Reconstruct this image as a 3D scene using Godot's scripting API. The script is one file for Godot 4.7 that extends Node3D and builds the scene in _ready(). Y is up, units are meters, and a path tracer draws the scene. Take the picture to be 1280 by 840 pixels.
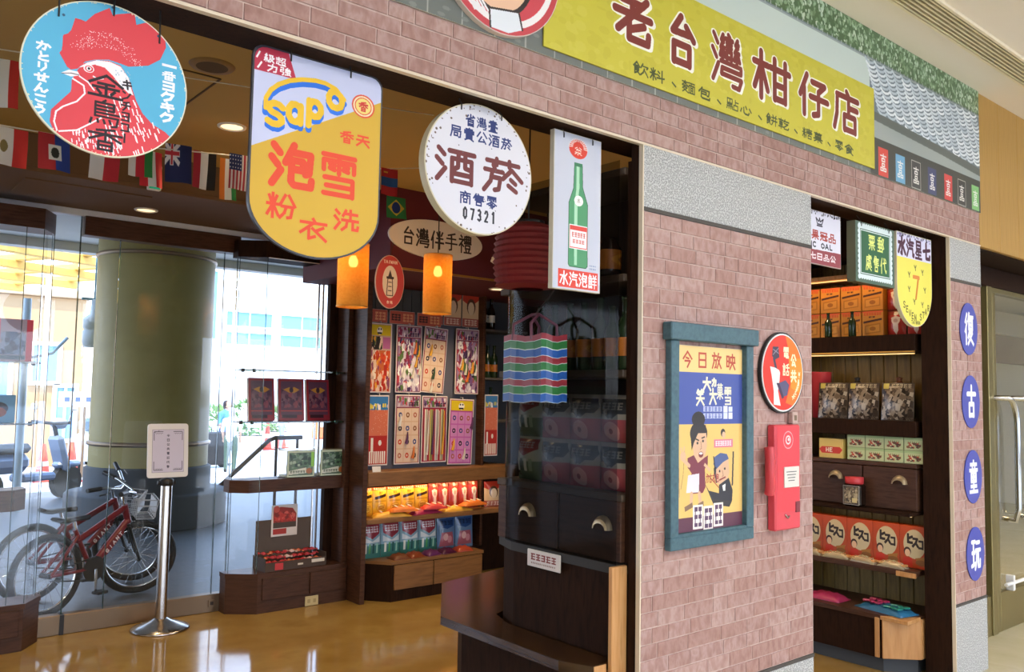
extends Node3D
# A souvenir shop front in a hotel lobby. x runs along the brick facade, the facade is the plane z = 0, the lobby is +z, the shop is -z.

var rng := RandomNumberGenerator.new()
var M := {}
var used := {}

func _ready() -> void:
	rng.seed = 7
	setup_view()
	make_materials()
	paint_all()
	build_structure()
	build_facade()
	build_hanging_signs()
	build_shop_ceiling_things()
	build_glass_front()
	build_middle_cabinet()
	build_left_cabinet()
	build_back_shelf()
	build_corner_shelf()
	build_toy_shelf()
	build_stand()
	build_doorway()
	build_outdoors()
	build_bicycles()
	build_people()

# ---------------------------------------------------------------- camera, sky, sun, large lights
func setup_view() -> void:
	var cam := Camera3D.new()
	cam.name = "camera"
	add_child(cam)
	cam.fov = 43.23
	cam.near = 0.02
	cam.far = 400.0
	var back := Vector3(-0.640, -0.068, 0.766).normalized()
	var right := Vector3(0.766, 0.018, 0.642)
	var up := back.cross(right).normalized()
	right = up.cross(back).normalized()
	cam.transform = Transform3D(Basis(right, up, back), Vector3(0, 1.5, 2.015))
	cam.current = true
	var env := Environment.new()
	env.background_mode = Environment.BG_SKY
	var sky := Sky.new()
	var sm := ProceduralSkyMaterial.new()
	sm.sky_top_color = Color(0.62, 0.76, 0.95)
	sm.sky_horizon_color = Color(0.93, 0.96, 1.0)
	sm.ground_horizon_color = Color(0.80, 0.80, 0.80)
	sm.ground_bottom_color = Color(0.5, 0.5, 0.5)
	sm.sky_energy_multiplier = 2.2
	sm.ground_energy_multiplier = 1.2
	sky.sky_material = sm
	env.sky = sky
	env.tonemap_mode = Environment.TONE_MAPPER_LINEAR
	env.tonemap_exposure = 1.02
	env.sdfgi_enabled = true
	env.ssao_enabled = true
	env.ssil_enabled = true
	var we := WorldEnvironment.new()
	we.name = "world_environment"
	we.environment = env
	add_child(we)
	var sun := DirectionalLight3D.new()
	sun.name = "sun"
	sun.light_energy = 2.5
	sun.light_color = Color(1.0, 0.96, 0.88)
	sun.light_angular_distance = 0.6
	sun.shadow_enabled = true
	add_child(sun)
	sun.look_at_from_position(Vector3.ZERO, Vector3(0.35, -1.0, -0.42))
	# unseen lobby ceiling panels, added to light the facade
	for p in [Vector3(0.6, 3.27, 2.6), Vector3(3.6, 3.27, 2.6), Vector3(6.6, 3.27, 2.6), Vector3(-2.4, 3.27, 2.6), Vector3(2.0, 3.27, 5.2), Vector3(5.5, 3.27, 5.2)]:
		area("added_lobby_light", p, Vector2(1.6, 0.9), 1.8, Color(0.97, 0.98, 1.0))

	# unseen hanging trough, added to brighten the lobby ceiling
	area("added_uplight", Vector3(4.5, 2.76, 3.6), Vector2(12.0, 0.22), 24.0, Color(0.96, 0.975, 1.0), false)
	get_node("added_uplight").rotation.x = PI / 2

func area(called: String, at: Vector3, size: Vector2, energy: float, col: Color, down := true) -> void:
	var l := AreaLight3D.new()
	l.name = called
	l.area_size = size
	l.light_energy = energy
	l.light_color = col
	l.shadow_enabled = true
	add_child(l, true)
	l.position = at
	if down:
		l.rotation.x = -PI / 2

# ---------------------------------------------------------------- stroke lettering, each sign on a 100 x 100 grid; @ reuses another one inside a box
const G := {
	"氵": "25 8 75 24;10 36 60 52;15 95 85 62", "木": "5 28 95 28;50 3 50 98;48 30 8 80;52 30 92 80",
	"米": "50 3 50 98;5 45 95 45;20 12 36 34;80 12 64 34;46 48 8 88;54 48 92 88",
	"日": "15 8 15 95;15 8 85 8 85 95;15 50 85 50;15 92 85 92", "口": "12 15 12 92;12 15 88 15 88 92;12 88 88 88",
	"飠": "50 2 5 38;50 2 95 38;30 32 70 32;22 45 78 45 78 68 22 68;22 57 78 57;22 45 22 95 60 80;60 75 92 97",
	"艹": "5 55 95 55;32 20 32 90;68 20 68 90", "田": "12 10 12 92;12 10 88 10 88 92;12 50 88 50;12 90 88 90;50 10 50 90",
	"亻": "70 4 10 55;45 35 45 98", "彳": "70 3 15 30;75 28 10 60;45 50 45 98",
	"言": "40 2 60 10;5 20 95 20;20 36 80 36;20 50 80 50;20 65 20 96;20 65 80 65 80 96;20 92 80 92",
	"阝": "15 5 15 98;15 8 80 8 45 42 80 70 40 75", "攵": "40 2 15 40;28 25 95 25;75 28 10 95;30 45 95 95",
	"酉": "5 10 95 10;15 30 15 95;15 30 85 30 85 95;15 93 85 93;38 10 36 52 20 62;62 10 62 52 80 55;15 72 85 72",
	"雨": "8 10 92 10;50 10 50 92;10 36 10 80;10 36 90 36 90 80;26 50 38 56;26 70 38 76;62 50 74 56;62 70 74 76",
	"弓": "15 10 85 10 85 38 15 38 15 62 88 62 82 92 60 98", "糸": "60 2 30 24 65 30;72 18 20 55 80 52;50 55 50 98;28 66 10 86;72 66 90 86",
	"魚": "40 2 12 26;35 12 70 12 58 28;15 28 85 28 85 70 15 70 15 28;15 49 85 49;50 28 50 70;12 80 18 96;36 82 40 94;60 82 64 94;84 80 92 95",
	"老": "20 22 75 22;48 4 48 42;5 44 95 44;85 12 12 78;78 58 42 72;40 55 40 88 88 88 90 72",
	"台": "48 4 22 36 80 34;64 20 88 42;@口 18 50 64 46",
	"灣": "@氵 0 0 24 100;@言 42 0 24 50;@糸 24 4 18 48;@糸 68 4 22 48;28 56 92 56 92 68 32 68 30 80 94 80 86 98 66 97",
	"柑": "@木 0 0 42 100;46 28 100 28;58 8 58 92;88 8 88 92;58 60 88 60;58 90 88 90",
	"仔": "@亻 0 0 38 100;44 16 88 16 66 36;66 36 66 88 48 94;38 52 98 52",
	"店": "50 0 58 10;12 14 95 14;14 14 12 60 2 96;58 22 58 54;58 38 92 38;@口 34 52 56 46",
	"飲": "@飠 0 0 46 100;64 2 50 38;60 20 98 20 90 36;74 38 66 70 48 96;74 50 98 96",
	"料": "@米 0 0 46 100;56 14 68 26;52 40 66 52;48 70 100 60;84 2 84 98",
	"麵": "4 12 48 12;26 2 26 44;4 44 50 44;26 16 8 36;26 16 44 36;24 48 6 70;12 58 42 58 8 96;16 70 50 96;52 8 98 8;74 8 70 26;56 28 56 94;56 28 96 28 96 94;56 92 96 92;68 28 68 92;84 28 84 92;68 50 84 50;68 70 84 70",
	"包": "34 2 8 44;28 18 88 18 84 60 72 64;26 36 64 36 64 56 28 56;28 36 26 84 36 92 90 92 92 76",
	"點": "6 6 6 44;6 6 46 6 46 44;6 42 46 42;26 6 26 74;6 56 46 56;2 72 50 72;6 82 2 96;18 82 20 94;32 82 36 94;44 82 52 94;72 4 72 44;72 22 98 22;@口 54 44 44 54",
	"心": "12 50 4 80;30 36 32 82 44 92 70 92 76 74;46 22 56 44;78 34 94 62",
	"餅": "@飠 0 0 44 100;60 2 68 18;92 2 84 18;50 26 100 26;48 56 100 56;64 26 62 70 50 98;86 26 86 98",
	"乾": "2 16 46 16;24 2 24 30;@日 6 30 36 34;2 78 48 78;24 64 24 98;62 2 50 30;58 18 98 18;54 40 90 40 54 76 56 92 90 92 96 76",
	"糖": "@米 0 0 38 100;68 0 72 8;42 12 98 12;44 12 42 60 34 96;52 26 92 26 92 48 52 48;46 37 100 37;70 18 70 58;@口 52 64 44 34",
	"菓": "@艹 8 0 84 24;20 28 20 58;20 28 80 28 80 58;20 43 80 43;20 57 80 57;50 28 50 100;4 68 96 68;46 70 10 94;54 70 90 94",
	"零": "@雨 6 0 88 46;50 44 8 70;50 44 92 70;38 62 58 62;24 74 76 74 56 90;42 84 56 98",
	"食": "50 2 4 38;50 2 96 38;44 24 56 32;24 40 76 40 76 66 24 66;24 53 76 53;24 40 24 94 50 82;76 70 54 80;52 68 94 98",
	"、": "30 60 55 85", "一": "6 50 94 50",
	"番": "72 2 22 12;8 28 92 28;50 8 50 50;30 14 38 24;70 14 62 24;46 30 6 52;54 30 94 52;@田 18 52 64 46",
	"金": "50 2 5 42;50 2 95 42;28 40 72 40;15 58 85 58;50 40 50 92;26 68 36 84;74 68 64 84;5 94 95 94",
	"鳥": "50 0 40 10;20 12 20 64;20 12 76 12 76 38;20 25 76 25;20 38 76 38;20 51 92 51;20 64 90 64 86 94 72 97;10 76 6 94;28 76 30 88;46 76 50 88;64 74 68 86",
	"香": "74 2 26 12;6 26 94 26;50 8 50 54;46 28 8 54;54 28 92 54;@日 24 56 52 42",
	"超": "4 20 46 20;26 4 26 36;2 38 50 38;26 38 26 84;26 60 48 60;12 54 6 90;6 82 30 94 98 96;54 10 90 10 86 40 76 42;70 10 54 44;@口 56 52 38 34",
	"級": "@糸 0 0 42 100;48 12 84 12 76 40 96 40 56 96;60 12 56 60 42 96;62 50 96 96",
	"強": "@弓 0 0 36 100;68 2 48 26 88 24;78 14 92 32;50 36 88 36 88 60 50 60 50 36;69 26 69 88;44 90 90 82;84 74 96 94",
	"力": "10 28 84 28 78 88 58 92;48 4 44 50 8 96", "天": "14 14 86 14;6 46 94 46;50 14 48 50 6 96;52 50 94 96",
	"泡": "@氵 0 0 28 100;@包 28 0 72 100", "雪": "@雨 4 0 92 50;16 58 84 58 84 96;20 76 84 76;14 94 84 94",
	"粉": "@米 0 0 44 100;64 4 46 46;76 4 98 46;52 50 90 50 84 90 72 93;68 50 62 74 46 96",
	"衣": "48 0 54 12;6 20 94 20;48 22 6 68;34 44 34 92 56 80;84 36 62 52;46 44 94 96",
	"洗": "@氵 0 0 28 100;48 4 36 32;42 20 94 20;66 2 66 48;32 50 98 50;54 50 50 78 32 96;76 50 76 90 96 90 98 74",
	"省": "50 0 50 24;28 10 14 26;74 8 90 22;74 22 8 46;28 44 28 98;28 44 78 44 78 98;28 62 78 62;28 79 78 79;28 95 78 95",
	"臺": "20 10 80 10;50 0 50 20;10 22 90 22;28 30 72 30 72 44 28 44 28 30;8 62 8 52 92 52 90 62;30 64 70 64;46 64 30 78 72 76;24 87 76 87;50 78 50 97;8 97 92 97",
	"局": "16 8 84 8 84 30 16 30;16 8 14 60 4 96;18 46 90 46 86 90 72 94;34 60 64 60 64 84 34 84 34 60",
	"賣": "22 10 78 10;50 0 50 22;10 22 90 22;12 30 88 30 88 44 12 44 12 30;36 30 36 44;62 30 62 44;24 50 76 50 76 84 24 84 24 50;24 62 76 62;24 73 76 73;38 86 14 98;62 86 88 98",
	"公": "36 6 8 48;64 6 94 46;48 42 22 86 78 80;64 62 86 94", "酒": "@氵 0 0 28 100;@酉 30 0 70 100",
	"菸": "@艹 6 0 88 24;26 24 30 34;6 40 50 40;24 40 20 70 4 98;22 58 44 58 40 90 30 94;72 28 50 58;72 28 98 56;70 56 82 66;64 74 84 88",
	"商": "46 0 54 8;8 14 92 14;34 18 40 28;66 18 60 28;12 32 12 98;12 32 88 32 88 96;40 34 28 54;58 34 72 54;@口 34 56 32 36",
	"售": "28 2 6 40;22 18 22 56;44 2 52 14;22 18 92 18;22 30 86 30;22 42 86 42;22 54 94 54;56 18 56 54;@口 24 62 54 36",
	"水": "50 2 50 92 38 86;8 32 38 32 6 84;86 18 60 42;52 34 96 88",
	"汽": "@氵 0 0 28 100;48 2 34 34;44 18 94 18;44 34 86 34;36 52 82 52 84 90 96 94 98 80",
	"鮮": "@魚 0 0 50 100;60 6 68 20;94 6 84 20;54 28 100 28;56 48 98 48;52 70 100 70;77 28 77 98",
	"伴": "@亻 0 0 36 100;46 8 56 28;90 6 80 26;44 40 94 40;36 64 100 64;68 2 68 98",
	"手": "78 2 24 14;14 32 86 32;4 58 96 58;50 10 52 90 36 94",
	"禮": "16 2 26 12;4 24 38 24 4 60;22 44 22 98;26 50 40 62;48 8 96 8 96 36 48 36 48 8;64 2 64 36;80 2 80 36;48 22 96 22;44 46 100 46;54 56 90 56 90 74 54 74 54 56;58 78 62 90;86 78 82 90;44 96 100 96",
	"今": "50 4 6 48;50 4 94 48;36 40 62 46;24 60 76 60 48 98", "放": "22 0 28 12;2 20 48 20;20 20 18 60 2 96;20 46 44 46 40 88 28 92;@攵 48 0 52 100",
	"映": "@日 0 10 36 76;46 22 94 22 94 56;46 22 46 56;38 56 100 56;70 2 68 60 40 98;72 60 98 98",
	"共": "12 24 88 24;32 4 32 58;68 4 68 58;4 58 96 58;36 68 12 96;64 68 90 96",
	"電": "@雨 6 0 88 48;20 52 80 52 80 82 20 82 20 52;20 67 80 67;50 48 50 92 88 92 90 80",
	"話": "@言 0 0 44 100;90 4 56 16;50 34 100 34;76 12 76 60;@口 56 58 40 40",
	"郵": "50 2 14 10;4 24 62 24;34 8 34 92;16 24 16 70;52 24 52 70;2 47 64 47;8 70 60 70;2 92 64 92;@阝 66 4 34 94",
	"票": "8 8 92 8;14 20 86 20 86 44 14 44 14 20;38 8 38 44;62 8 62 44;24 54 76 54;6 66 94 66;50 66 50 96;28 76 14 92;72 76 88 92",
	"代": "@亻 0 0 38 100;40 36 98 28;60 4 74 70 94 94 98 78;80 6 92 18",
	"處": "50 0 50 14;50 8 86 8;14 16 92 16 88 26;14 16 12 60 2 96;28 30 74 24;48 20 48 38 80 38;36 46 22 70;32 54 54 54 26 94;34 66 90 96;62 50 60 76;62 50 82 50 84 74 94 74",
	"七": "4 48 96 36;44 4 44 86 92 86 94 70",
	"星": "22 4 22 44;22 4 78 4 78 44;22 24 78 24;22 43 78 43;30 48 12 70;24 58 88 58;50 46 50 96;20 76 82 76;6 96 94 96",
	"果": "20 4 20 48;20 4 80 4 80 48;20 26 80 26;20 47 80 47;50 4 50 100;4 60 96 60;46 62 10 92;54 62 90 92",
	"冠": "8 24 8 10 92 10 88 24;14 34 46 34;6 50 52 50;22 50 20 74 4 96;38 50 38 88 94 90 96 76;54 44 98 44;82 28 82 72 70 74;62 54 68 62",
	"品": "@口 24 0 52 44;@口 0 52 46 46;@口 54 52 46 46",
	"復": "@彳 0 0 34 100;50 0 38 24;46 12 96 12;46 24 88 24 88 50 46 50 46 24;46 37 88 37;56 52 36 78;50 62 86 62 36 98;50 72 98 98",
	"古": "4 26 96 26;50 2 50 52;@口 18 50 64 48",
	"童": "50 0 50 8;14 12 86 12;34 16 38 26;66 16 62 26;6 30 94 30;22 38 78 38 78 64 22 64 22 38;22 51 78 51;50 38 50 94;18 80 82 80;6 96 94 96",
	"玩": "4 12 40 12;6 46 38 46;0 86 42 80;22 12 22 84;54 16 90 16;44 40 100 40;60 40 56 74 40 96;76 40 76 90 96 90 98 72",
	"大": "6 36 94 36;50 4 48 44 6 96;52 44 94 96", "笑": "24 0 10 22;18 12 44 12;64 0 50 22;58 12 90 12;22 30 80 26;6 54 94 54;50 30 48 58 8 98;52 58 92 98",
	"か": "6 34 70 34 60 90 46 86;40 8 34 50 10 94;78 28 96 52", "と": "34 6 40 44;84 34 30 60 26 84 46 92 88 90", "り": "28 8 28 60;72 6 74 50 44 96",
	"せ": "4 40 96 32;68 8 68 60 56 62;30 14 30 84 80 86", "ん": "46 4 10 94 36 54 52 60 58 90 74 90 94 62", "こ": "18 22 80 20;20 74 40 88 84 86", "う": "36 6 66 14;22 40 60 30 80 48 68 76 42 98",
	"ヨ": "14 10 84 10 84 94;18 50 84 50;14 90 84 90", "ク": "40 4 10 52;34 22 84 22 66 72 28 98", "キ": "14 30 84 24;8 62 92 54;44 4 60 98", "ン": "14 14 36 28;16 92 60 72 88 28",
	"チ": "80 6 26 18;6 44 94 44;52 14 50 66 22 98", "コ": "14 14 84 14 84 90;12 86 88 86", "ー": "50 6 50 94", "ヒ": "22 6 22 82 84 84;84 26 22 46", "ス": "16 12 80 12 56 56 10 92;56 54 90 90",
	"0": "50 4 24 24 24 76 50 96 76 76 76 24 50 4", "1": "34 20 54 4 54 96", "2": "24 26 40 6 64 6 76 26 70 46 24 94 78 94", "3": "26 12 50 4 74 20 66 42 44 48 72 56 76 82 52 96 24 86", "7": "20 8 80 8 46 96",
	"A": "8 96 50 4 92 96;24 64 76 64", "B": "18 4 18 96;18 4 70 10 74 36 18 48 80 58 76 92 18 96", "C": "84 16 50 4 18 26 18 74 50 96 84 84", "E": "84 6 18 6 18 94 84 94;18 48 70 48", "G": "84 16 50 4 18 26 18 74 50 96 84 82 84 54 54 54",
	"H": "16 4 16 96;84 4 84 96;16 50 84 50", "I": "50 4 50 96", "L": "22 4 22 94 84 94", "N": "16 96 16 4 84 96 84 4", "O": "50 4 14 30 14 70 50 96 86 70 86 30 50 4", "P": "20 96 20 4 78 10 78 46 20 54",
	"R": "18 96 18 4 74 10 74 44 18 50 80 96", "S": "82 18 66 6 44 4 24 14 20 30 34 44 62 52 78 64 80 80 64 94 40 96 18 86", "T": "8 6 92 6;50 6 50 96", "U": "16 4 16 74 50 96 84 74 84 4", "V": "8 4 50 96 92 4", "W": "4 4 26 96 50 30 74 96 96 4",
	"a": "74 44 56 34 36 36 22 52 22 74 36 90 56 92 74 80;76 36 76 94", "p": "24 36 24 128;24 52 40 36 60 36 76 50 78 70 66 88 46 92 26 80", "o": "50 32 30 38 20 56 22 76 36 92 56 94 74 86 80 68 74 46 50 32", "e": "24 62 76 62 70 42 50 32 26 44 22 74 46 96 76 86",
}

# ---------------------------------------------------------------- painting flat print on one atlas
const AW := 2048
var atlas := Image.create(AW, AW, false, Image.FORMAT_RGB8)
var im: Image
var ax := 0
var ay := 0
var arow := 0
var ox := 0
var oy := 0
var cw := 0
var ch := 0
var reg := {}

func C(hex: String) -> Color:
	return Color.html(hex)

func canvas(called: String, w: int, h: int, c: Color) -> void:
	if ax + w + 4 > AW:
		ax = 0
		ay += arow + 4
		arow = 0
	im = atlas
	ox = ax
	oy = ay
	cw = w
	ch = h
	ax += w + 4
	arow = maxi(arow, h)
	if oy + h > AW:
		push_error("atlas is full at " + called)
	reg[called] = Rect2((ox + 0.5) / AW, (oy + 0.5) / AW, (w - 1.0) / AW, (h - 1.0) / AW)
	im.fill_rect(Rect2i(ox, oy, w, h), c)

func span(x0: float, x1: float, y: int, c: Color) -> void:
	var a := clampi(roundi(x0), 0, cw)
	var b := clampi(roundi(x1), 0, cw)
	if b > a and y >= 0 and y < ch:
		im.fill_rect(Rect2i(ox + a, oy + y, b - a, 1), c)

func fill(p: PackedVector2Array, c: Color) -> void:
	var lo := 1e9
	var hi := -1e9
	for q in p:
		lo = minf(lo, q.y)
		hi = maxf(hi, q.y)
	var n := p.size()
	for y in range(maxi(0, floori(lo)), mini(ch - 1, ceili(hi)) + 1):
		var yy := y + 0.5
		var xs: Array[float] = []
		for i in n:
			var a := p[i]
			var b := p[(i + 1) % n]
			if (a.y <= yy) != (b.y <= yy):
				xs.append(a.x + (b.x - a.x) * (yy - a.y) / (b.y - a.y))
		xs.sort()
		for i in range(0, xs.size() - 1, 2):
			span(xs[i], xs[i + 1], y, c)

func P(a: Array) -> PackedVector2Array:
	var r := PackedVector2Array()
	for i in range(0, a.size(), 2):
		r.append(Vector2(a[i] * cw / 1000.0, a[i + 1] * ch / 1000.0))
	return r

func poly(a: Array, c: Color) -> void:
	fill(P(a), c)

func rect(x: float, y: float, w: float, h: float, c: Color) -> void:
	poly([x, y, x + w, y, x + w, y + h, x, y + h], c)

func disc(cx: float, cy: float, rx: float, ry: float, c: Color, n := 40, turn := 0.0) -> void:
	var p := PackedVector2Array()
	for i in n:
		var v := Vector2(cos(TAU * i / n) * rx * cw / 1000.0, sin(TAU * i / n) * ry * ch / 1000.0).rotated(turn)
		p.append(v + Vector2(cx * cw / 1000.0, cy * ch / 1000.0))
	fill(p, c)

func stroke(p: PackedVector2Array, w: float, c: Color) -> void:
	for i in p.size() - 1:
		var d := (p[i + 1] - p[i])
		if d.length() < 0.01:
			continue
		d = d.normalized() * w / 2
		var n := Vector2(-d.y, d.x)
		var e := d * 0.7
		if w < 11.0:
			fill(PackedVector2Array([p[i] + n - e, p[i + 1] + n + e, p[i + 1] - n + e, p[i] - n - e]), c)
			continue
		fill(PackedVector2Array([p[i] + n, p[i + 1] + n, p[i + 1] - n, p[i] - n]), c)
		for q in [p[i], p[i + 1]]:
			var o := PackedVector2Array()
			for k in 12:
				o.append(q + Vector2.from_angle(TAU * k / 12) * w / 2)
			fill(o, c)

func line(a: Array, w: float, c: Color) -> void:
	stroke(P(a), w, c)

func stroke_count(s: String) -> int:
	var n := 0
	if G.has(s):
		for part in G[s].split(";"):
			n += stroke_count(part.split(" ")[0].substr(1)) if part.begins_with("@") else 1
	return maxi(n, 1)

func glyph(s: String, x: float, y: float, w: float, h: float, wt: float, c: Color) -> void:
	if not G.has(s):
		return
	for part in G[s].split(";"):
		if part.begins_with("@"):
			var f: PackedStringArray = part.split(" ")
			glyph(f[0].substr(1), x + w * float(f[1]) / 100.0, y + h * float(f[2]) / 100.0, w * float(f[3]) / 100.0, h * float(f[4]) / 100.0, wt, c)
		else:
			var v: PackedFloat64Array = part.split_floats(" ")
			var p := PackedVector2Array()
			for i in range(0, v.size() - 1, 2):
				p.append(Vector2(x + v[i] * w / 100.0, y + v[i + 1] * h / 100.0))
			stroke(p, wt, c)

# one written character in a box of the canvas, given in thousandths
func word(s: String, x0: float, y0: float, x1: float, y1: float, wt: float, c: Color) -> void:
	wt = minf(wt, 0.46 * minf((x1 - x0) * cw / 1000.0, (y1 - y0) * ch / 1000.0) / sqrt(stroke_count(s)))
	glyph(s, x0 * cw / 1000.0, y0 * ch / 1000.0, (x1 - x0) * cw / 1000.0, (y1 - y0) * ch / 1000.0, wt, c)

func thick(s: String, x0: float, y0: float, x1: float, y1: float, wt: float, c: Color) -> void:
	glyph(s, x0 * cw / 1000.0, y0 * ch / 1000.0, (x1 - x0) * cw / 1000.0, (y1 - y0) * ch / 1000.0, wt, c)

# a run of characters spread over a box: across if it is wide, else downwards
func words(s: String, x0: float, y0: float, x1: float, y1: float, wt: float, c: Color, down := false, gap := 0.12) -> void:
	var n := s.length()
	for i in n:
		if down:
			var d := (y1 - y0) / n
			word(s[i], x0, y0 + d * i + d * gap / 2, x1, y0 + d * (i + 1) - d * gap / 2, wt, c)
		else:
			var d := (x1 - x0) / n
			word(s[i], x0 + d * i + d * gap / 2, y0, x0 + d * (i + 1) - d * gap / 2, y1, wt, c)

func blocks(x0: float, y0: float, x1: float, y1: float, n: int, c: Color) -> void:
	var d := (x1 - x0) / n
	for i in n:
		var a := x0 + d * i + d * 0.1
		rect(a, y0, d * 0.8, (y1 - y0) * 0.22, c)
		rect(a, y0 + (y1 - y0) * 0.4, d * 0.8, (y1 - y0) * 0.2, c)
		rect(a, y1 - (y1 - y0) * 0.2, d * 0.8, (y1 - y0) * 0.2, c)
		rect(a + d * (0.1 + 0.2 * (i % 3)), y0, d * 0.22, y1 - y0, c)

func mosaic(x0: float, y0: float, x1: float, y1: float, n: int, size: float, cols: Array) -> void:
	for i in n:
		var c: Color = C(cols[rng.randi() % cols.size()])
		var q := Vector2(rng.randf_range(x0, x1), rng.randf_range(y0, y1))
		var a := rng.randf() * TAU
		var s := size * rng.randf_range(0.5, 1.4)
		poly([clampf(q.x + cos(a) * s, x0, x1), clampf(q.y + sin(a) * s, y0, y1), clampf(q.x + cos(a + 1.9) * s, x0, x1), clampf(q.y + sin(a + 1.9) * s, y0, y1), clampf(q.x + cos(a + 3.4) * s, x0, x1), clampf(q.y + sin(a + 3.4) * s, y0, y1), clampf(q.x + cos(a + 4.8) * s, x0, x1), clampf(q.y + sin(a + 4.8) * s, y0, y1)], c)

var mural_img: Image
func paint_all() -> void:
	atlas.fill(Color(0.5, 0.5, 0.5))
	paint_yellow()
	paint_signs()
	paint_wall_signs()
	paint_goods()
	paint_flags()
	paint_mural()
	var t := ImageTexture.create_from_image(atlas)
	M.print = mat(Color.WHITE, 0.45)
	M.print.albedo_texture = t
	M.enamel = mat(Color.WHITE, 0.42)
	M.enamel.metallic_specular = 0.35
	M.enamel.albedo_texture = t
	M.foil = mat(Color.WHITE, 0.2)
	M.foil.albedo_texture = t
	M.cloth_print = mat(Color.WHITE, 0.85)
	M.cloth_print.albedo_texture = t
	M.cloth_print.backlight_enabled = true
	M.cloth_print.backlight = Color(0.25, 0.25, 0.25)
	M.mural = mat(Color.WHITE, 0.4)
	M.mural.albedo_texture = ImageTexture.create_from_image(mural_img)

func paint_yellow() -> void:
	canvas("yellow", 1640, 304, C("c9bf3a"))
	for i in 500:
		var c := C("c9bf3a").lerp(C("d6cc58") if i % 2 else C("bdb02e"), 0.35)
		disc(rng.randf() * 1000, rng.randf() * 1000, rng.randf_range(3, 14), rng.randf_range(10, 50), c, 8)
	var big := [["老", 148, 244, 190, 700], ["台", 278, 364, 205, 715], ["灣", 406, 502, 185, 715], ["柑", 534, 657, 180, 690], ["仔", 692, 803, 195, 675], ["店", 826, 932, 205, 690]]
	for b in big:
		word(b[0], b[1] + 6, b[3] + 18, b[2] + 6, b[4] + 18, 24, C("f6f4e6"))
		for e in [[-4, 0], [4, 0], [0, -14], [0, 14], [-3, -10], [3, 10], [3, -10], [-3, 10]]:
			word(b[0], b[1] + e[0], b[3] + e[1], b[2] + e[0], b[4] + e[1], 22, C("f6f4e6"))
	for b in big:
		word(b[0], b[1], b[3], b[2], b[4], 22, C("7d2a22"))
	var small := [["飲", 197], ["料", 238], ["、", 285], ["麵", 321], ["包", 366], ["、", 412], ["點", 450], ["心", 492], ["、", 540], ["餅", 576], ["乾", 618], ["、", 664], ["糖", 703], ["菓", 744], ["、", 790], ["零", 828], ["食", 869]]
	for s in small:
		word(s[0], s[1], 826, s[1] + 37, 940, 5.5, C("3f4a1c"))

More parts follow.
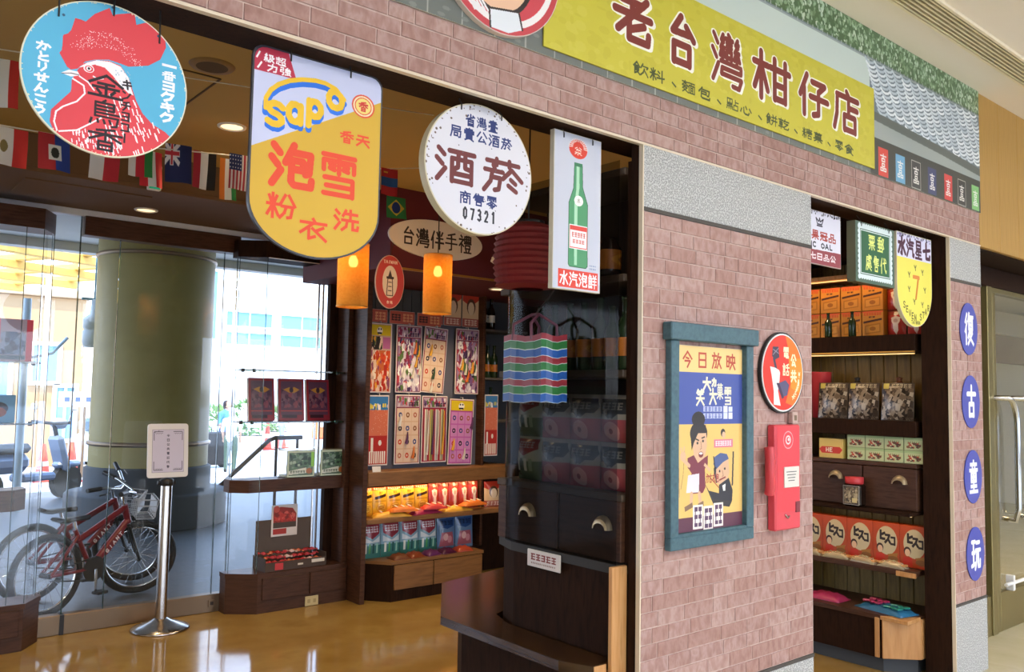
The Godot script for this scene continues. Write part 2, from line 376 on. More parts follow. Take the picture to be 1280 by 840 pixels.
func paint_signs() -> void:
	# round rooster sign
	canvas("rooster", 440, 440, C("57aed2"))
	var red := C("d8424b")
	var white := C("f3eef0")
	poly([255,477,208,400,221,377,224,279,250,262,268,234,287,150,320,150,349,155,399,89,486,22,506,63,554,41,640,8,656,85,706,56,766,34,791,93,845,119,852,186,819,278,744,340,620,380,570,373,496,366,413,389,356,417,318,473,278,490], red)
	poly([318,480,287,553,285,630,231,701,179,771,175,848,198,900,231,924,336,979,454,1000,600,1000,790,1000,950,830,873,768,787,732,721,672,680,601,651,527,623,453,570,386,496,373,413,393,345,433], red)
	for i in 210:
		var t := rng.randf()
		var r := rng.randf_range(0.0, 1.0)
		disc(290 + 400 * t + 30 * sin(i), 400 - 190 * sin(PI * (0.15 + t * 0.75)) * (0.55 + 0.6 * r), 2.6, 2.6, white, 6)
	poly([323,465,368,421,425,389,503,378,571,393,623,453,645,528,659,565,628,559,576,518,525,465,475,425,415,421], white)
	for i in 26:
		disc(rng.randf_range(540, 640), rng.randf_range(410, 540), 4, 4, C("9fb7c8"), 6)
	poly([223,524,267,493,319,492,331,515,280,535], white)
	line([228,526,280,513,326,512], 2.5, C("7a6a70"))
	disc(381, 456, 32, 27, white)
	disc(383, 457, 25, 20, red)
	disc(381, 456, 16, 14, white)
	disc(382, 456, 8, 8, C("3a2228"))
	line([292,545,357,574,366,624,322,686,244,737,207,777,199,843,218,895], 4.5, white)
	line([230,899,331,871,410,809,470,760], 4.5, white)
	line([410,500,440,512,470,500], 4, white)
	line([330,520,380,545,420,590], 4, white)
	for i in 90:
		var q := Vector2(rng.randf_range(480, 830), rng.randf_range(590, 960))
		if q.y < 560 + (q.x - 640) * 0.95 or q.x + q.y > 1640:
			continue
		line([q.x, q.y, q.x + 12, q.y + rng.randf_range(22, 40)], 3.5, white)
	for i in 40:
		var q := Vector2(rng.randf_range(300, 520), rng.randf_range(850, 960))
		line([q.x, q.y, q.x + 4, q.y + 20], 3, white)
	var ink := C("22191f")
	word("金", 378, 474, 602, 622, 8, ink)
	word("鳥", 392, 640, 592, 812, 6.5, ink)
	word("香", 388, 825, 614, 972, 7, ink)
	words("キンチヨコー", 585, 468, 648, 900, 5, ink, true)
	words("かとりせんこう", 75, 345, 158, 815, 6, white, true)
	words("一番ヨクキク", 832, 270, 930, 700, 8, white, true)
	for i in 60:
		var a := rng.randf() * TAU
		disc(500 + cos(a) * 494, 500 + sin(a) * 494, 4, 4, C("e8dcb8"), 6)
	for h in [[220, 150], [505, 12], [800, 120]]:
		disc(h[0], h[1], 9, 9, C("3d5d78"), 10)
	# shield of the washing powder
	canvas("shield", 400, 560, C("c2c6e2"))
	poly([0, 500, 1000, 122, 1000, 1000, 0, 1000], C("cca437"))
	poly([0, 0, 245, 0, 309, 121, 0, 123], C("b8324a"))
	words("級超", 60, 30, 235, 72, 4.5, white)
	words("力強", 85, 76, 275, 116, 4.5, white)
	line([15, 60, 35, 30], 5, white)
	line([25, 110, 50, 80], 5, white)
	var blue := C("2c6fd6")
	var gold := C("e6b92f")
	for k in 2:
		var c := blue if k == 0 else gold
		var d := 22.0 if k == 0 else 0.0
		line([90, 300 + d, 92, 250 + d, 125, 205 + d, 180, 168 + d, 260, 135 + d, 355, 112 + d, 450, 100 + d, 540, 100 + d, 620, 115 + d, 690, 160 + d], 13 if k else 18, c)
		thick("S", 80, 262 + d, 245, 374 + d, 19, c)
		thick("a", 225, 195 + d, 390, 348 + d, 19, c)
		thick("p", 372, 160 + d, 545, 298 + d, 19, c)
		thick("o", 528, 84 + d, 710, 222 + d, 19, c)
	disc(849, 168, 96, 62, C("d8543e"))
	disc(849, 168, 84, 54, C("e9d9b0"))
	disc(849, 168, 72, 46, C("d8543e"))
	disc(849, 168, 64, 41, C("e6cf78"))
	word("香", 810, 145, 890, 196, 4.5, C("c83c34"))
	var rd := C("dd4a2e")
	words("香天", 655, 322, 922, 385, 6, rd)
	word("泡", 140, 452, 470, 672, 25, rd)
	word("雪", 500, 452, 832, 676, 15, rd)
	word("粉", 122, 707, 338, 832, 9, rd)
	word("衣", 366, 808, 592, 918, 9, rd)
	word("洗", 638, 732, 838, 845, 9, rd)
	# white round tobacco and wine sign
	canvas("round_white", 400, 400, C("d6d4dc"))
	var navy := C("26346c")
	words("省灣臺", 341, 90, 665, 182, 5, navy)
	words("局賣公酒菸", 205, 200, 805, 296, 5, navy)
	var brown := C("6b3030")
	word("酒", 88, 380, 452, 650, 21, brown)
	word("菸", 518, 372, 915, 652, 20, brown)
	words("商售零", 300, 695, 675, 790, 5, navy)
	words("07321", 330, 815, 662, 905, 6.5, C("2b2b34"), false, 0.3)
	for i in 60:
		var a := rng.randf() * TAU
		var r: float = 500.0 - abs(rng.randfn(0, 26))
		disc(500 + cos(a) * r, 500 + sin(a) * r, rng.randf_range(3, 11), rng.randf_range(3, 11), C("6b5a50"), 7)
	for i in 14:
		disc(rng.randf_range(150, 850), rng.randf_range(60, 940), 5, 5, C("5d5a60"), 7)
	# bottle sign
	canvas("bottle_sign", 220, 524, C("c2c5d2"))
	disc(500, 90, 195, 62, C("d8402e"))
	for i in 16:
		var a := PI + PI * i / 15.0
		line([500 + cos(a) * 120, 80 + sin(a) * 40, 500 + cos(a) * 200, 84 + sin(a) * 64], 3, C("f0d8d0"))
	words("公水", 420, 75, 580, 130, 3, C("f4d6c8"), true)
	var gl := C("4f9468")
	poly([425, 190, 590, 183, 605, 334, 715, 439, 724, 837, 690, 852, 345, 852, 314, 837, 314, 447, 411, 348], gl)
	poly([470, 190, 530, 186, 535, 340, 500, 440, 500, 840, 440, 840, 430, 450, 470, 350], C("a9d6b4"))
	line([425, 190, 411, 348, 314, 447, 314, 837, 345, 852, 690, 852, 724, 837, 715, 439, 605, 334, 590, 183], 3, C("2f6446"))
	rect(420, 180, 175, 22, C("3a7a55"))
	disc(523, 424, 95, 34, C("f2efe8"))
	word("水", 490, 405, 556, 440, 2.5, C("b0a8a0"))
	rect(332, 583, 387, 153, C("f4eef0"))
	rect(345, 590, 361, 26, C("d84a40"))
	line([345, 590, 706, 590, 706, 728, 345, 728, 345, 590], 2.5, C("d84a40"))
	blocks(380, 630, 680, 660, 5, C("d0726a"))
	blocks(400, 675, 660, 700, 4, C("d0726a"))
	rect(110, 874, 850, 115, C("d84436"))
	words("水汽泡鮮", 130, 886, 940, 978, 5.5, white)
	for i in 6:
		rect(770 + i * 25, 826, 14, 10, C("7a8ab0"))
		rect(770 + i * 25, 846, 14, 10, C("7a8ab0"))
	# confectioner's sign with a crown mark
	canvas("crown_sign", 300, 190, C("dddbe8"))
	poly([339, 738, 1000, 719, 1000, 1000, 0, 1000, 0, 745], C("93414a"))
	line([470, 130, 500, 240, 590, 240, 625, 130, 560, 190, 545, 120, 530, 190, 470, 130], 5, C("2e2a3c"))
	line([490, 270, 600, 270], 5, C("2e2a3c"))
	words("水果冠品", 180, 370, 905, 545, 7, C("a3372f"))
	words("HC OAL", 300, 590, 830, 690, 5, C("2d2f3a"))
	words("七日品公", 330, 790, 900, 920, 5, C("e8d8dc"))
	for i in 30:
		disc(rng.randf() * 1000, rng.randf_range(0, 60), 10, 22, C("39343c"), 6)
	# green stamp-shop sign
	canvas("stamp_sign", 320, 240, C("52695a"))
	for i in 15:
		for e in [60, 905]:
			disc(100 + i * 58, e, 34, 45, C("d7e4e6"), 8)
	for i in 11:
		for e in [90, 915]:
			disc(e, 80 + i * 83, 34, 45, C("d7e4e6"), 8)
	rect(85, 70, 835, 835, C("d7e4e6"))
	rect(115, 112, 770, 755, C("24543a"))
	rect(125, 126, 750, 727, C("d7e4e6"))
	rect(137, 140, 726, 697, C("2d6342"))
	var lime := C("d9e27e")
	words("票郵", 290, 175, 760, 440, 6.5, lime, false, 0.25)
	words("處售代", 235, 520, 800, 790, 6.5, lime, false, 0.2)
	# seven-star shield
	canvas("star_sign", 300, 364, C("e9de62"))
	rect(0, 0, 1000, 265, C("dcdaf0"))
	for i in 40:
		disc(rng.randf() * 1000, absf(rng.randfn(0, 26)), 14, 12, C("6a5f88"), 6)
	words("水汽星七", 20, 45, 980, 248, 14, C("4a1f38"))
	word("7", 420, 430, 650, 700, 13, C("cf7a22"))
	rect(440, 436, 200, 40, C("d8843a"))
	for b in [[516, 347], [338, 434], [726, 382], [332, 593], [790, 576], [478, 724], [712, 744]]:
		line([b[0] - 28, b[1] - 20, b[0], b[1] + 12, b[0] + 26, b[1] - 22], 5, C("5b5a2a"))
		line([b[0], b[1], b[0] + 8, b[1] + 34], 5, C("5b5a2a"))
	var arc := "SEVEN STAR"
	for i in arc.length():
		var t := (i + 0.5) / arc.length()
		var q := Vector2(150 + 780 * t, 760 + 150 * sin(PI * t))
		word(arc[i], q.x - 34, q.y - 42, q.x + 34, q.y + 30, 4.5, C("57531f"))
	words("TAIWAN", 380, 935, 640, 975, 3, C("57531f"))

func paint_wall_signs() -> void:
	var white := C("f0ecee")
	# badge over the shop name
	canvas("badge", 300, 300, C("c9434c"))
	disc(500, 500, 455, 455, C("f3eeec"))
	disc(500, 500, 410, 410, C("cf4450"))
	disc(470, 560, 300, 330, C("2c2020"))
	disc(470, 560, 268, 300, C("eec0a0"))
	for i in 5:
		line([215 + i * 22, 800 - i * 4, 290 + i * 26, 905 - i * 5], 5, white)
	poly([404, 862, 646, 820, 680, 930, 560, 985, 416, 985], C("e8ecf2"))
	line([404, 862, 646, 820, 680, 930], 4, C("2c2020"))
	line([404, 862, 416, 985], 4, C("2c2020"))
	# film poster
	canvas("poster", 330, 556, C("e6bd6c"))
	rect(0, 0, 1000, 142, C("ecc983"))
	words("今日放映", 70, 30, 925, 118, 6, C("b8442c"), false, 0.35)
	rect(0, 142, 1000, 278, C("45559f"))
	for t in [["大", 395, 165, 520, 240], ["笑", 300, 235, 425, 320], ["大", 495, 225, 600, 315], ["菓", 600, 195, 705, 285], ["雪", 715, 215, 835, 318], ["力", 530, 170, 600, 215]]:
		word(t[0], t[1], t[2], t[3], t[4], 7.5, C("efe6c6"))
	blocks(400, 326, 690, 352, 6, C("c8cdea"))
	blocks(400, 364, 690, 390, 6, C("c8cdea"))
	rect(705, 322, 65, 36, C("e8eaf6"))
	rect(785, 326, 60, 28, C("d8dcf0"))
	rect(705, 360, 65, 34, C("d8dcf0"))
	rect(785, 358, 60, 36, C("e8eaf6"))
	rect(0, 912, 1000, 90, C("5e2f43"))
	var skin := C("d9b08e")
	var hair := C("2d2626")
	line([50, 450, 70, 800], 2.5, C("a8834e"))
	line([140, 560, 120, 690, 90, 760], 2.5, C("a8834e"))
	# cook: bun, face, dress, apron
	disc(335, 395, 95, 42, hair)
	disc(340, 470, 125, 62, hair)
	poly([240, 470, 445, 450, 460, 540, 420, 610, 340, 630, 270, 590], skin)
	poly([225, 490, 260, 440, 440, 425, 455, 470, 330, 470, 270, 520, 240, 560], hair)
	line([300, 500, 340, 508], 4, hair)
	line([385, 496, 425, 490], 4, hair)
	disc(322, 522, 13, 7, hair)
	disc(402, 512, 13, 7, hair)
	line([370, 515, 380, 550, 362, 556], 2.5, C("a8745a"))
	disc(372, 584, 34, 16, C("7c2f2e"))
	disc(372, 578, 26, 6, white)
	poly([180, 600, 270, 585, 330, 628, 430, 600, 475, 590, 470, 650, 430, 660, 440, 760, 400, 790, 230, 790, 200, 770, 240, 680, 185, 650], C("7b3343"))
	disc(120, 590, 40, 26, skin)
	line([110, 575, 90, 545], 5, skin)
	line([130, 572, 135, 540], 5, skin)
	line([205, 640, 130, 610], 12, skin)
	line([430, 640, 500, 670], 10, skin)
	poly([190, 690, 350, 684, 345, 785, 165, 782], C("ded9de"))
	line([240, 790, 235, 850], 14, skin)
	line([350, 790, 365, 845], 14, skin)
	poly([140, 855, 250, 835, 260, 860, 150, 880], C("8a6a52"))
	poly([330, 845, 410, 832, 415, 858, 340, 866], C("8a6a52"))
	# man with a cap and bow tie
	poly([560, 700, 600, 640, 780, 600, 800, 690, 760, 740, 690, 760, 610, 745], skin)
	poly([555, 640, 575, 600, 660, 580, 760, 588, 790, 615, 700, 632, 600, 668], C("4f5f8e"))
	poly([560, 660, 600, 655, 590, 720, 565, 700], hair)
	disc(650, 680, 12, 7, hair)
	disc(728, 668, 12, 7, hair)
	line([690, 678, 706, 705, 688, 710], 2.5, C("a8745a"))
	line([650, 728, 735, 715], 5, C("8a3a34"))
	poly([640, 755, 790, 720, 850, 790, 840, 850, 560, 830, 480, 780, 640, 800], C("2e2b33"))
	poly([690, 760, 740, 750, 735, 790, 705, 790], white)
	line([860, 580, 845, 760], 7, C("2e2b33"))
	line([560, 600, 600, 740], 5, C("2e2b33"))
	poly([430, 740, 560, 830, 840, 850, 800, 880, 560, 860], C("3a3532"))
	disc(700, 470, 35, 22, hair)
	disc(712, 482, 26, 18, skin)
	rect(565, 505, 285, 45, C("d87a8e"))
	blocks(585, 514, 830, 542, 7, C("fbe6ea"))
	line([460, 690, 640, 770], 3, C("a04038"))
	words("力古衣包", 440, 690, 640, 740, 3, C("a04038"))
	for i in 3:
		rect(262 + i * 150, 850 + (i % 2) * 12, 140, 128, C("efe6dc"))
		blocks(275 + i * 150, 862 + (i % 2) * 12, 392 + i * 150, 966 + (i % 2) * 12, 2, C("5a3d5c"))
	# telephone sign
	canvas("phone_sign", 280, 300, C("dd4034"))
	poly([560, 0, 1000, 0, 1000, 1000, 560, 900, 760, 520], C("e7792f"))
	poly([640, 300, 1000, 300, 1000, 800, 700, 700], C("e9902f"))
	var tx := C("f5e9c0")
	word("電", 500, 160, 655, 312, 7, tx)
	word("話", 488, 380, 655, 540, 7, tx)
	word("公", 700, 245, 835, 420, 8, tx)
	word("共", 690, 460, 845, 620, 8, tx)
	poly([245, 165, 385, 160, 405, 300, 300, 335, 225, 290], C("4a4252"))
	line([255, 200, 390, 250], 4, C("8d8594"))
	line([250, 270, 385, 180], 4, C("8d8594"))
	line([270, 320, 330, 470], 14, C("4a4252"))
	poly([175, 426, 300, 440, 400, 470, 423, 503, 410, 602, 369, 743, 434, 940, 264, 925, 264, 745, 214, 550], C("efe6e6"))
	poly([400, 640, 560, 600, 650, 660, 600, 800, 480, 825], C("5f5a7a"))
	poly([330, 640, 400, 640, 520, 830, 470, 850], C("4a3a52"))
	for i in 12:
		var a := 0.95 - i * 0.085
		word("TELEPHONE TW"[i], 500 + cos(a) * 415 - 22, 500 + sin(a) * 415 - 24, 500 + cos(a) * 415 + 22, 500 + sin(a) * 415 + 24, 3.5, tx)
	# print on the red call box
	canvas("call_box", 130, 286, C("e2404a"))
	disc(500, 165, 230, 105, C("eca0a4"))
	disc(500, 165, 205, 92, C("e2404a"))
	disc(500, 165, 120, 54, C("f2d6d6"))
	disc(500, 165, 80, 36, C("c8303c"))
	disc(520, 160, 44, 20, C("f2d6d6"))
	# blue circles
	for s in ["復", "古", "童", "玩"]:
		canvas("blue_" + s, 140, 140, C("4a4fa8"))
		word(s, 270, 200, 760, 800, 13, C("f1f1f8"))
	# lobby notice on the stand
	canvas("notice", 150, 200, C("cfcadd"))
	line([60, 60, 200, 40, 200, 20], 2, C("444050"))
	for e in [[60, 50, 330, 50], [670, 50, 940, 50], [60, 950, 330, 950], [670, 950, 940, 950], [50, 60, 50, 250], [950, 60, 950, 250], [50, 750, 50, 940], [950, 750, 950, 940]]:
		line(e, 3, C("4a465a"))
	for i in 8:
		word("今日公共電話代售"[i], 455, 110 + i * 104, 545, 175 + i * 104, 2, C("4a465a"))
	for i in 7:
		line([90 + i * 35, 85 + i % 2 * 20, 110 + i * 35, 85], 2, C("6a667a"))
		line([690 + i * 35, 85 + i % 2 * 20, 710 + i * 35, 85], 2, C("6a667a"))
		line([90 + i * 35, 915 + i % 2 * 20, 110 + i * 35, 915], 2, C("6a667a"))
		line([690 + i * 35, 915 + i % 2 * 20, 710 + i * 35, 915], 2, C("6a667a"))
	# oval name board and lighthouse board
	canvas("oval_board", 340, 120, C("e9e2dc"))
	for i in 5:
		thick("台灣伴手禮"[i], 125 + i * 152, 260, 262 + i * 152, 740, 5.2, C("2c2226"))
	canvas("lighthouse", 150, 260, C("c4403c"))
	for k in [[430, 470, "c4403c"], [395, 430, "e6c9b8"], [300, 330, "efe4d4"]]:
		disc(500, 500, k[0], k[1], C(k[2]))
	disc(500, 500, 405, 440, C("c4403c"))
	disc(500, 500, 270, 310, C("efe4d4"))
	poly([390, 760, 420, 420, 580, 420, 610, 760], C("efe4d4"))
	line([390, 760, 420, 440, 580, 440, 610, 760, 390, 760], 4, C("3a2c2c"))
	rect(370, 400, 260, 42, C("3a2c2c"))
	poly([430, 400, 500, 270, 570, 400], C("3a2c2c"))
	for i in 3:
		rect(440, 500 + i * 80, 120, 16, C("3a2c2c"))
	words("TAIWAN", 250, 90, 750, 150, 3.5, C("efd9c8"))
	words("台灣", 380, 860, 620, 920, 3.5, C("efd9c8"))
	# little notice on the corner shelf and the socket plate
	canvas("shelf_notice", 130, 60, C("d8cfcc"))
	blocks(100, 200, 900, 600, 5, C("7c2d2a"))
	for i in 14:
		rect(120 + i * 55, 740, 30, 90, C("8a6a66"))

func paint_goods() -> void:
	var white := C("f2eee6")
	canvas("yellow_bag", 60, 92, C("e9b93a"))
	rect(0, 0, 1000, 110, C("d8683a"))
	for i in 6:
		rect(60 + i * 150, 20, 90, 60, C("f4e0c0"))
	blocks(380, 150, 620, 215, 2, C("4a2c1c"))
	poly([100, 330, 900, 230, 900, 330, 100, 430], C("3a2820"))
	rect(120, 460, 760, 60, C("c99a2c"))
	disc(500, 720, 330, 170, C("d3a233"))
	disc(500, 720, 270, 130, C("e9c85a"))
	for i in 4:
		line([300, 660 + i * 40, 700, 650 + i * 40], 2, C("9a6a26"))
	canvas("red_bag", 52, 88, C("b03a34"))
	rect(0, 0, 1000, 160, C("8f3a34"))
	rect(380, 30, 240, 120, C("e8dccf"))
	poly([250, 260, 500, 200, 750, 260, 720, 420, 640, 520, 640, 760, 500, 930, 380, 760, 360, 520, 280, 420], C("ecdfd8"))
	disc(500, 380, 120, 80, C("c9aba4"))
	rect(0, 930, 1000, 70, C("7c2a28"))
	canvas("blue_bag", 72, 92, C("8fb4c8"))
	poly([60, 60, 940, 60, 900, 330, 500, 470, 100, 330], C("9b3a46"))
	blocks(150, 130, 850, 290, 5, C("e8dce0"))
	poly([80, 400, 500, 540, 920, 400, 920, 560, 80, 560], C("dfe8ec"))
	rect(0, 640, 1000, 360, C("3f7f7c"))
	for i in 4:
		rect(140 + i * 190, 600, 90, 260, [C("e8efe8"), C("4da05c"), C("2c5a5c"), C("9ad0c0")][i])
	canvas("navy_bag", 72, 92, C("5f80a8"))
	poly([40, 80, 960, 60, 900, 300, 500, 380, 100, 300], C("2b4c84"))
	blocks(160, 130, 850, 260, 4, C("1a2c4a"))
	poly([200, 480, 800, 480, 900, 900, 100, 900], C("a25a6a"))
	disc(420, 620, 130, 110, C("d8b0b4"))
	disc(640, 700, 130, 110, C("c88a96"))
	# toy cards that hang on the back board
	var purple := ["7c5a8c", "a58ab0", "d8cfe0", "4e3a62", "c24a58", "e8e0ea", "5f7a4a", "8c3a5a", "cbb0c8"]
	var warm := ["d8502e", "e8a03a", "f0e0d0", "b8382a", "e8c8b0", "c8683a", "8a4a6a"]
	for k in 8:
		canvas("card_%d" % k, 92, 204, C("e9dfe4"))
		rect(30, 14, 940, 972, C("7e2f4a") if k in [1, 2, 3, 5, 6] else C("a8548c") if k == 7 else C("c8a89a"))
		if k in [0, 7]:
			rect(50, 25, 900, 150, C("e3c92e"))
			disc(480, 110, 120, 55, white)
			disc(430, 85, 26, 14, C("2a2a2a"))
			disc(530, 85, 26, 14, C("2a2a2a"))
			rect(380, 130, 190, 28, C("2a2a2a"))
		elif k == 4:
			rect(40, 20, 920, 190, C("3f7fc0"))
			mosaic(60, 120, 940, 210, 18, 60, ["e8d84a", "f0f0f0", "2a5a9a"])
		else:
			rect(50, 25, 900, 150, C("b9a4b8"))
			mosaic(60, 30, 940, 170, 40, 50, purple)
			blocks(520, 110, 900, 160, 4, C("3a2c4a"))
		if k == 0:
			mosaic(50, 190, 600, 380, 40, 90, ["4a6a3a", "d8a03a", "2a2a2a", "e8d0c0"])
			rect(620, 200, 320, 170, C("b86aa0"))
			mosaic(50, 390, 950, 980, 120, 80, warm)
		elif k in [1, 3]:
			rect(60, 190, 880, 790, C("8f78a0"))
			mosaic(60, 190, 940, 980, 210, 70, purple + ["ffffff", "e8e8f0"])
		elif k in [2, 5, 7]:
			var base := C("d9b9a0") if k != 7 else C("c56ac0")
			rect(60, 190, 880, 790, base)
			for r in 4:
				for c in 3:
					var q := Vector2(205 + c * 290, 290 + r * 195)
					rect(q.x - 130, q.y - 88, 260, 176, base.lightened(0.25))
					disc(q.x, q.y, 70, 38, C(["3a4a8a", "c8402e", "8a5a3a", "2a2a3a", "b86a5a"][(r * 3 + c * 2) % 5]), 10)
					disc(q.x, q.y, 34, 18, base.lightened(0.3), 8)
		elif k == 4:
			rect(40, 210, 920, 370, C("d8785c"))
			for i in 40:
				disc(rng.randf_range(60, 940), rng.randf_range(220, 560), 9, 6, C("f0d0c0"), 5)
			rect(40, 580, 920, 400, C("b8322e"))
			for i in 8:
				rect(80 + i * 105, 800, 70, 170, white)
			disc(600, 680, 80, 40, white)
			rect(150, 610, 120, 200, white)
		else:
			rect(60, 190, 880, 790, C("a83a48"))
			for i in 4:
				rect(110 + i * 210, 200, 120, 770, [C("e8e0d8"), C("b8b070"), C("ded8e0"), C("c8c0a0")][i])
				rect(170 + i * 210, 200, 22, 770, C("5a6a4a"))
	canvas("header_card", 96, 36, C("c25a48"))
	blocks(60, 250, 440, 750, 3, C("3a2422"))
	blocks(520, 200, 940, 800, 3, C("e8a878"))
	canvas("face_print", 72, 88, C("e4c79e"))
	poly([0, 0, 1000, 0, 1000, 200, 500, 420, 0, 250], C("c8402c"))
	disc(520, 420, 260, 230, C("5c3a24"))
	disc(520, 470, 190, 190, C("e8d2b4"))
	rect(0, 760, 1000, 240, C("b05a52"))
	blocks(120, 800, 900, 950, 4, C("e8d0c0"))
	# glass cabinet goods
	canvas("book", 92, 132, C("8f2a38"))
	rect(90, 60, 820, 800, C("5c3a52"))
	mosaic(100, 240, 900, 700, 60, 70, ["6a4a60", "4a2c46", "7c5a6a", "8a4a5a"])
	poly([180, 260, 420, 200, 500, 260, 600, 190, 830, 260, 640, 330, 400, 330], C("c08a3a"))
	disc(500, 270, 80, 60, C("3a2a3a"))
	rect(90, 760, 820, 24, C("c24a4a"))
	rect(120, 860, 600, 80, C("3a2230"))
	canvas("terrarium", 110, 78, C("c8d8c0"))
	rect(60, 80, 880, 860, C("56705c"))
	mosaic(70, 100, 930, 700, 60, 90, ["3a5a48", "7c9a86", "a8c0a8", "2c4438", "5a8060"])
	poly([60, 760, 700, 640, 700, 860, 60, 900], C("dfe6d8"))
	blocks(110, 760, 650, 850, 6, C("38503c"))
	rect(860, 60, 120, 560, C("8cd04a"))
	disc(800, 780, 110, 110, C("a8683a"))
	canvas("fruit_card", 110, 120, C("e9e2dc"))
	poly([60, 160, 330, 60, 800, 120, 950, 300, 950, 720, 60, 720], C("a8342c"))
	mosaic(90, 200, 920, 560, 50, 80, ["d0483a", "e0685a", "8c2a24", "c83a30"])
	rect(60, 560, 890, 170, C("4a3a2c"))
	rect(60, 760, 520, 170, C("b8382e"))
	disc(180, 130, 120, 110, C("d85a4a"))
	canvas("toy_box", 120, 150, C("c83a58"))
	rect(150, 0, 680, 1000, C("a8a0bc"))
	mosaic(170, 300, 820, 850, 60, 120, ["3a5a94", "2c3f70", "6a8ab8", "47628c", "8ca0c8"])
	rect(160, 860, 660, 100, C("4a6a90"))
	canvas("blue_box", 100, 100, C("5f9ac8"))
	disc(520, 480, 300, 240, C("2c3348"))
	disc(560, 620, 220, 180, C("8a4a3a"))
	rect(60, 820, 500, 80, C("e0e8f0"))
	# toy shelf goods
	canvas("carton", 90, 130, C("d2912c"))
	rect(0, 0, 1000, 60, C("e0602c"))
	blocks(60, 70, 940, 170, 7, C("d84a20"))
	blocks(300, 210, 640, 270, 2, C("4a2412"))
	poly([60, 400, 940, 290, 940, 370, 60, 480], C("4a2412"))
	poly([120, 560, 880, 480, 880, 840, 120, 900], C("b87a20"))
	poly([180, 600, 820, 530, 820, 800, 180, 850], C("d89c3a"))
	disc(500, 690, 150, 80, C("a86a1c"))
	canvas("snack_pack", 130, 130, C("4c4138"))
	mosaic(20, 100, 980, 980, 240, 90, ["6a5a4a", "3a3028", "8c7c6a", "55483c", "a89a88", "2c241e"])
	rect(60, 20, 180, 150, C("c8b860"))
	blocks(300, 40, 920, 150, 5, C("a89a80"))
	canvas("green_box", 110, 66, C("c6cf9c"))
	rect(0, 0, 1000, 180, C("a8bf88"))
	mosaic(120, 380, 880, 860, 26, 110, ["6a3a2c", "c8402c", "8a5a3a", "e8d8b0", "4a2c20"])
	for i in 6:
		line([200 + i * 110, 480, 220 + i * 110, 300], 3, C("7a6a3c"))
	canvas("crisp_box", 110, 110, C("e0c068"))
	poly([0, 560, 120, 420, 880, 420, 1000, 560, 880, 760, 120, 760], C("cf3524"))
	words("HEY", 280, 470, 740, 690, 8, C("f4e8d0"))
	canvas("biscuit_box", 130, 160, C("b84a1c"))
	disc(530, 430, 400, 350, C("d2c49c"))
	word("ヒ", 250, 190, 490, 440, 16, C("2a1c18"))
	word("ス", 450, 270, 680, 500, 16, C("2a1c18"))
	word("コ", 670, 310, 860, 540, 16, C("2a1c18"))
	disc(270, 620, 130, 110, C("3a2018"))
	disc(275, 650, 100, 90, C("e8c09a"))
	poly([120, 760, 430, 760, 470, 1000, 80, 1000], C("c8301c"))
	poly([560, 760, 950, 700, 900, 840, 620, 860], C("a8722c"))
	disc(760, 860, 200, 70, C("8a5a24"))
	rect(0, 960, 1000, 40, C("b83c14"))
	canvas("jar_label", 90, 100, C("4a4034"))
	mosaic(60, 60, 940, 940, 90, 120, ["8c7c60", "3a3026", "b8a888", "6a5a44"])
	rect(560, 640, 320, 250, C("d8c890"))
	# corner shelf goods
	canvas("red_pouch", 110, 120, C("8c8478"))
	poly([80, 90, 920, 90, 980, 260, 880, 400, 120, 400, 20, 260], C("26282c"))
	blocks(180, 170, 820, 320, 4, C("6a6862"))
	poly([300, 400, 700, 400, 560, 500, 500, 470, 440, 500], C("26282c"))
	rect(0, 520, 1000, 480, C("9a3f44"))
	disc(500, 760, 240, 200, C("c08078"))
	disc(500, 760, 60, 60, C("7a2a2c"))
	canvas("green_pouch", 110, 120, C("a8a890"))
	poly([80, 60, 920, 60, 920, 280, 500, 440, 80, 280], C("8c3a38"))
	blocks(180, 120, 820, 260, 5, C("a8989a"))
	rect(0, 560, 1000, 440, C("566a4c"))
	for i in 4:
		rect(180 + i * 170, 500, 100, 280, [C("c8c8b0"), C("3a4a38"), C("d0ccb8"), C("8a9a7c")][i])
	canvas("amber_label", 70, 70, C("b86a1c"))
	disc(500, 500, 340, 340, C("d08a2c"))
	disc(500, 500, 240, 240, C("8a4a14"))
	disc(500, 500, 150, 150, C("d89a3c"))
	canvas("panda_label", 40, 40, C("e4e0d4"))
	disc(500, 520, 260, 240, C("f4f2ea"))
	disc(400, 460, 80, 80, C("222222"))
	disc(600, 460, 80, 80, C("222222"))
	disc(320, 300, 90, 90, C("222222"))
	disc(680, 300, 90, 90, C("222222"))
	canvas("striped", 60, 240, C("8c2c36"))
	for i in 3:
		rect(0, i * 333 + 95, 1000, 110, C("2c7038"))
		rect(0, i * 333 + 215, 1000, 110, C("24549c"))
		for j in [88, 206, 326]:
			rect(0, i * 333 + j, 1000, 9, C("c8d0cc"))

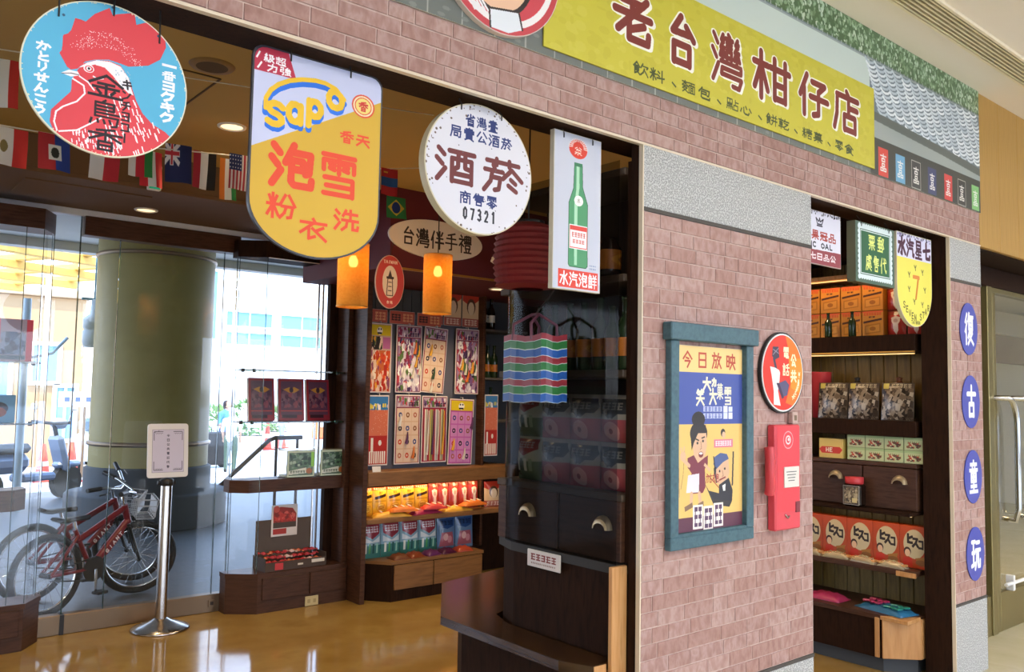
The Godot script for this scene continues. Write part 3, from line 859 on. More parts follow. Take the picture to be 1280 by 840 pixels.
func paint_flags() -> void:
	canvas("bike_text", 120, 22, C("70121a"))
	words("GIANT", 40, 140, 960, 860, 4, C("e8e0dc"), false, 0.3)
	var tri := {"italy": ["2f8a3c", "e8e6e0", "c8342c"], "peru": ["cf2b34", "e8e6e2", "cf2b34"], "iran": ["e8e6e2", "c8283a", "2f8a44"], "yemen": ["a82a3c", "e4e0dc", "22201f"], "ivory": ["d87a2c", "e8e4da", "2f8a44"], "france": ["2b3f8c", "e8e8ec", "c82f3c"]}
	for k in tri:
		canvas("flag_" + k, 72, 50, C(tri[k][1]))
		rect(0, 0, 333, 1000, C(tri[k][0]))
		rect(667, 0, 334, 1000, C(tri[k][2]))
	canvas("flag_mexico", 72, 50, C("e6e2dc"))
	rect(600, 0, 400, 1000, C("cf3430"))
	disc(330, 500, 110, 160, C("8a7a4a"))
	canvas("flag_haiti", 72, 50, C("b83038"))
	rect(500, 0, 500, 1000, C("2b479c"))
	rect(300, 300, 400, 420, C("e8e6e0"))
	disc(500, 520, 120, 150, C("34352c"))
	canvas("flag_poland", 72, 50, C("e4e2e2"))
	rect(480, 0, 520, 1000, C("c02c38"))
	canvas("flag_zealand", 72, 50, C("1f2a5c"))
	line([0, 0, 500, 500], 7, C("e8e6ee"))
	line([500, 0, 0, 500], 7, C("e8e6ee"))
	line([250, 0, 250, 500], 9, C("e8e6ee"))
	line([0, 250, 500, 250], 9, C("e8e6ee"))
	line([250, 0, 250, 500], 5, C("c02f40"))
	line([0, 250, 500, 250], 5, C("c02f40"))
	canvas("flag_usa", 78, 100, C("e6dcd8"))
	for i in 7:
		rect(i * 154, 0, 77, 1000, C("b83440"))
	rect(0, 0, 540, 460, C("2b3462"))
	for i in 20:
		disc(50 + (i % 5) * 108, 60 + (i / 5) * 110, 24, 18, C("dcdce8"), 6)
	canvas("flag_mongolia", 50, 72, C("b8282e"))
	rect(0, 340, 1000, 320, C("2a5a9c"))
	rect(150, 120, 260, 60, C("d8b040"))
	canvas("flag_brazil", 72, 50, C("2f8044"))
	poly([500, 120, 900, 500, 500, 880, 100, 500], C("d8b83a"))
	disc(500, 500, 190, 260, C("2b3f7c"))
	canvas("flag_aqua", 72, 72, C("4a9cc8"))
	disc(500, 300, 300, 200, C("6ab0d4"))
	canvas("flag_spain", 72, 50, C("c8323a"))
	rect(0, 280, 1000, 440, C("e0b43a"))
	canvas("flag_sign_green", 40, 60, C("1f8a6c"))
	words("公日", 200, 100, 800, 900, 4, C("c8f0e0"), true)

func paint_mural() -> void:
	# printed cloth: pale sky, tiled roof, trees over the ridge, stone course with small banners. x 0.2 .. 5.235 m, y 2.60 .. 3.34 m
	mural_img = Image.create(2048, 320, false, Image.FORMAT_RGB8)
	im = mural_img
	ox = 0
	oy = 0
	cw = 2048
	ch = 320
	mural_img.fill(C("ccd9d2"))
	var greens := ["5c7c54", "70906a", "86a47e", "a2bc9c", "b6ccb4", "64845c", "90aa86", "c6d6c2"]
	rect(0, 0, 1000, 200, C("4c6a42"))
	for i in 2600:
		var x := rng.randf() * 1000
		disc(x, rng.randf_range(0, 185), rng.randf_range(0.8, 2.2), rng.randf_range(6, 22), C(greens[rng.randi() % greens.size()]), 7, rng.randf_range(-0.5, 0.5))
	rect(0, 196, 1000, 10, C("76828a"))
	rect(0, 206, 1000, 12, C("9aa6a8"))
	for i in 120:
		rect(i * 8.3, 178 + (i % 3) * 4, 1.4, 22, C("aab6b0"))
	# roof right of the name board
	var r0 := 742.0
	var cols := 14
	poly([r0, 215, 1000, 215, 1000, 640, 960, 620, 850, 585, r0, 560], C("6e7c86"))
	cols = 14
	for i in cols:
		var x := r0 + 6 + (1000 - r0) * i / cols
		var pitch := (1000 - r0) / cols
		var bottom := 560.0 + 66.0 * pow(float(i) / cols, 1.5)
		var y := 214.0
		while y < bottom:
			var tone := C("eef3f6").lerp(C("b4c2cc"), rng.randf())
			var sl := (y - 214) * 0.075 - 14.0
			line([x + sl, y, x + sl + pitch * 0.2, y + 17, x + sl + pitch * 0.5, y + 24, x + sl + pitch * 0.8, y + 17, x + sl + pitch, y], 5.6, tone)
			y += 27
	poly([r0, 560, 850, 585, 960, 620, 1000, 640, 1000, 700, 900, 660, r0, 620], C("5c6460"))
	poly([r0, 620, 900, 660, 1000, 700, 1000, 780, r0, 740], C("9aa3a0"))
	rect(r0, 740, 258, 260, C("3c3f3c"))
	rect(0, 800, r0, 200, C("6b706c"))
	for i in 30:
		rect(i * 25.0, 800, 1.2, 200, C("a8aaa2"))
	for i in 120:
		disc(rng.randf() * r0, rng.randf_range(810, 995), 3, 10, C("7f847e"), 6)
	var bx := [[4.066, "d8473c"], [4.245, "6fa8cc"], [4.42, "3a3a3c"], [4.608, "3c4470"], [4.805, "cf3a3c"], [4.98, "2f3030"], [5.165, "7fbf74"]]
	for b in bx:
		var x: float = (b[0] - 0.2) / 5.035 * 1000
		rect(x - 10, 795, 20, 195, C(b[1]))
		if b[1] in ["3a3a3c", "2f3030"]:
			line([x - 10, 795, x + 10, 795, x + 10, 990, x - 10, 990, x - 10, 795], 2, C("b8b8b0"))
		words("古品", x - 6, 830, x + 6, 960, 3, C("eceae4"), true)


# ---------------------------------------------------------------- materials
func mat(c: Color, rough := 0.6, metal := 0.0) -> StandardMaterial3D:
	var m := StandardMaterial3D.new()
	m.albedo_color = c
	m.roughness = rough
	m.metallic = metal
	return m

func noise_tex(cols: Array, freq: float, size := 256, octaves := 4, kind := FastNoiseLite.TYPE_SIMPLEX_SMOOTH, sd := 1) -> NoiseTexture2D:
	var n := FastNoiseLite.new()
	n.noise_type = kind
	n.frequency = freq
	n.fractal_octaves = octaves
	n.seed = sd
	var t := NoiseTexture2D.new()
	t.width = size
	t.height = size
	t.seamless = true
	t.noise = n
	var g := Gradient.new()
	var off := PackedFloat32Array()
	var cc := PackedColorArray()
	for i in cols.size():
		off.append(float(i) / (cols.size() - 1))
		cc.append(C(cols[i]))
	g.offsets = off
	g.colors = cc
	t.color_ramp = g
	return t

func grained(t: Texture2D, scale: Vector3, rough: float, tint := Color.WHITE) -> StandardMaterial3D:
	var m := mat(tint, rough)
	m.albedo_texture = t
	m.uv1_triplanar = true
	m.uv1_world_triplanar = true
	m.uv1_scale = scale
	return m

func glassy(c: Color, alpha: float, rough := 0.02) -> StandardMaterial3D:
	var m := mat(Color(c.r, c.g, c.b, alpha), rough)
	m.transparency = BaseMaterial3D.TRANSPARENCY_ALPHA
	return m

func make_materials() -> void:
	var grain := noise_tex(["38241a", "482e21", "523729", "3e281d"], 0.02, 256, 4)
	M.wood = grained(grain, Vector3(1.2, 9.0, 1.2), 0.38)
	M.wood.metallic_specular = 0.3
	M.wood_dark = grained(noise_tex(["1e120c", "2a1910", "301d13", "22140d"], 0.02), Vector3(8.0, 1.0, 8.0), 0.4)
	M.wood_dark.roughness = 0.65
	M.wood_dark.metallic_specular = 0.2
	M.wood_light = grained(noise_tex(["b07a44", "c08a52", "c99660", "b5814a"], 0.015), Vector3(9.0, 0.8, 9.0), 0.5)
	M.wood_mid = grained(noise_tex(["6e4a2a", "80582f", "8a6136", "745029"], 0.015), Vector3(0.9, 9.0, 0.9), 0.45)
	M.plank = grained(noise_tex(["6a5426", "7c6430", "8a7038", "715a2a"], 0.015), Vector3(9.0, 0.8, 9.0), 0.55)
	M.panel_wood = grained(noise_tex(["a27a38", "b0873f", "b98f48", "a88040"], 0.03), Vector3(14.0, 0.35, 14.0), 0.5)
	M.floor = grained(noise_tex(["cabf9e", "d2c8a8", "d8ceb2", "cdc2a2"], 0.008, 512, 5), Vector3(0.5, 0.5, 0.5), 0.09)
	M.shaded_floor = grained(noise_tex(["8c6e38", "967840", "9e8248", "90723a"], 0.008, 512, 5), Vector3(0.5, 0.5, 0.5), 0.08)  # same stone as the lobby floor, dim shop light put into the colour
	M.cream = mat(C("efe6da"), 0.8)
	M.lobby = mat(C("dcdad6"), 0.85)
	M.plaster = mat(C("a88c50"), 0.85)
	M.soffit = mat(C("6c5138"), 0.75)
	M.maroon = mat(C("5a1420"), 0.7)
	M.mortar = grained(noise_tex(["bfa098", "ccb0a8", "d6beb6", "c4a69e"], 0.05), Vector3(2, 2, 2), 0.75, Color(0.93, 0.925, 0.91))
	for i in 4:
		var pal: Array = [["a07870", "b2877f", "c29e97", "a97e76"], ["a47d76", "b68d86", "c8a6a0", "ad847c"], ["9c7269", "ae837a", "be968e", "a57a71"], ["a9827c", "bb938c", "cbaba4", "b28a83"]][i]
		M["brick%d" % i] = grained(noise_tex(pal, 0.03, 256, 5, FastNoiseLite.TYPE_SIMPLEX_SMOOTH, 11 + i), Vector3(3.0, 1.6, 3.0), 0.65, Color(0.89, 0.885, 0.87))
	var speck := noise_tex(["565656", "8c8c8a", "b8b8b6", "d2d2d0", "767674"], 0.09, 512, 3, FastNoiseLite.TYPE_CELLULAR)
	M.granite = grained(speck, Vector3(3.2, 3.2, 3.2), 0.6)
	M.granite.heightmap_enabled = true
	M.granite.heightmap_texture = noise_tex(["000000", "ffffff"], 0.09, 512, 3, FastNoiseLite.TYPE_CELLULAR)
	M.granite.heightmap_scale = 0.25
	M.bench = grained(noise_tex(["2c1c10", "3a2616", "46301c", "33210f"], 0.015), Vector3(0.9, 9.0, 0.9), 0.16)
	M.line_dark = mat(C("4a443e"), 0.7)
	M.trim = mat(C("d8c8b0"), 0.4)
	M.gold = mat(C("c08a3a"), 0.35, 0.8)
	M.teal = grained(noise_tex(["37545f", "3f5e69", "476872", "3b5965"], 0.04), Vector3(3, 3, 3), 0.5)
	M.black = mat(C("1c1a1a"), 0.45)
	M.rubber = mat(C("1a1a1b"), 0.75)
	M.dark = mat(C("2a1c16"), 0.55)
	M.white = mat(C("e6e4e2"), 0.5)
	M.paper = mat(C("dcd6cc"), 0.7)
	M.steel = mat(C("b4aca4"), 0.22, 1.0)
	M.brushed = mat(C("84705a"), 0.4, 0.8)
	M.chrome = mat(C("d0d0d0"), 0.12, 1.0)
	M.bronze = mat(C("8a7c50"), 0.3, 0.7)
	M.red = mat(C("c83a40"), 0.4)
	M.call_red = mat(C("d84550"), 0.4)
	M.frame_red = mat(C("70121a"), 0.3)
	M.orange = mat(C("d8742a"), 0.4)
	M.pink = mat(C("a83058"), 0.35)
	M.purple = mat(C("5a2a5c"), 0.35)
	M.yellow = mat(C("e0a83a"), 0.4)
	M.brown = mat(C("6a3a1e"), 0.45)
	M.sky_blue = mat(C("2c6a90"), 0.3)
	M.dim_green = mat(C("2c4a34"), 0.4)
	M.glass = glassy(Color(0.7, 0.8, 0.76), 0.015)
	M.glass_edge = glassy(Color(0.16, 0.27, 0.24), 0.7)
	M.acrylic = glassy(Color(0.07, 0.06, 0.045), 0.6, 0.05)
	M.acrylic.metallic_specular = 0.2
	M.door_glass = glassy(Color(0.5, 0.48, 0.3), 0.14)
	M.bag_clear = glassy(Color(0.9, 0.86, 0.7), 0.35, 0.12)
	M.bottle_glass = mat(C("23351f"), 0.08)
	M.brown_glass = mat(C("20140e"), 0.08)
	M.wire = mat(C("3a3836"), 0.4, 0.6)
	M.grey_dark = mat(C("45484c"), 0.7)
	M.lantern_cloth = mat(C("7a1c1e"), 0.6)
	M.stone_col = grained(noise_tex(["887a3c", "8f8142", "968848", "8b7d3f"], 0.01), Vector3(0.6, 0.6, 0.6), 0.5)
	M.porch = grained(noise_tex(["4c4f53", "54575b", "5a5d61", "505357"], 0.05), Vector3(1, 1, 1), 0.45)
	M.road = mat(C("b8bcc0"), 0.85)
	M.leaf = mat(C("5f8a4a"), 0.7)

# ---------------------------------------------------------------- mesh helpers
func S(smooth := false) -> SurfaceTool:
	var st := SurfaceTool.new()
	st.begin(Mesh.PRIMITIVE_TRIANGLES)
	st.set_smooth_group(0 if smooth else -1)
	return st

# a triangle whose front looks away from the point `inner`
func tri(st: SurfaceTool, a: Vector3, b: Vector3, c: Vector3, inner: Vector3, ua := Vector2.ZERO, ub := Vector2.ZERO, uc := Vector2.ZERO) -> void:
	var flip := (a - c).cross(a - b).dot((a + b + c) / 3.0 - inner) < 0.0
	st.set_uv(ua)
	st.add_vertex(a)
	st.set_uv(uc if flip else ub)
	st.add_vertex(c if flip else b)
	st.set_uv(ub if flip else uc)
	st.add_vertex(b if flip else c)

func quad(st: SurfaceTool, a: Vector3, b: Vector3, c: Vector3, d: Vector3, inner: Vector3, r := Rect2(0, 0, 1, 1)) -> void:
	var ua := r.position
	var ub := Vector2(r.end.x, r.position.y)
	var uc := r.end
	var ud := Vector2(r.position.x, r.end.y)
	tri(st, a, b, c, inner, ua, ub, uc)
	tri(st, a, c, d, inner, ua, uc, ud)

# box with chamfered edges (bevel 0: plain)
func box(st: SurfaceTool, c: Vector3, s: Vector3, bev := 0.0, bas := Basis()) -> void:
	var h := s / 2
	if bev <= 0.0:
		for ax_ in 3:
			for sg in [-1.0, 1.0]:
				var n := Vector3.ZERO
				n[ax_] = sg
				var u := Vector3.ZERO
				u[(ax_ + 1) % 3] = 1
				var v := Vector3.ZERO
				v[(ax_ + 2) % 3] = 1
				quad(st, c + bas * ((n + u + v) * h), c + bas * ((n - u + v) * h), c + bas * ((n - u - v) * h), c + bas * ((n + u - v) * h), c)
		return
	var q := func(p: Vector3, keep: int) -> Vector3:
		var r := p * h
		for k in 3:
			if k != keep:
				r[k] -= signf(p[k]) * bev
		return c + bas * r
	for ax_ in 3:
		var i := (ax_ + 1) % 3
		var j := (ax_ + 2) % 3
		for sg in [-1.0, 1.0]:
			var p: Array[Vector3] = []
			for e in [[1, 1], [-1, 1], [-1, -1], [1, -1]]:
				var v := Vector3.ZERO
				v[ax_] = sg
				v[i] = e[0]
				v[j] = e[1]
				p.append(v)
			quad(st, q.call(p[0], ax_), q.call(p[1], ax_), q.call(p[2], ax_), q.call(p[3], ax_), c)
		for si in [-1.0, 1.0]:
			for sj in [-1.0, 1.0]:
				var a := Vector3.ZERO
				a[ax_] = 1
				a[i] = si
				a[j] = sj
				var b := a
				b[ax_] = -1
				quad(st, q.call(a, i), q.call(b, i), q.call(b, j), q.call(a, j), c)
	for sx in [-1.0, 1.0]:
		for sy in [-1.0, 1.0]:
			for sz in [-1.0, 1.0]:
				var v := Vector3(sx, sy, sz)
				tri(st, q.call(v, 0), q.call(v, 1), q.call(v, 2), c)

func bar(st: SurfaceTool, a: Vector3, b: Vector3, w: float, t: float) -> void:
	var d := (b - a).normalized()
	var u := Vector3.UP if absf(d.y) < 0.9 else Vector3.RIGHT
	var x := d.cross(u).normalized()
	box(st, (a + b) / 2, Vector3(w, t, (b - a).length()), minf(w, t) * 0.15, Basis(x, d.cross(x).normalized() * -1.0, -d))

func tube(st: SurfaceTool, pts: Array, r: float, n := 8, r2 := -1.0) -> void:
	st.set_smooth_group(0)
	var rings := []
	var m := pts.size()
	var prev := Vector3.ZERO
	for i in m:
		var d: Vector3 = (pts[mini(i + 1, m - 1)] - pts[maxi(i - 1, 0)]).normalized()
		var u: Vector3
		if prev == Vector3.ZERO:
			u = d.cross(Vector3.UP if absf(d.y) < 0.9 else Vector3.RIGHT).normalized()
		else:
			u = (prev - d * prev.dot(d)).normalized()
		prev = u
		var v := d.cross(u)
		var rr := r if r2 < 0 else lerpf(r, r2, float(i) / (m - 1))
		var ring := []
		for k in n:
			ring.append(pts[i] + (u * cos(TAU * k / n) + v * sin(TAU * k / n)) * rr)
		rings.append(ring)
	for i in m - 1:
		for k in n:
			var l := (k + 1) % n
			quad(st, rings[i][k], rings[i][l], rings[i + 1][l], rings[i + 1][k], (pts[i] + pts[i + 1]) / 2)
	st.set_smooth_group(-1)
	for e in [0, m - 1]:
		for k in range(1, n - 1):
			tri(st, rings[e][0], rings[e][k], rings[e][k + 1], pts[1 if e == 0 else m - 2])

# profile of [radius, height] pairs turned about a vertical axis through c; v of the uv runs down the given rectangle
func lathe(st: SurfaceTool, prof: Array, c := Vector3.ZERO, n := 24, r := Rect2(0, 0, 1, 1), smooth := true) -> void:
	st.set_smooth_group(0 if smooth else -1)
	var lo := 1e9
	var hi := -1e9
	for p in prof:
		lo = minf(lo, p[1])
		hi = maxf(hi, p[1])
	for i in prof.size() - 1:
		var a: Array = prof[i]
		var b: Array = prof[i + 1]
		for k in n:
			var t0 := TAU * k / n
			var t1 := TAU * (k + 1) / n
			var p0 := c + Vector3(sin(t0) * a[0], a[1], cos(t0) * a[0])
			var p1 := c + Vector3(sin(t1) * a[0], a[1], cos(t1) * a[0])
			var p2 := c + Vector3(sin(t1) * b[0], b[1], cos(t1) * b[0])
			var p3 := c + Vector3(sin(t0) * b[0], b[1], cos(t0) * b[0])
			var inn := c + Vector3(0, (a[1] + b[1]) / 2 + (0.01 if b[0] < a[0] and is_equal_approx(a[1], b[1]) else 0.0), 0)
			if is_equal_approx(a[1], b[1]):
				inn = c + Vector3(0, (lo + hi) / 2, 0)
			var va: float = r.position.y + r.size.y * (hi - a[1]) / maxf(hi - lo, 1e-6)
			var vb: float = r.position.y + r.size.y * (hi - b[1]) / maxf(hi - lo, 1e-6)
			var u0 := r.position.x + r.size.x * k / n
			var u1 := r.position.x + r.size.x * (k + 1) / n
			if a[0] > 1e-6:
				tri(st, p0, p1, p3 if b[0] > 1e-6 else p2, inn, Vector2(u0, va), Vector2(u1, va), Vector2(u0, vb))
			if b[0] > 1e-6:
				tri(st, p1, p2, p3, inn, Vector2(u1, va), Vector2(u1, vb), Vector2(u0, vb))

# a plate with outline p (x, y) from z0 to z1; its sides, and its front and back if wanted
func plate(st: SurfaceTool, p: PackedVector2Array, z0: float, z1: float) -> void:
	var idx := Geometry2D.triangulate_polygon(p)
	var mid := Vector3.ZERO
	for v in p:
		mid += Vector3(v.x, v.y, 0) / p.size()
	mid.z = (z0 + z1) / 2
	for i in range(0, idx.size(), 3):
		var a := p[idx[i]]
		var b := p[idx[i + 1]]
		var c := p[idx[i + 2]]
		for z in [z0, z1]:
			var m := Vector3((a.x + b.x + c.x) / 3, (a.y + b.y + c.y) / 3, mid.z)
			tri(st, Vector3(a.x, a.y, z), Vector3(b.x, b.y, z), Vector3(c.x, c.y, z), m)
	var ccw := not Geometry2D.is_polygon_clockwise(p)
	for i in p.size():
		var a := p[i]
		var b := p[(i + 1) % p.size()]
		var d := (b - a)
		var nrm := Vector2(d.y, -d.x) * (1.0 if ccw else -1.0)
		var inn := Vector3((a.x + b.x) / 2 - nrm.x, (a.y + b.y) / 2 - nrm.y, mid.z)
		quad(st, Vector3(a.x, a.y, z0), Vector3(b.x, b.y, z0), Vector3(b.x, b.y, z1), Vector3(a.x, a.y, z1), inn)

# flat printed face with outline p at depth z, looking to +z
func face(p: PackedVector2Array, z: float, r: Rect2) -> SurfaceTool:
	var st := S()
	var lo := p[0]
	var hi := p[0]
	for v in p:
		lo = Vector2(minf(lo.x, v.x), minf(lo.y, v.y))
		hi = Vector2(maxf(hi.x, v.x), maxf(hi.y, v.y))
	var uv := func(v: Vector2) -> Vector2:
		return r.position + r.size * Vector2((v.x - lo.x) / (hi.x - lo.x), (hi.y - v.y) / (hi.y - lo.y))
	var idx := Geometry2D.triangulate_polygon(p)
	for i in range(0, idx.size(), 3):
		var a := p[idx[i]]
		var b := p[idx[i + 1]]
		var c := p[idx[i + 2]]
		var m := Vector3((a.x + b.x + c.x) / 3, (a.y + b.y + c.y) / 3, z - 1)
		tri(st, Vector3(a.x, a.y, z), Vector3(b.x, b.y, z), Vector3(c.x, c.y, z), m, uv.call(a), uv.call(b), uv.call(c))
	return st

func oval(rx: float, ry: float, n := 48) -> PackedVector2Array:
	var p := PackedVector2Array()
	for i in n:
		p.append(Vector2(cos(TAU * i / n) * rx, sin(TAU * i / n) * ry))
	return p

func oblong(w: float, h: float, r := 0.0) -> PackedVector2Array:
	var p := PackedVector2Array()
	if r <= 0:
		return PackedVector2Array([Vector2(-w / 2, -h / 2), Vector2(w / 2, -h / 2), Vector2(w / 2, h / 2), Vector2(-w / 2, h / 2)])
	for e in [[1, 1, 0], [-1, 1, 1], [-1, -1, 2], [1, -1, 3]]:
		for k in 5:
			var a: float = (e[2] + k / 4.0) * PI / 2
			p.append(Vector2(e[0] * (w / 2 - r) + cos(a) * r, e[1] * (h / 2 - r) + sin(a) * r))
	return p

# shield: straight sides, curved foot that starts at `knee` of the height
func shield(w: float, h: float, knee: float, r: float) -> PackedVector2Array:
	var p := PackedVector2Array()
	for k in 5:
		var a := k / 4.0 * PI / 2
		p.append(Vector2(w / 2 - r + cos(a) * r, h / 2 - r + sin(a) * r))
	for k in 5:
		var a := PI / 2 + k / 4.0 * PI / 2
		p.append(Vector2(-w / 2 + r + cos(a) * r, h / 2 - r + sin(a) * r))
	var yk := h / 2 - h * knee
	for k in 25:
		var a := PI + PI * k / 24.0
		p.append(Vector2(cos(a) * w / 2, yk + sin(a) * h * (1 - knee)))
	return p

func scaled(p: PackedVector2Array, d: float) -> PackedVector2Array:
	var lo := Vector2(1e9, 1e9)
	var hi := -lo
	for v in p:
		lo = Vector2(minf(lo.x, v.x), minf(lo.y, v.y))
		hi = Vector2(maxf(hi.x, v.x), maxf(hi.y, v.y))
	var c := (lo + hi) / 2
	var s := Vector2((hi.x - lo.x - 2 * d) / (hi.x - lo.x), (hi.y - lo.y - 2 * d) / (hi.y - lo.y))
	var r := PackedVector2Array()
	for v in p:
		r.append(c + (v - c) * s)
	return r

# soft pack: bulging front with print, base at y = 0, looking to +z
func pack_mesh(w: float, h: float, d: float, r: Rect2, n := 6) -> ArrayMesh:
	var st := S(true)
	var at := func(i: int, j: int, back: bool) -> Vector3:
		var u := float(i) / n
		var v := float(j) / n
		var b := pow(sin(PI * u), 0.55) * pow(sin(PI * clampf(v * 0.98, 0.0, 1.0)), 0.45) * d / 2
		if u < 0.01 or u > 0.99 or v < 0.01 or v > 0.99:
			b = 0.0015
		return Vector3((u - 0.5) * w, h * (1 - v), -b if back else b)
	for bk in [false, true]:
		for i in n:
			for j in n:
				var rr := Rect2(r.position + r.size * Vector2(float(i) / n, float(j) / n), r.size / n)
				quad(st, at.call(i, j, bk), at.call(i + 1, j, bk), at.call(i + 1, j + 1, bk), at.call(i, j + 1, bk), Vector3(0, h / 2, 0), rr)
	return done(st, M.foil)

# carton with a printed front (looking to +z), base at y = 0
func carton_mesh(w: float, h: float, d: float, r: Rect2, side: Material, pm: Material = null) -> ArrayMesh:
	var st := S()
	box(st, Vector3(0, h / 2, -d / 2), Vector3(w, h, d), 0.002)
	var m := done(st, side)
	var f := face(oblong(w - 0.004, h - 0.004), 0.0006, r)
	var tr := S()
	f.generate_normals()
	tr.append_from(f.commit(), 0, Transform3D(Basis(), Vector3(0, h / 2, 0)))
	tr.commit(m)
	m.surface_set_material(1, pm if pm else M.print)
	return m

func done(st: SurfaceTool, m: Material, add_to: ArrayMesh = null) -> ArrayMesh:
	st.generate_normals()
	var am: ArrayMesh = st.commit(add_to)
	am.surface_set_material(am.get_surface_count() - 1, m)
	return am

# ---------------------------------------------------------------- scene helpers
func numbered(n: String) -> String:
	var k: int = used.get(n, 0)
	used[n] = k + 1
	return n if k == 0 else "%s_%03d" % [n, k]

func put(called: String, mesh: Mesh, parent: Node3D = null, at := Vector3.ZERO, bas := Basis()) -> MeshInstance3D:
	var o := MeshInstance3D.new()
	o.mesh = mesh
	o.name = called if parent else numbered(called)
	(parent if parent else self).add_child(o, true)
	o.transform = Transform3D(bas, at)
	return o

func obj(called: String, st: SurfaceTool, m: Material, parent: Node3D = null, at := Vector3.ZERO, bas := Basis()) -> MeshInstance3D:
	return put(called, done(st, m), parent, at, bas)

func tag(o: Node3D, label: String, category: String, group := "", kind := "") -> Node3D:
	if label: o.set_meta("label", label)
	if category: o.set_meta("category", category)
	if group: o.set_meta("group", group)
	if kind: o.set_meta("kind", kind)
	return o

func thing(called: String, label: String, category: String, at := Vector3.ZERO, bas := Basis(), group := "") -> Node3D:
	var o := Node3D.new()
	o.name = numbered(called)
	add_child(o, true)
	o.transform = Transform3D(bas, at)
	return tag(o, label, category, group)

func struct(called: String, label: String, category := "wall") -> Node3D:
	return tag(thing(called, label, category), label, category, "", "structure")

func slab(called: String, a: Vector3, b: Vector3, m: Material, parent: Node3D, bev := 0.0) -> MeshInstance3D:
	var st := S()
	box(st, (a + b) / 2, (b - a).abs(), bev)
	return obj(called, st, m, parent)

func yaw(a: float) -> Basis:
	return Basis(Vector3.UP, a)

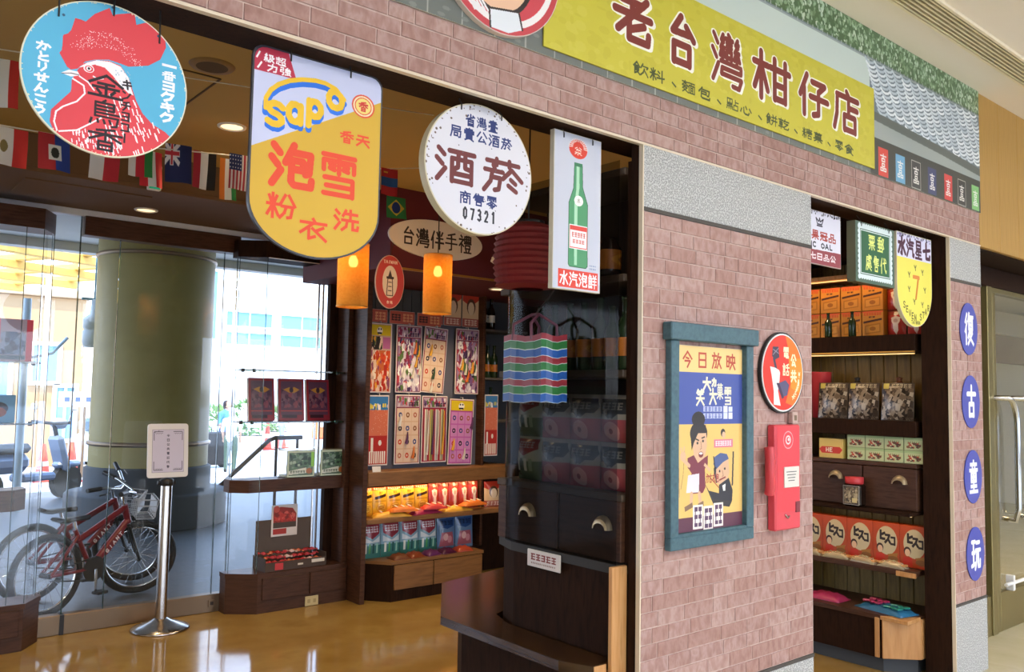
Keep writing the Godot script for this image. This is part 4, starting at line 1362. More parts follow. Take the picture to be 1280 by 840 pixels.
# ---------------------------------------------------------------- room shell
func build_structure() -> void:
	var f := struct("floor", "polished tan stone floor of lobby and shop", "floor")
	slab("floor_slab", Vector3(-6, -0.2, -0.16), Vector3(14, 0, 8), M.floor, f)
	slab("floor_slab", Vector3(5.23, -0.2, -3.9), Vector3(14, 0, -0.16), M.floor, f)
	f = struct("floor_shop", "polished stone floor inside the shop, its dimness painted in as golden tan", "floor")
	slab("floor_slab", Vector3(-6, -0.2, -3.86), Vector3(5.23, 0, -0.16), M.shaded_floor, f)
	var c := struct("ceiling", "cream plaster lobby ceiling", "ceiling")
	slab("ceiling_slab", Vector3(-6, 3.33, -0.16), Vector3(14, 3.5, 8), M.cream, c)
	var cs := struct("ceiling_shop", "brown plaster ceiling inside the shop", "ceiling")
	slab("ceiling_slab", Vector3(-3.2, 2.8, -3.86), Vector3(5.1, 3.5, -0.16), M.plaster, cs)
	var so := struct("ceiling_soffit", "lowered brown soffit along the window", "ceiling")
	slab("soffit_slab", Vector3(-3.2, 2.6, -3.86), Vector3(2.8, 2.8, -2.88), M.soffit, so, 0.004)
	slab("edge_bead", Vector3(-3.2, 2.60, -2.888), Vector3(2.8, 2.625, -2.876), M.soffit, so, 0.003)
	slab("access_panel", Vector3(0.85, 2.594, -3.5), Vector3(1.5, 2.602, -3.05), M.soffit, so, 0.002)
	var bk := struct("wall_bulkhead", "dark red bulkhead over the back shelves", "wall")
	slab("bulkhead", Vector3(2.8, 2.29, -3.76), Vector3(5.1, 2.8, -2.55), M.maroon, bk)
	slab("gold_bead", Vector3(2.8, 2.276, -2.56), Vector3(5.1, 2.29, -2.545), M.gold, bk)
	var w := struct("wall_back", "dark wood back wall of the shop", "wall")
	slab("wall_slab", Vector3(3.14, 0, -3.86), Vector3(5.1, 2.8, -3.74), M.wood_dark, w)
	w = struct("wall_right", "dark partition wall behind the toy shelves", "wall")
	slab("wall_slab", Vector3(5.1, 0, -3.86), Vector3(5.23, 3.5, -0.16), M.wood_dark, w)
	w = struct("wall_left", "shop end wall beyond the window", "wall")
	slab("wall_slab", Vector3(-3.3, 0, -3.86), Vector3(-3.2, 3.5, 0), M.cream, w)
	w = struct("wall_lobby", "cream lobby walls facing the shop", "wall")
	slab("wall_slab", Vector3(-6.1, 0, -0.16), Vector3(-6, 3.5, 8), M.lobby, w)
	slab("wall_slab", Vector3(14, 0, -4), Vector3(14.1, 3.5, 8), M.lobby, w)
	slab("wall_sill", Vector3(-6.1, 0, 8), Vector3(14.1, 0.3, 8.2), M.lobby, w)
	slab("wall_head", Vector3(-6.1, 3.2, 8), Vector3(14.1, 3.5, 8.2), M.lobby, w)
	var lw := struct("window_2", "long window wall of the lobby facing the shop", "window")
	for i in 11:
		slab("mullion", Vector3(-6.1 + i * 2.01, 0.3, 8.02), Vector3(-6.02 + i * 2.01, 3.2, 8.18), M.brushed, lw)
	for i in 10:
		var sp := S()
		quad(sp, Vector3(-6.02 + i * 2.01, 0.3, 8.1), Vector3(-4.09 + i * 2.01, 0.3, 8.1), Vector3(-4.09 + i * 2.01, 3.2, 8.1), Vector3(-6.02 + i * 2.01, 3.2, 8.1), Vector3(0, 0, 9))
		obj("pane", sp, M.glass, lw)
	var ow := struct("ceiling_added_eaves", "unseen deep eaves added outside the lobby windows to block the sun", "ceiling")  # overhang added out of view to keep sun off the lobby floor
	slab("sun_block_slab", Vector3(-8, 3.5, 8.0), Vector3(16, 3.7, 11.5), M.lobby, ow)
	slab("bounce_terrace", Vector3(-30, -0.3, 8.2), Vector3(40, -0.05, 60), M.road, ow)  # unseen sunlit ground, stretched out to bounce light onto the lobby ceiling
	slab("wall_slab", Vector3(-6.1, 0, -0.16), Vector3(-3.2, 3.5, 0), M.cream, w)
	# unseen glowing panels added to light the facade, just above their area lights
	for p in [Vector3(0.6, 3.30, 2.6), Vector3(3.6, 3.30, 2.6), Vector3(6.6, 3.30, 2.6), Vector3(-2.4, 3.30, 2.6), Vector3(2.0, 3.30, 5.2), Vector3(5.5, 3.30, 5.2)]:
		var t := thing("added_ceiling_panel", "unseen flat white lobby ceiling panel added to light the facade", "ceiling light", p, Basis(), "added lobby ceiling lights")
		var st := S()
		box(st, Vector3(0, 0.012, 0), Vector3(1.66, 0.035, 0.96), 0.004)
		obj("housing", st, M.white, t)
		st = S()
		box(st, Vector3(0, -0.008, 0), Vector3(1.58, 0.006, 0.88))
		var gm := mat(Color.WHITE, 0.5)
		gm.emission_enabled = true
		gm.emission = Color(1.0, 0.97, 0.92)
		gm.emission_energy_multiplier = 1.0
		obj("diffuser", st, gm, t)
	var tr := thing("added_light_trough", "unseen long white hanging trough added to brighten the lobby ceiling", "ceiling light", Vector3(4.5, 2.70, 3.6))  # added out of view so that the lobby ceiling gets brighter
	var ts := S()
	box(ts, Vector3(0, 0, 0), Vector3(12.1, 0.02, 0.3), 0.004)
	for e in [-1, 1]:
		box(ts, Vector3(0, 0.025, e * 0.14), Vector3(12.1, 0.05, 0.02), 0.004)
	obj("trough", ts, M.white, tr)
	ts = S()
	box(ts, Vector3(0, 0.03, 0), Vector3(12.0, 0.02, 0.2))
	var tm := mat(Color.WHITE, 0.5)
	tm.emission_enabled = true
	tm.emission = Color(1.0, 0.98, 0.95)
	tm.emission_energy_multiplier = 1.0
	obj("glowing_tube", ts, tm, tr)
	for e in [-5.0, 0.0, 5.0]:
		ts = S()
		tube(ts, [Vector3(e, 0, 0), Vector3(e, 0.63, 0)], 0.006, 6)
		obj("hanger", ts, M.wire, tr)
	# slot diffuser of the air conditioning along the facade
	var v := thing("air_vent", "long slotted air vent in the cream lobby ceiling", "air vent", Vector3(2.6, 3.33, 0.295))
	var sv := S()
	box(sv, Vector3(0, -0.002, 0), Vector3(7.2, 0.004, 0.13))
	obj("backing", sv, mat(C("5a5036"), 0.8), v)
	sv = S()
	box(sv, Vector3(0, -0.008, 0.072), Vector3(7.2, 0.016, 0.016), 0.002)
	box(sv, Vector3(0, -0.006, -0.072), Vector3(7.2, 0.012, 0.016), 0.002)
	obj("frame", sv, mat(C("efe3c8"), 0.5), v)
	for i in 6:
		sv = S()
		box(sv, Vector3(0, -0.009, -0.052 + i * 0.021), Vector3(7.2, 0.012, 0.009), 0.001)
		obj("slat", sv, mat(C("d8cca8"), 0.5) if i == 0 else v.get_child(2).mesh.surface_get_material(0), v)

var brick_meshes := {}
func brick_mesh(w: float, h: float) -> ArrayMesh:
	var key := Vector2i(roundi(w * 1000), roundi(h * 1000))
	if not brick_meshes.has(key):
		var st := S()
		var a := w / 2
		var b := h / 2
		var e := 0.0014
		var inn := Vector3(0, 0, -0.01)
		quad(st, Vector3(-a + e, b - e, 0.0025), Vector3(a - e, b - e, 0.0025), Vector3(a - e, -b + e, 0.0025), Vector3(-a + e, -b + e, 0.0025), inn)
		quad(st, Vector3(-a, b, 0), Vector3(a, b, 0), Vector3(a - e, b - e, 0.0025), Vector3(-a + e, b - e, 0.0025), inn)
		quad(st, Vector3(-a, -b, 0), Vector3(a, -b, 0), Vector3(a - e, -b + e, 0.0025), Vector3(-a + e, -b + e, 0.0025), inn)
		quad(st, Vector3(-a, b, 0), Vector3(-a, -b, 0), Vector3(-a + e, -b + e, 0.0025), Vector3(-a + e, b - e, 0.0025), inn)
		quad(st, Vector3(a, b, 0), Vector3(a, -b, 0), Vector3(a - e, -b + e, 0.0025), Vector3(a - e, b - e, 0.0025), inn)
		brick_meshes[key] = done(st, M.brick0)
	return brick_meshes[key]

func lay_bricks(parent: Node3D, x0: float, x1: float, y0: float, y1: float, rows: int) -> void:
	var rh := (y1 - y0) / rows
	for r in rows:
		var x := x0 + 0.003
		var first := true
		while x < x1 - 0.01:
			var w: float = [0.09, 0.125, 0.15, 0.20, 0.135, 0.17][rng.randi() % 6]
			if first:
				w = [0.06, 0.09, 0.12, 0.15][rng.randi() % 4]
				first = false
			if x1 - 0.003 - x - w < 0.05:
				w = snappedf(x1 - 0.003 - x, 0.002)
			var o := put("brick", brick_mesh(w - 0.0035, rh - 0.0035), parent, Vector3(x + w / 2, y0 + rh * (r + 0.5) + rng.randf_range(-0.0008, 0.0008), -0.004 + rng.randf_range(0.0, 0.0008)))
			o.material_override = M["brick%d" % (rng.randi() % 4)]
			x += w

func pillar(called: String, label: String, x0: float, x1: float, deep: float) -> Node3D:
	var w := struct(called, label, "wall")
	slab("core", Vector3(x0, 0, -deep), Vector3(x1, 2.413, -0.012), M.wood_dark, w)
	slab("mortar", Vector3(x0, 0.0, -0.012), Vector3(x1, 2.413, -0.004), M.mortar, w)
	slab("granite_band", Vector3(x0 + 0.004, 2.182, -0.004), Vector3(x1 - 0.004, 2.413, 0.001), M.granite, w, 0.002)
	slab("granite_plinth", Vector3(x0 + 0.004, 0, -0.004), Vector3(x1 - 0.004, 0.396, 0.001), M.granite, w, 0.002)
	slab("dark_joint", Vector3(x0, 2.168, -0.004), Vector3(x1, 2.182, 0.002), M.line_dark, w)
	slab("dark_joint", Vector3(x0, 0.396, -0.004), Vector3(x1, 0.41, 0.002), M.line_dark, w)
	slab("edge_trim", Vector3(x0 - 0.003, 0, -0.016), Vector3(x0 + 0.003, 2.413, 0.003), M.trim, w)
	lay_bricks(w, x0 + 0.004, x1 - 0.002, 0.41, 2.168, 32)
	return w

func build_facade() -> void:
	pillar("wall_front", "pink brick pier with the film poster", 2.285, 3.41, 0.055)
	pillar("wall_front_end", "narrow pink brick pier with blue discs", 4.815, 5.235, 0.16)
	var h := struct("wall_header", "brick beam over the shop openings", "wall")
	slab("core", Vector3(-3.3, 2.413, -0.16), Vector3(5.235, 3.33, -0.012), M.wood_dark, h)
	slab("mortar", Vector3(-3.3, 2.413, -0.012), Vector3(5.235, 3.33, -0.004), M.mortar, h)
	slab("edge_trim", Vector3(-3.3, 2.407, -0.016), Vector3(5.235, 2.415, 0.003), M.trim, h)
	lay_bricks(h, 0.2, 5.233, 2.417, 2.603, 4)
	slab("plain_course", Vector3(-3.3, 2.417, -0.004), Vector3(0.2, 2.603, 0.0), M.brick1, h)
	# printed mural
	var t := thing("mural_panel", "printed mural of a tiled roof, trees and small banners above the brick beam", "mural", Vector3(2.7175, 2.6035, 0.0012))
	var st := S()
	box(st, Vector3(0, 0.3635, 0.002), Vector3(5.035, 0.727, 0.004))
	obj("backing_board", st, M.paper, t)
	obj("print", face(PackedVector2Array([Vector2(-2.5175, 0), Vector2(2.5175, 0), Vector2(2.5175, 0.727), Vector2(-2.5175, 0.727)]), 0.0045, Rect2(0, 0, 1, 1)), M.mural, t)
	# yellow name board
	t = thing("shop_name_board", "long olive yellow name board with dark red lettering over the brick beam", "shop sign", Vector3(2.875, 2.829, 0.0062))
	st = S()
	box(st, Vector3(0, 0, 0.003), Vector3(2.18, 0.402, 0.006), 0.001)
	obj("board", st, mat(C("b8ac34"), 0.5), t)
	obj("lettering", face(oblong(2.178, 0.4), 0.0066, reg.yellow), M.print, t)
	# round badge
	t = thing("round_badge", "round red and white badge beside the yellow name board", "sign", Vector3(1.594, 2.853, 0.0062))
	st = S()
	plate(st, oval(0.245, 0.245), 0.0, 0.02)
	obj("disc", st, mat(C("d8c8c0"), 0.5), t)
	obj("print", face(oval(0.242, 0.242), 0.0206, reg.badge), M.print, t)
	# film poster in its teal frame
	t = thing("poster_frame", "teal wooden frame around the film poster on the brick pier", "picture frame", Vector3(2.67, 1.345, 0.0))
	st = S()
	box(st, Vector3(0, 0.395, 0.022), Vector3(0.545, 0.065, 0.044), 0.004)
	obj("lintel", st, M.teal, t)
	for sx in [-1, 1]:
		st = S()
		box(st, Vector3(sx * 0.232, 0.005, 0.015), Vector3(0.046, 0.714, 0.03), 0.003)
		obj("stile", st, M.teal, t)
	st = S()
	box(st, Vector3(0, -0.375, 0.015), Vector3(0.51, 0.046, 0.03), 0.003)
	box(st, Vector3(0, -0.348, 0.012), Vector3(0.42, 0.012, 0.03), 0.003)
	obj("sill", st, M.teal, t)
	t = thing("film_poster", "film poster with a cook and a man in a cap on yellow and blue", "poster", Vector3(2.67, 1.343, 0.0))
	st = S()
	box(st, Vector3(0, 0, 0.004), Vector3(0.418, 0.7, 0.004))
	obj("sheet", st, M.paper, t)
	obj("print", face(oblong(0.416, 0.698), 0.0065, reg.poster), M.print, t)
	# telephone sign
	t = thing("telephone_sign", "round red public telephone sign above the red call box", "sign", Vector3(3.152, 1.609, 0.0))
	st = S()
	plate(st, oval(0.16, 0.17), 0.002, 0.016)
	obj("rim", st, M.black, t)
	st = S()
	plate(st, oval(0.153, 0.163), 0.016, 0.0175)
	obj("white_ring", st, M.white, t)
	obj("print", face(oval(0.147, 0.157), 0.0182, reg.phone_sign), M.enamel, t)
	# red call box
	t = thing("call_box", "flat red wall telephone box with handset on the brick pier", "telephone", Vector3(3.152, 1.177, 0.0))
	st = S()
	box(st, Vector3(0, 0, 0.02), Vector3(0.185, 0.43, 0.04), 0.006)
	obj("body", st, M.call_red, t)
	obj("dial", face(scaled(oblong(0.16, 0.35, 0.01), 0.0), 0.0408, Rect2(reg.call_box.position, reg.call_box.size)), M.print, t, Vector3(0, 0.035, 0))
	st = S()
	box(st, Vector3(0.02, 0.0, 0.043), Vector3(0.11, 0.085, 0.006), 0.002)
	obj("instruction_plate", st, M.paper, t)
	st = S()
	for i in 4:
		box(st, Vector3(0.015, 0.022 - i * 0.012, 0.0463), Vector3(0.075 - i * 0.01, 0.003, 0.0006))
	obj("instruction_text", st, M.grey_dark, t)
	st = S()
	box(st, Vector3(0.068, -0.125, 0.041), Vector3(0.032, 0.045, 0.006), 0.002)
	obj("coin_return", st, mat(C("7c2a34"), 0.5), t)
	st = S()
	tube(st, [Vector3(-0.028, -0.15, 0.042), Vector3(-0.012, -0.165, 0.046), Vector3(0.004, -0.158, 0.042)], 0.004, 6)
	obj("hook", st, M.chrome, t)
	st = S()
	tube(st, [Vector3(-0.122, 0.125, 0.03), Vector3(-0.125, 0.08, 0.036), Vector3(-0.125, -0.03, 0.036), Vector3(-0.122, -0.065, 0.03)], 0.02, 10)
	obj("handset", st, M.red, t)
	st = S()
	box(st, Vector3(-0.1, 0.03, 0.02), Vector3(0.03, 0.05, 0.03), 0.003)
	obj("cradle", st, M.call_red, t)
	t = thing("junction_box", "small grey cable box above the red call box", "cable box", Vector3(3.235, 1.42, 0.0))
	st = S()
	box(st, Vector3(0, 0, 0.012), Vector3(0.04, 0.05, 0.024), 0.003)
	obj("body", st, M.mortar, t)
	st = S()
	box(st, Vector3(0, 0, 0.0245), Vector3(0.018, 0.022, 0.002))
	obj("cover", st, M.brushed, t)
	# blue discs
	var k := 0
	for s in ["復", "古", "童", "玩"]:
		var at: Vector3 = [Vector3(5.045, 1.912, 0), Vector3(5.057, 1.502, 0), Vector3(5.068, 1.083, 0), Vector3(5.08, 0.656, 0)][k]
		t = thing("blue_disc_sign", "blue disc with white character, %s of four on narrow pier" % ["topmost", "second from top", "third from top", "lowest"][k], "sign", at, Basis(), "blue discs on the narrow brick pier")
		st = S()
		plate(st, oval(0.117, 0.148), 0.0005, 0.004)
		obj("disc", st, mat(C("4a4fa8"), 0.5), t)
		obj("print", face(oval(0.1165, 0.1475), 0.0045, reg["blue_" + s]), M.print, t)
		k += 1

func hang(called: String, label: String, at: Vector3, outline: PackedVector2Array, region: String, rim: Material, inset: float, wires: Array, thick := 0.014) -> Node3D:
	var t := thing(called, label, "hanging sign", at, Basis(), "old shop signs hung under the beam")
	var st := S()
	plate(st, outline, -thick / 2, thick / 2)
	obj("plate", st, rim, t)
	obj("print", face(scaled(outline, inset), thick / 2 + 0.0006, reg[region]), M.enamel, t)
	for w in wires:
		st = S()
		tube(st, [Vector3(w[0], w[1] - 0.012, thick / 2 + 0.002), Vector3(w[0], w[1] + 0.004, thick / 2 + 0.002), Vector3(w[0], 2.414 - at.y, 0)], 0.0022, 6)
		obj("hook", st, M.wire, t)
	return t

func build_hanging_signs() -> void:
	hang("rooster_sign", "round light blue hanging sign with a big red rooster head", Vector3(0.508, 2.212, -0.08), oval(0.181, 0.181, 64), "rooster", mat(C("e4dcc0"), 0.5), 0.003, [[0.005, 0.166], [-0.11, 0.13], [0.11, 0.13]], 0.008)
	hang("washing_powder_sign", "yellow and lavender shield sign for washing powder with red writing", Vector3(1.047, 2.128, -0.08), shield(0.39, 0.547, 0.74, 0.032), "shield", mat(C("2b2b34"), 0.4), 0.005, [[-0.09, 0.262], [0.09, 0.262]], 0.01)
	hang("tobacco_wine_sign", "round white enamel sign with brown and navy writing and rusty rim", Vector3(1.597, 2.2, -0.08), oval(0.212, 0.206, 64), "round_white", mat(C("cfc4a4"), 0.5), 0.004, [[-0.08, 0.186], [0.08, 0.186]], 0.03)
	hang("soda_bottle_sign", "tall white hanging sign with a green soda bottle", Vector3(2.027, 2.13, -0.08), oblong(0.228, 0.545), "bottle_sign", mat(C("c9bfa8"), 0.5), 0.002, [[-0.07, 0.262], [0.07, 0.262]], 0.02)
	hang("confectioner_sign", "white hanging sign with a crown mark and dark red foot", Vector3(3.62, 2.258, -0.10), oblong(0.42, 0.255), "crown_sign", mat(C("b8aaa4"), 0.5), 0.003, [[-0.15, 0.12], [0.15, 0.12]], 0.012)
	hang("stamp_shop_sign", "green hanging sign with a white stamp border and yellow-green writing", Vector3(4.1, 2.228, -0.08), oblong(0.395, 0.3), "stamp_sign", mat(C("6a6a50"), 0.5), 0.001, [[-0.14, 0.14], [0.14, 0.14]], 0.045)
	hang("star_soda_sign", "yellow hanging shield with an orange seven and purple heading", Vector3(4.552, 2.142, -0.08), shield(0.405, 0.495, 0.58, 0.006), "star_sign", mat(C("d8d0b0"), 0.5), 0.004, [[-0.14, 0.236], [0.14, 0.236]], 0.02)

# ---------------------------------------------------------------- inside the shop
# vertical prism over a ground plan of [x, z] points
func plan(st: SurfaceTool, pts: Array, y0: float, y1: float) -> void:
	var p := PackedVector2Array()
	for q in pts:
		p.append(Vector2(q[0], q[1]))
	var idx := Geometry2D.triangulate_polygon(p)
	var my := (y0 + y1) / 2
	for i in range(0, idx.size(), 3):
		var a := p[idx[i]]
		var b := p[idx[i + 1]]
		var c := p[idx[i + 2]]
		for y in [y0, y1]:
			tri(st, Vector3(a.x, y, a.y), Vector3(b.x, y, b.y), Vector3(c.x, y, c.y), Vector3((a.x + b.x + c.x) / 3, my, (a.y + b.y + c.y) / 3))
	var ccw := not Geometry2D.is_polygon_clockwise(p)
	for i in p.size():
		var a := p[i]
		var b := p[(i + 1) % p.size()]
		var d := b - a
		var nrm := Vector2(d.y, -d.x) * (1.0 if ccw else -1.0)
		quad(st, Vector3(a.x, y0, a.y), Vector3(b.x, y0, b.y), Vector3(b.x, y1, b.y), Vector3(a.x, y1, a.y), Vector3((a.x + b.x) / 2 - nrm.x, my, (a.y + b.y) / 2 - nrm.y))

func prism(called: String, pts: Array, y0: float, y1: float, m: Material, parent: Node3D) -> MeshInstance3D:
	var st := S()
	plan(st, pts, y0, y1)
	return obj(called, st, m, parent)

func flag(region: String, at: Vector3, w: float, h: float, label: String, turn: float) -> void:
	var st := S(true)
	var r: Rect2 = reg[region]
	var n := 8
	var ph := rng.randf() * 6.0
	var pt := func(i: int, j: int) -> Vector3:
		var u := float(i) / n
		var v := float(j) / 4
		return Vector3((u - 0.5) * w + sin(v * 2.0 + ph) * 0.004, -v * h, sin(u * 5.0 + ph) * 0.010 * (0.3 + v) + v * 0.01)
	for i in n:
		for j in 4:
			quad(st, pt.call(i, j), pt.call(i + 1, j), pt.call(i + 1, j + 1), pt.call(i, j + 1), Vector3(0, -h / 2, -5), Rect2(r.position + r.size * Vector2(float(i) / n, j / 4.0), r.size / Vector2(n, 4)))
	var o := obj("hanging_flag", st, M.cloth_print, null, at, yaw(turn))
	tag(o, label, "flag", "small flags strung under the ceiling")

func build_shop_ceiling_things() -> void:
	var st := S()
	tube(st, [Vector3(-2.0, 2.56, -1.95), Vector3(0.0, 2.55, -1.95), Vector3(0.95, 2.565, -1.95), Vector3(1.6, 2.63, -1.95), Vector3(2.2, 2.68, -1.95), Vector3(2.75, 2.79, -1.95)], 0.003, 6)
	tag(obj("flag_string", st, M.paper), "thin pale string that carries the row of small flags", "string")
	var fl := [
		["flag_mexico", 0.60, 2.556, 0.13, 0.16, "small flag, white with an emblem and red edge, left of the red and blue flag"],
		["flag_haiti", 0.767, 2.56, 0.125, 0.155, "small red and blue flag with a white emblem box"],
		["flag_poland", 0.965, 2.565, 0.12, 0.165, "small white and red two-band flag"],
		["flag_iran", 1.115, 2.585, 0.10, 0.145, "small white, red and green flag next to the two-band flag"],
		["flag_peru", 1.165, 2.57, 0.10, 0.165, "small red, white and red flag behind the white, red and green one"],
		["flag_zealand", 1.282, 2.622, 0.115, 0.18, "small navy flag with a crossed corner"],
		["flag_yemen", 1.40, 2.615, 0.11, 0.18, "small dark red, white and black flag"],
		["flag_ivory", 1.515, 2.60, 0.08, 0.20, "small orange, white and green flag behind the striped flag"],
		["flag_usa", 1.565, 2.628, 0.115, 0.175, "small flag with red and white stripes and a starred corner"],
		["flag_brazil", 2.46, 2.57, 0.12, 0.12, "small green flag with a yellow diamond"],
		["flag_spain", 2.30, 2.69, 0.10, 0.13, "small red and yellow flag near the dark red bulkhead"],
		["flag_mongolia", 2.405, 2.72, 0.10, 0.15, "small red, blue and red flag above the green one"],
	]
	var k := 0
	for f in fl:
		flag(f[0], Vector3(f[1], f[2], -1.95 + 0.012 * (k % 2) - 0.006 + (0.03 if f[0] == "flag_usa" else 0.0)), f[3], f[4], f[5], 0.15 * sin(k * 2.1))
		k += 1
	flag("flag_aqua", Vector3(0.36, 2.62, -1.2), 0.09, 0.16, "light blue pennant high under the ceiling", 0.1)
	flag("flag_italy", Vector3(0.47, 2.60, -1.25), 0.09, 0.17, "small green, white and red flag beside the light blue pennant", -0.1)
	st = S()
	tube(st, [Vector3(-2.0, 2.66, -1.22), Vector3(0.4, 2.615, -1.22), Vector3(2.2, 2.795, -1.22)], 0.0025, 6)
	tag(obj("flag_string", st, M.paper), "second thin pale string nearer the beam", "string")
	# recessed lamps
	for d in [[Vector3(1.569, 2.8, -2.062), "round recessed lamp in the brown shop ceiling"], [Vector3(1.584, 2.6, -3.45), "round recessed lamp in the soffit by the window"]]:
		var t := thing("recessed_lamp", d[1], "ceiling light", d[0])
		st = S()
		lathe(st, [[0.052, -0.004], [0.06, -0.008], [0.068, -0.006], [0.07, 0.0]], Vector3.ZERO, 24)
		obj("trim_ring", st, M.white, t)
		st = S()
		lathe(st, [[0.0, -0.002], [0.053, -0.003]], Vector3.ZERO, 24)
		var gm := mat(C("fff0d8"), 0.5)
		gm.emission_enabled = true
		gm.emission = Color(1.0, 0.86, 0.66)
		gm.emission_energy_multiplier = 1.6
		obj("glowing_lens", st, gm, t)
		var l := SpotLight3D.new()
		l.name = "recessed_lamp_light"
		l.light_color = Color(1.0, 0.86, 0.66)
		l.light_energy = 1.15
		l.spot_angle = 62.0
		l.spot_angle_attenuation = 0.6
		l.spot_range = 12.0
		l.light_size = 0.05
		l.shadow_enabled = true
		t.add_child(l)
		l.position = Vector3(0, -0.02, 0)
		l.rotation.x = -PI / 2
	# unseen lamps; two under the bulkhead are added to brighten the toy cards
	for p in [Vector3(0.2, 2.8, -1.9), Vector3(3.4, 2.8, -1.6), Vector3(-1.2, 2.8, -1.9), Vector3(4.0, 2.8, -0.9), Vector3(3.45, 2.29, -2.95), Vector3(4.0, 2.29, -2.95)]:
		var t := thing("recessed_lamp", "unseen round recessed lamp, in the shop ceiling or added under the bulkhead", "ceiling light", p, Basis(), "recessed lamps of the shop")
		st = S()
		lathe(st, [[0.052, -0.004], [0.06, -0.008], [0.068, -0.006], [0.07, 0.0]], Vector3.ZERO, 24)
		obj("trim_ring", st, M.white, t)
		st = S()
		lathe(st, [[0.0, -0.002], [0.053, -0.003]], Vector3.ZERO, 24)
		var gm := mat(C("fff0d8"), 0.5)
		gm.emission_enabled = true
		gm.emission = Color(1.0, 0.86, 0.66)
		gm.emission_energy_multiplier = 1.6
		obj("glowing_lens", st, gm, t)
		var l := SpotLight3D.new()
		l.name = "recessed_lamp_light"
		l.light_color = Color(1.0, 0.86, 0.66)
		l.light_energy = 0.75 if p.y < 2.5 else 1.15
		l.spot_angle = 62.0
		l.spot_angle_attenuation = 0.6
		l.spot_range = 12.0
		l.light_size = 0.05
		l.shadow_enabled = true
		t.add_child(l)
		l.position = Vector3(0, -0.02, 0)
		l.rotation.x = -PI / 2
	var sp := thing("ceiling_speaker", "round brown speaker grille in the shop ceiling", "speaker", Vector3(1.2, 2.8, -1.34))
	st = S()
	lathe(st, [[0.062, -0.008], [0.085, -0.006], [0.09, 0.0]], Vector3.ZERO, 28)
	obj("ring", st, mat(C("80643a"), 0.6), sp)
	st = S()
	lathe(st, [[0.0, -0.007], [0.064, -0.007]], Vector3.ZERO, 28)
	obj("grille", st, mat(C("4a3820"), 0.8), sp)
	var hatch := thing("ceiling_hatch", "square access hatch flush in the brown shop ceiling", "hatch", Vector3(1.02, 2.8, -1.72))
	for e in [[Vector3(0, 0, 0.26), Vector3(0.52, 0.006, 0.008)], [Vector3(0, 0, -0.26), Vector3(0.52, 0.006, 0.008)], [Vector3(0.26, 0, 0), Vector3(0.008, 0.006, 0.52)], [Vector3(-0.26, 0, 0), Vector3(0.008, 0.006, 0.52)]]:
		st = S()
		box(st, e[0] + Vector3(0, -0.001, 0), e[1])
		obj("edge_bead", st, mat(C("4a3418"), 0.7), hatch)
	var ex := thing("exit_sign", "tiny green lit exit sign behind the flags", "exit sign", Vector3(1.44, 2.66, -2.83))
	st = S()
	box(st, Vector3(0, 0, 0), Vector3(0.07, 0.14, 0.03), 0.004)
	obj("case", st, M.white, ex)
	var em := mat(Color.WHITE, 0.4)
	em.albedo_texture = M.print.albedo_texture
	em.emission_enabled = true
	em.emission = Color(0.1, 0.75, 0.55)
	em.emission_energy_multiplier = 0.35
	obj("screen", face(oblong(0.06, 0.13), 0.0165, reg.flag_sign_green), em, ex)
	# paper lanterns
	for p in [[Vector3(2.236, 1.95, -2.0), "amber cylinder lamp beside the yellow shield sign"], [Vector3(2.787, 1.955, -2.0), "amber cylinder lamp in front of the white oval board"]]:
		var t := thing("pendant_lamp", p[1], "pendant lamp", p[0], Basis(), "amber pendant lamps")
		st = S()
		lathe(st, [[0.083, 0.0], [0.083, 0.335]], Vector3.ZERO, 32)
		var sh := grained(noise_tex(["c8922c", "d09c38", "d8a844", "c08a28"], 0.05), Vector3(3, 3, 3), 0.8)
		sh.albedo_color = Color(1, 1, 1, 0.86)
		sh.transparency = BaseMaterial3D.TRANSPARENCY_ALPHA
		sh.backlight_enabled = true
		sh.backlight = Color(0.62, 0.46, 0.2)
		sh.emission_enabled = true
		sh.emission = Color(0.85, 0.42, 0.06)
		sh.emission_energy_multiplier = 0.03
		obj("lamp_shade", st, sh, t)
		st = S()
		for y in [0.0, 0.335]:
			st = S()
			lathe(st, [[0.0845, y - 0.004], [0.0855, y], [0.0845, y + 0.004]], Vector3.ZERO, 32)
			obj("rim_ring", st, M.gold, t)
		st = S(true)
		lathe(st, [[0.0, 0.21], [0.018, 0.216], [0.027, 0.235], [0.022, 0.256], [0.013, 0.275], [0.0, 0.277]], Vector3.ZERO, 16)
		var bm := mat(C("fff4d8"), 0.5)
		bm.emission_enabled = true
		bm.emission = Color(1.0, 0.8, 0.42)
		bm.emission_energy_multiplier = 9.0
		obj("bulb", st, bm, t)
		st = S()
		tube(st, [Vector3(0, 0.27, 0), Vector3(0, 0.34, 0)], 0.014, 10)
		for a in 3:
			tube(st, [Vector3(0, 0.333, 0), Vector3(sin(a * TAU / 3) * 0.083, 0.333, cos(a * TAU / 3) * 0.083)], 0.002, 5)
		obj("socket", st, M.black, t)
		st = S()
		tube(st, [Vector3(0, 0.34, 0), Vector3(0, 2.8 - p[0].y, 0)], 0.003, 6)
		obj("cord", st, M.black, t)
		var l := OmniLight3D.new()
		l.name = "pendant_lamp_light"
		l.light_color = Color(1.0, 0.76, 0.44)
		l.light_energy = 0.065
		l.omni_range = 12.0
		l.light_size = 0.025
		l.shadow_enabled = true
		t.add_child(l)
		l.position = Vector3(0, 0.24, 0)
	# boards on the bulkhead
	var ob := thing("oval_name_board", "white oval board with black writing on the dark red bulkhead", "sign", Vector3(3.15, 2.497, -2.55))
	st = S()
	plate(st, oval(0.372, 0.127), 0.001, 0.015)
	obj("board", st, M.white, ob)
	obj("print", face(oval(0.37, 0.125), 0.0156, reg.oval_board), M.print, ob)
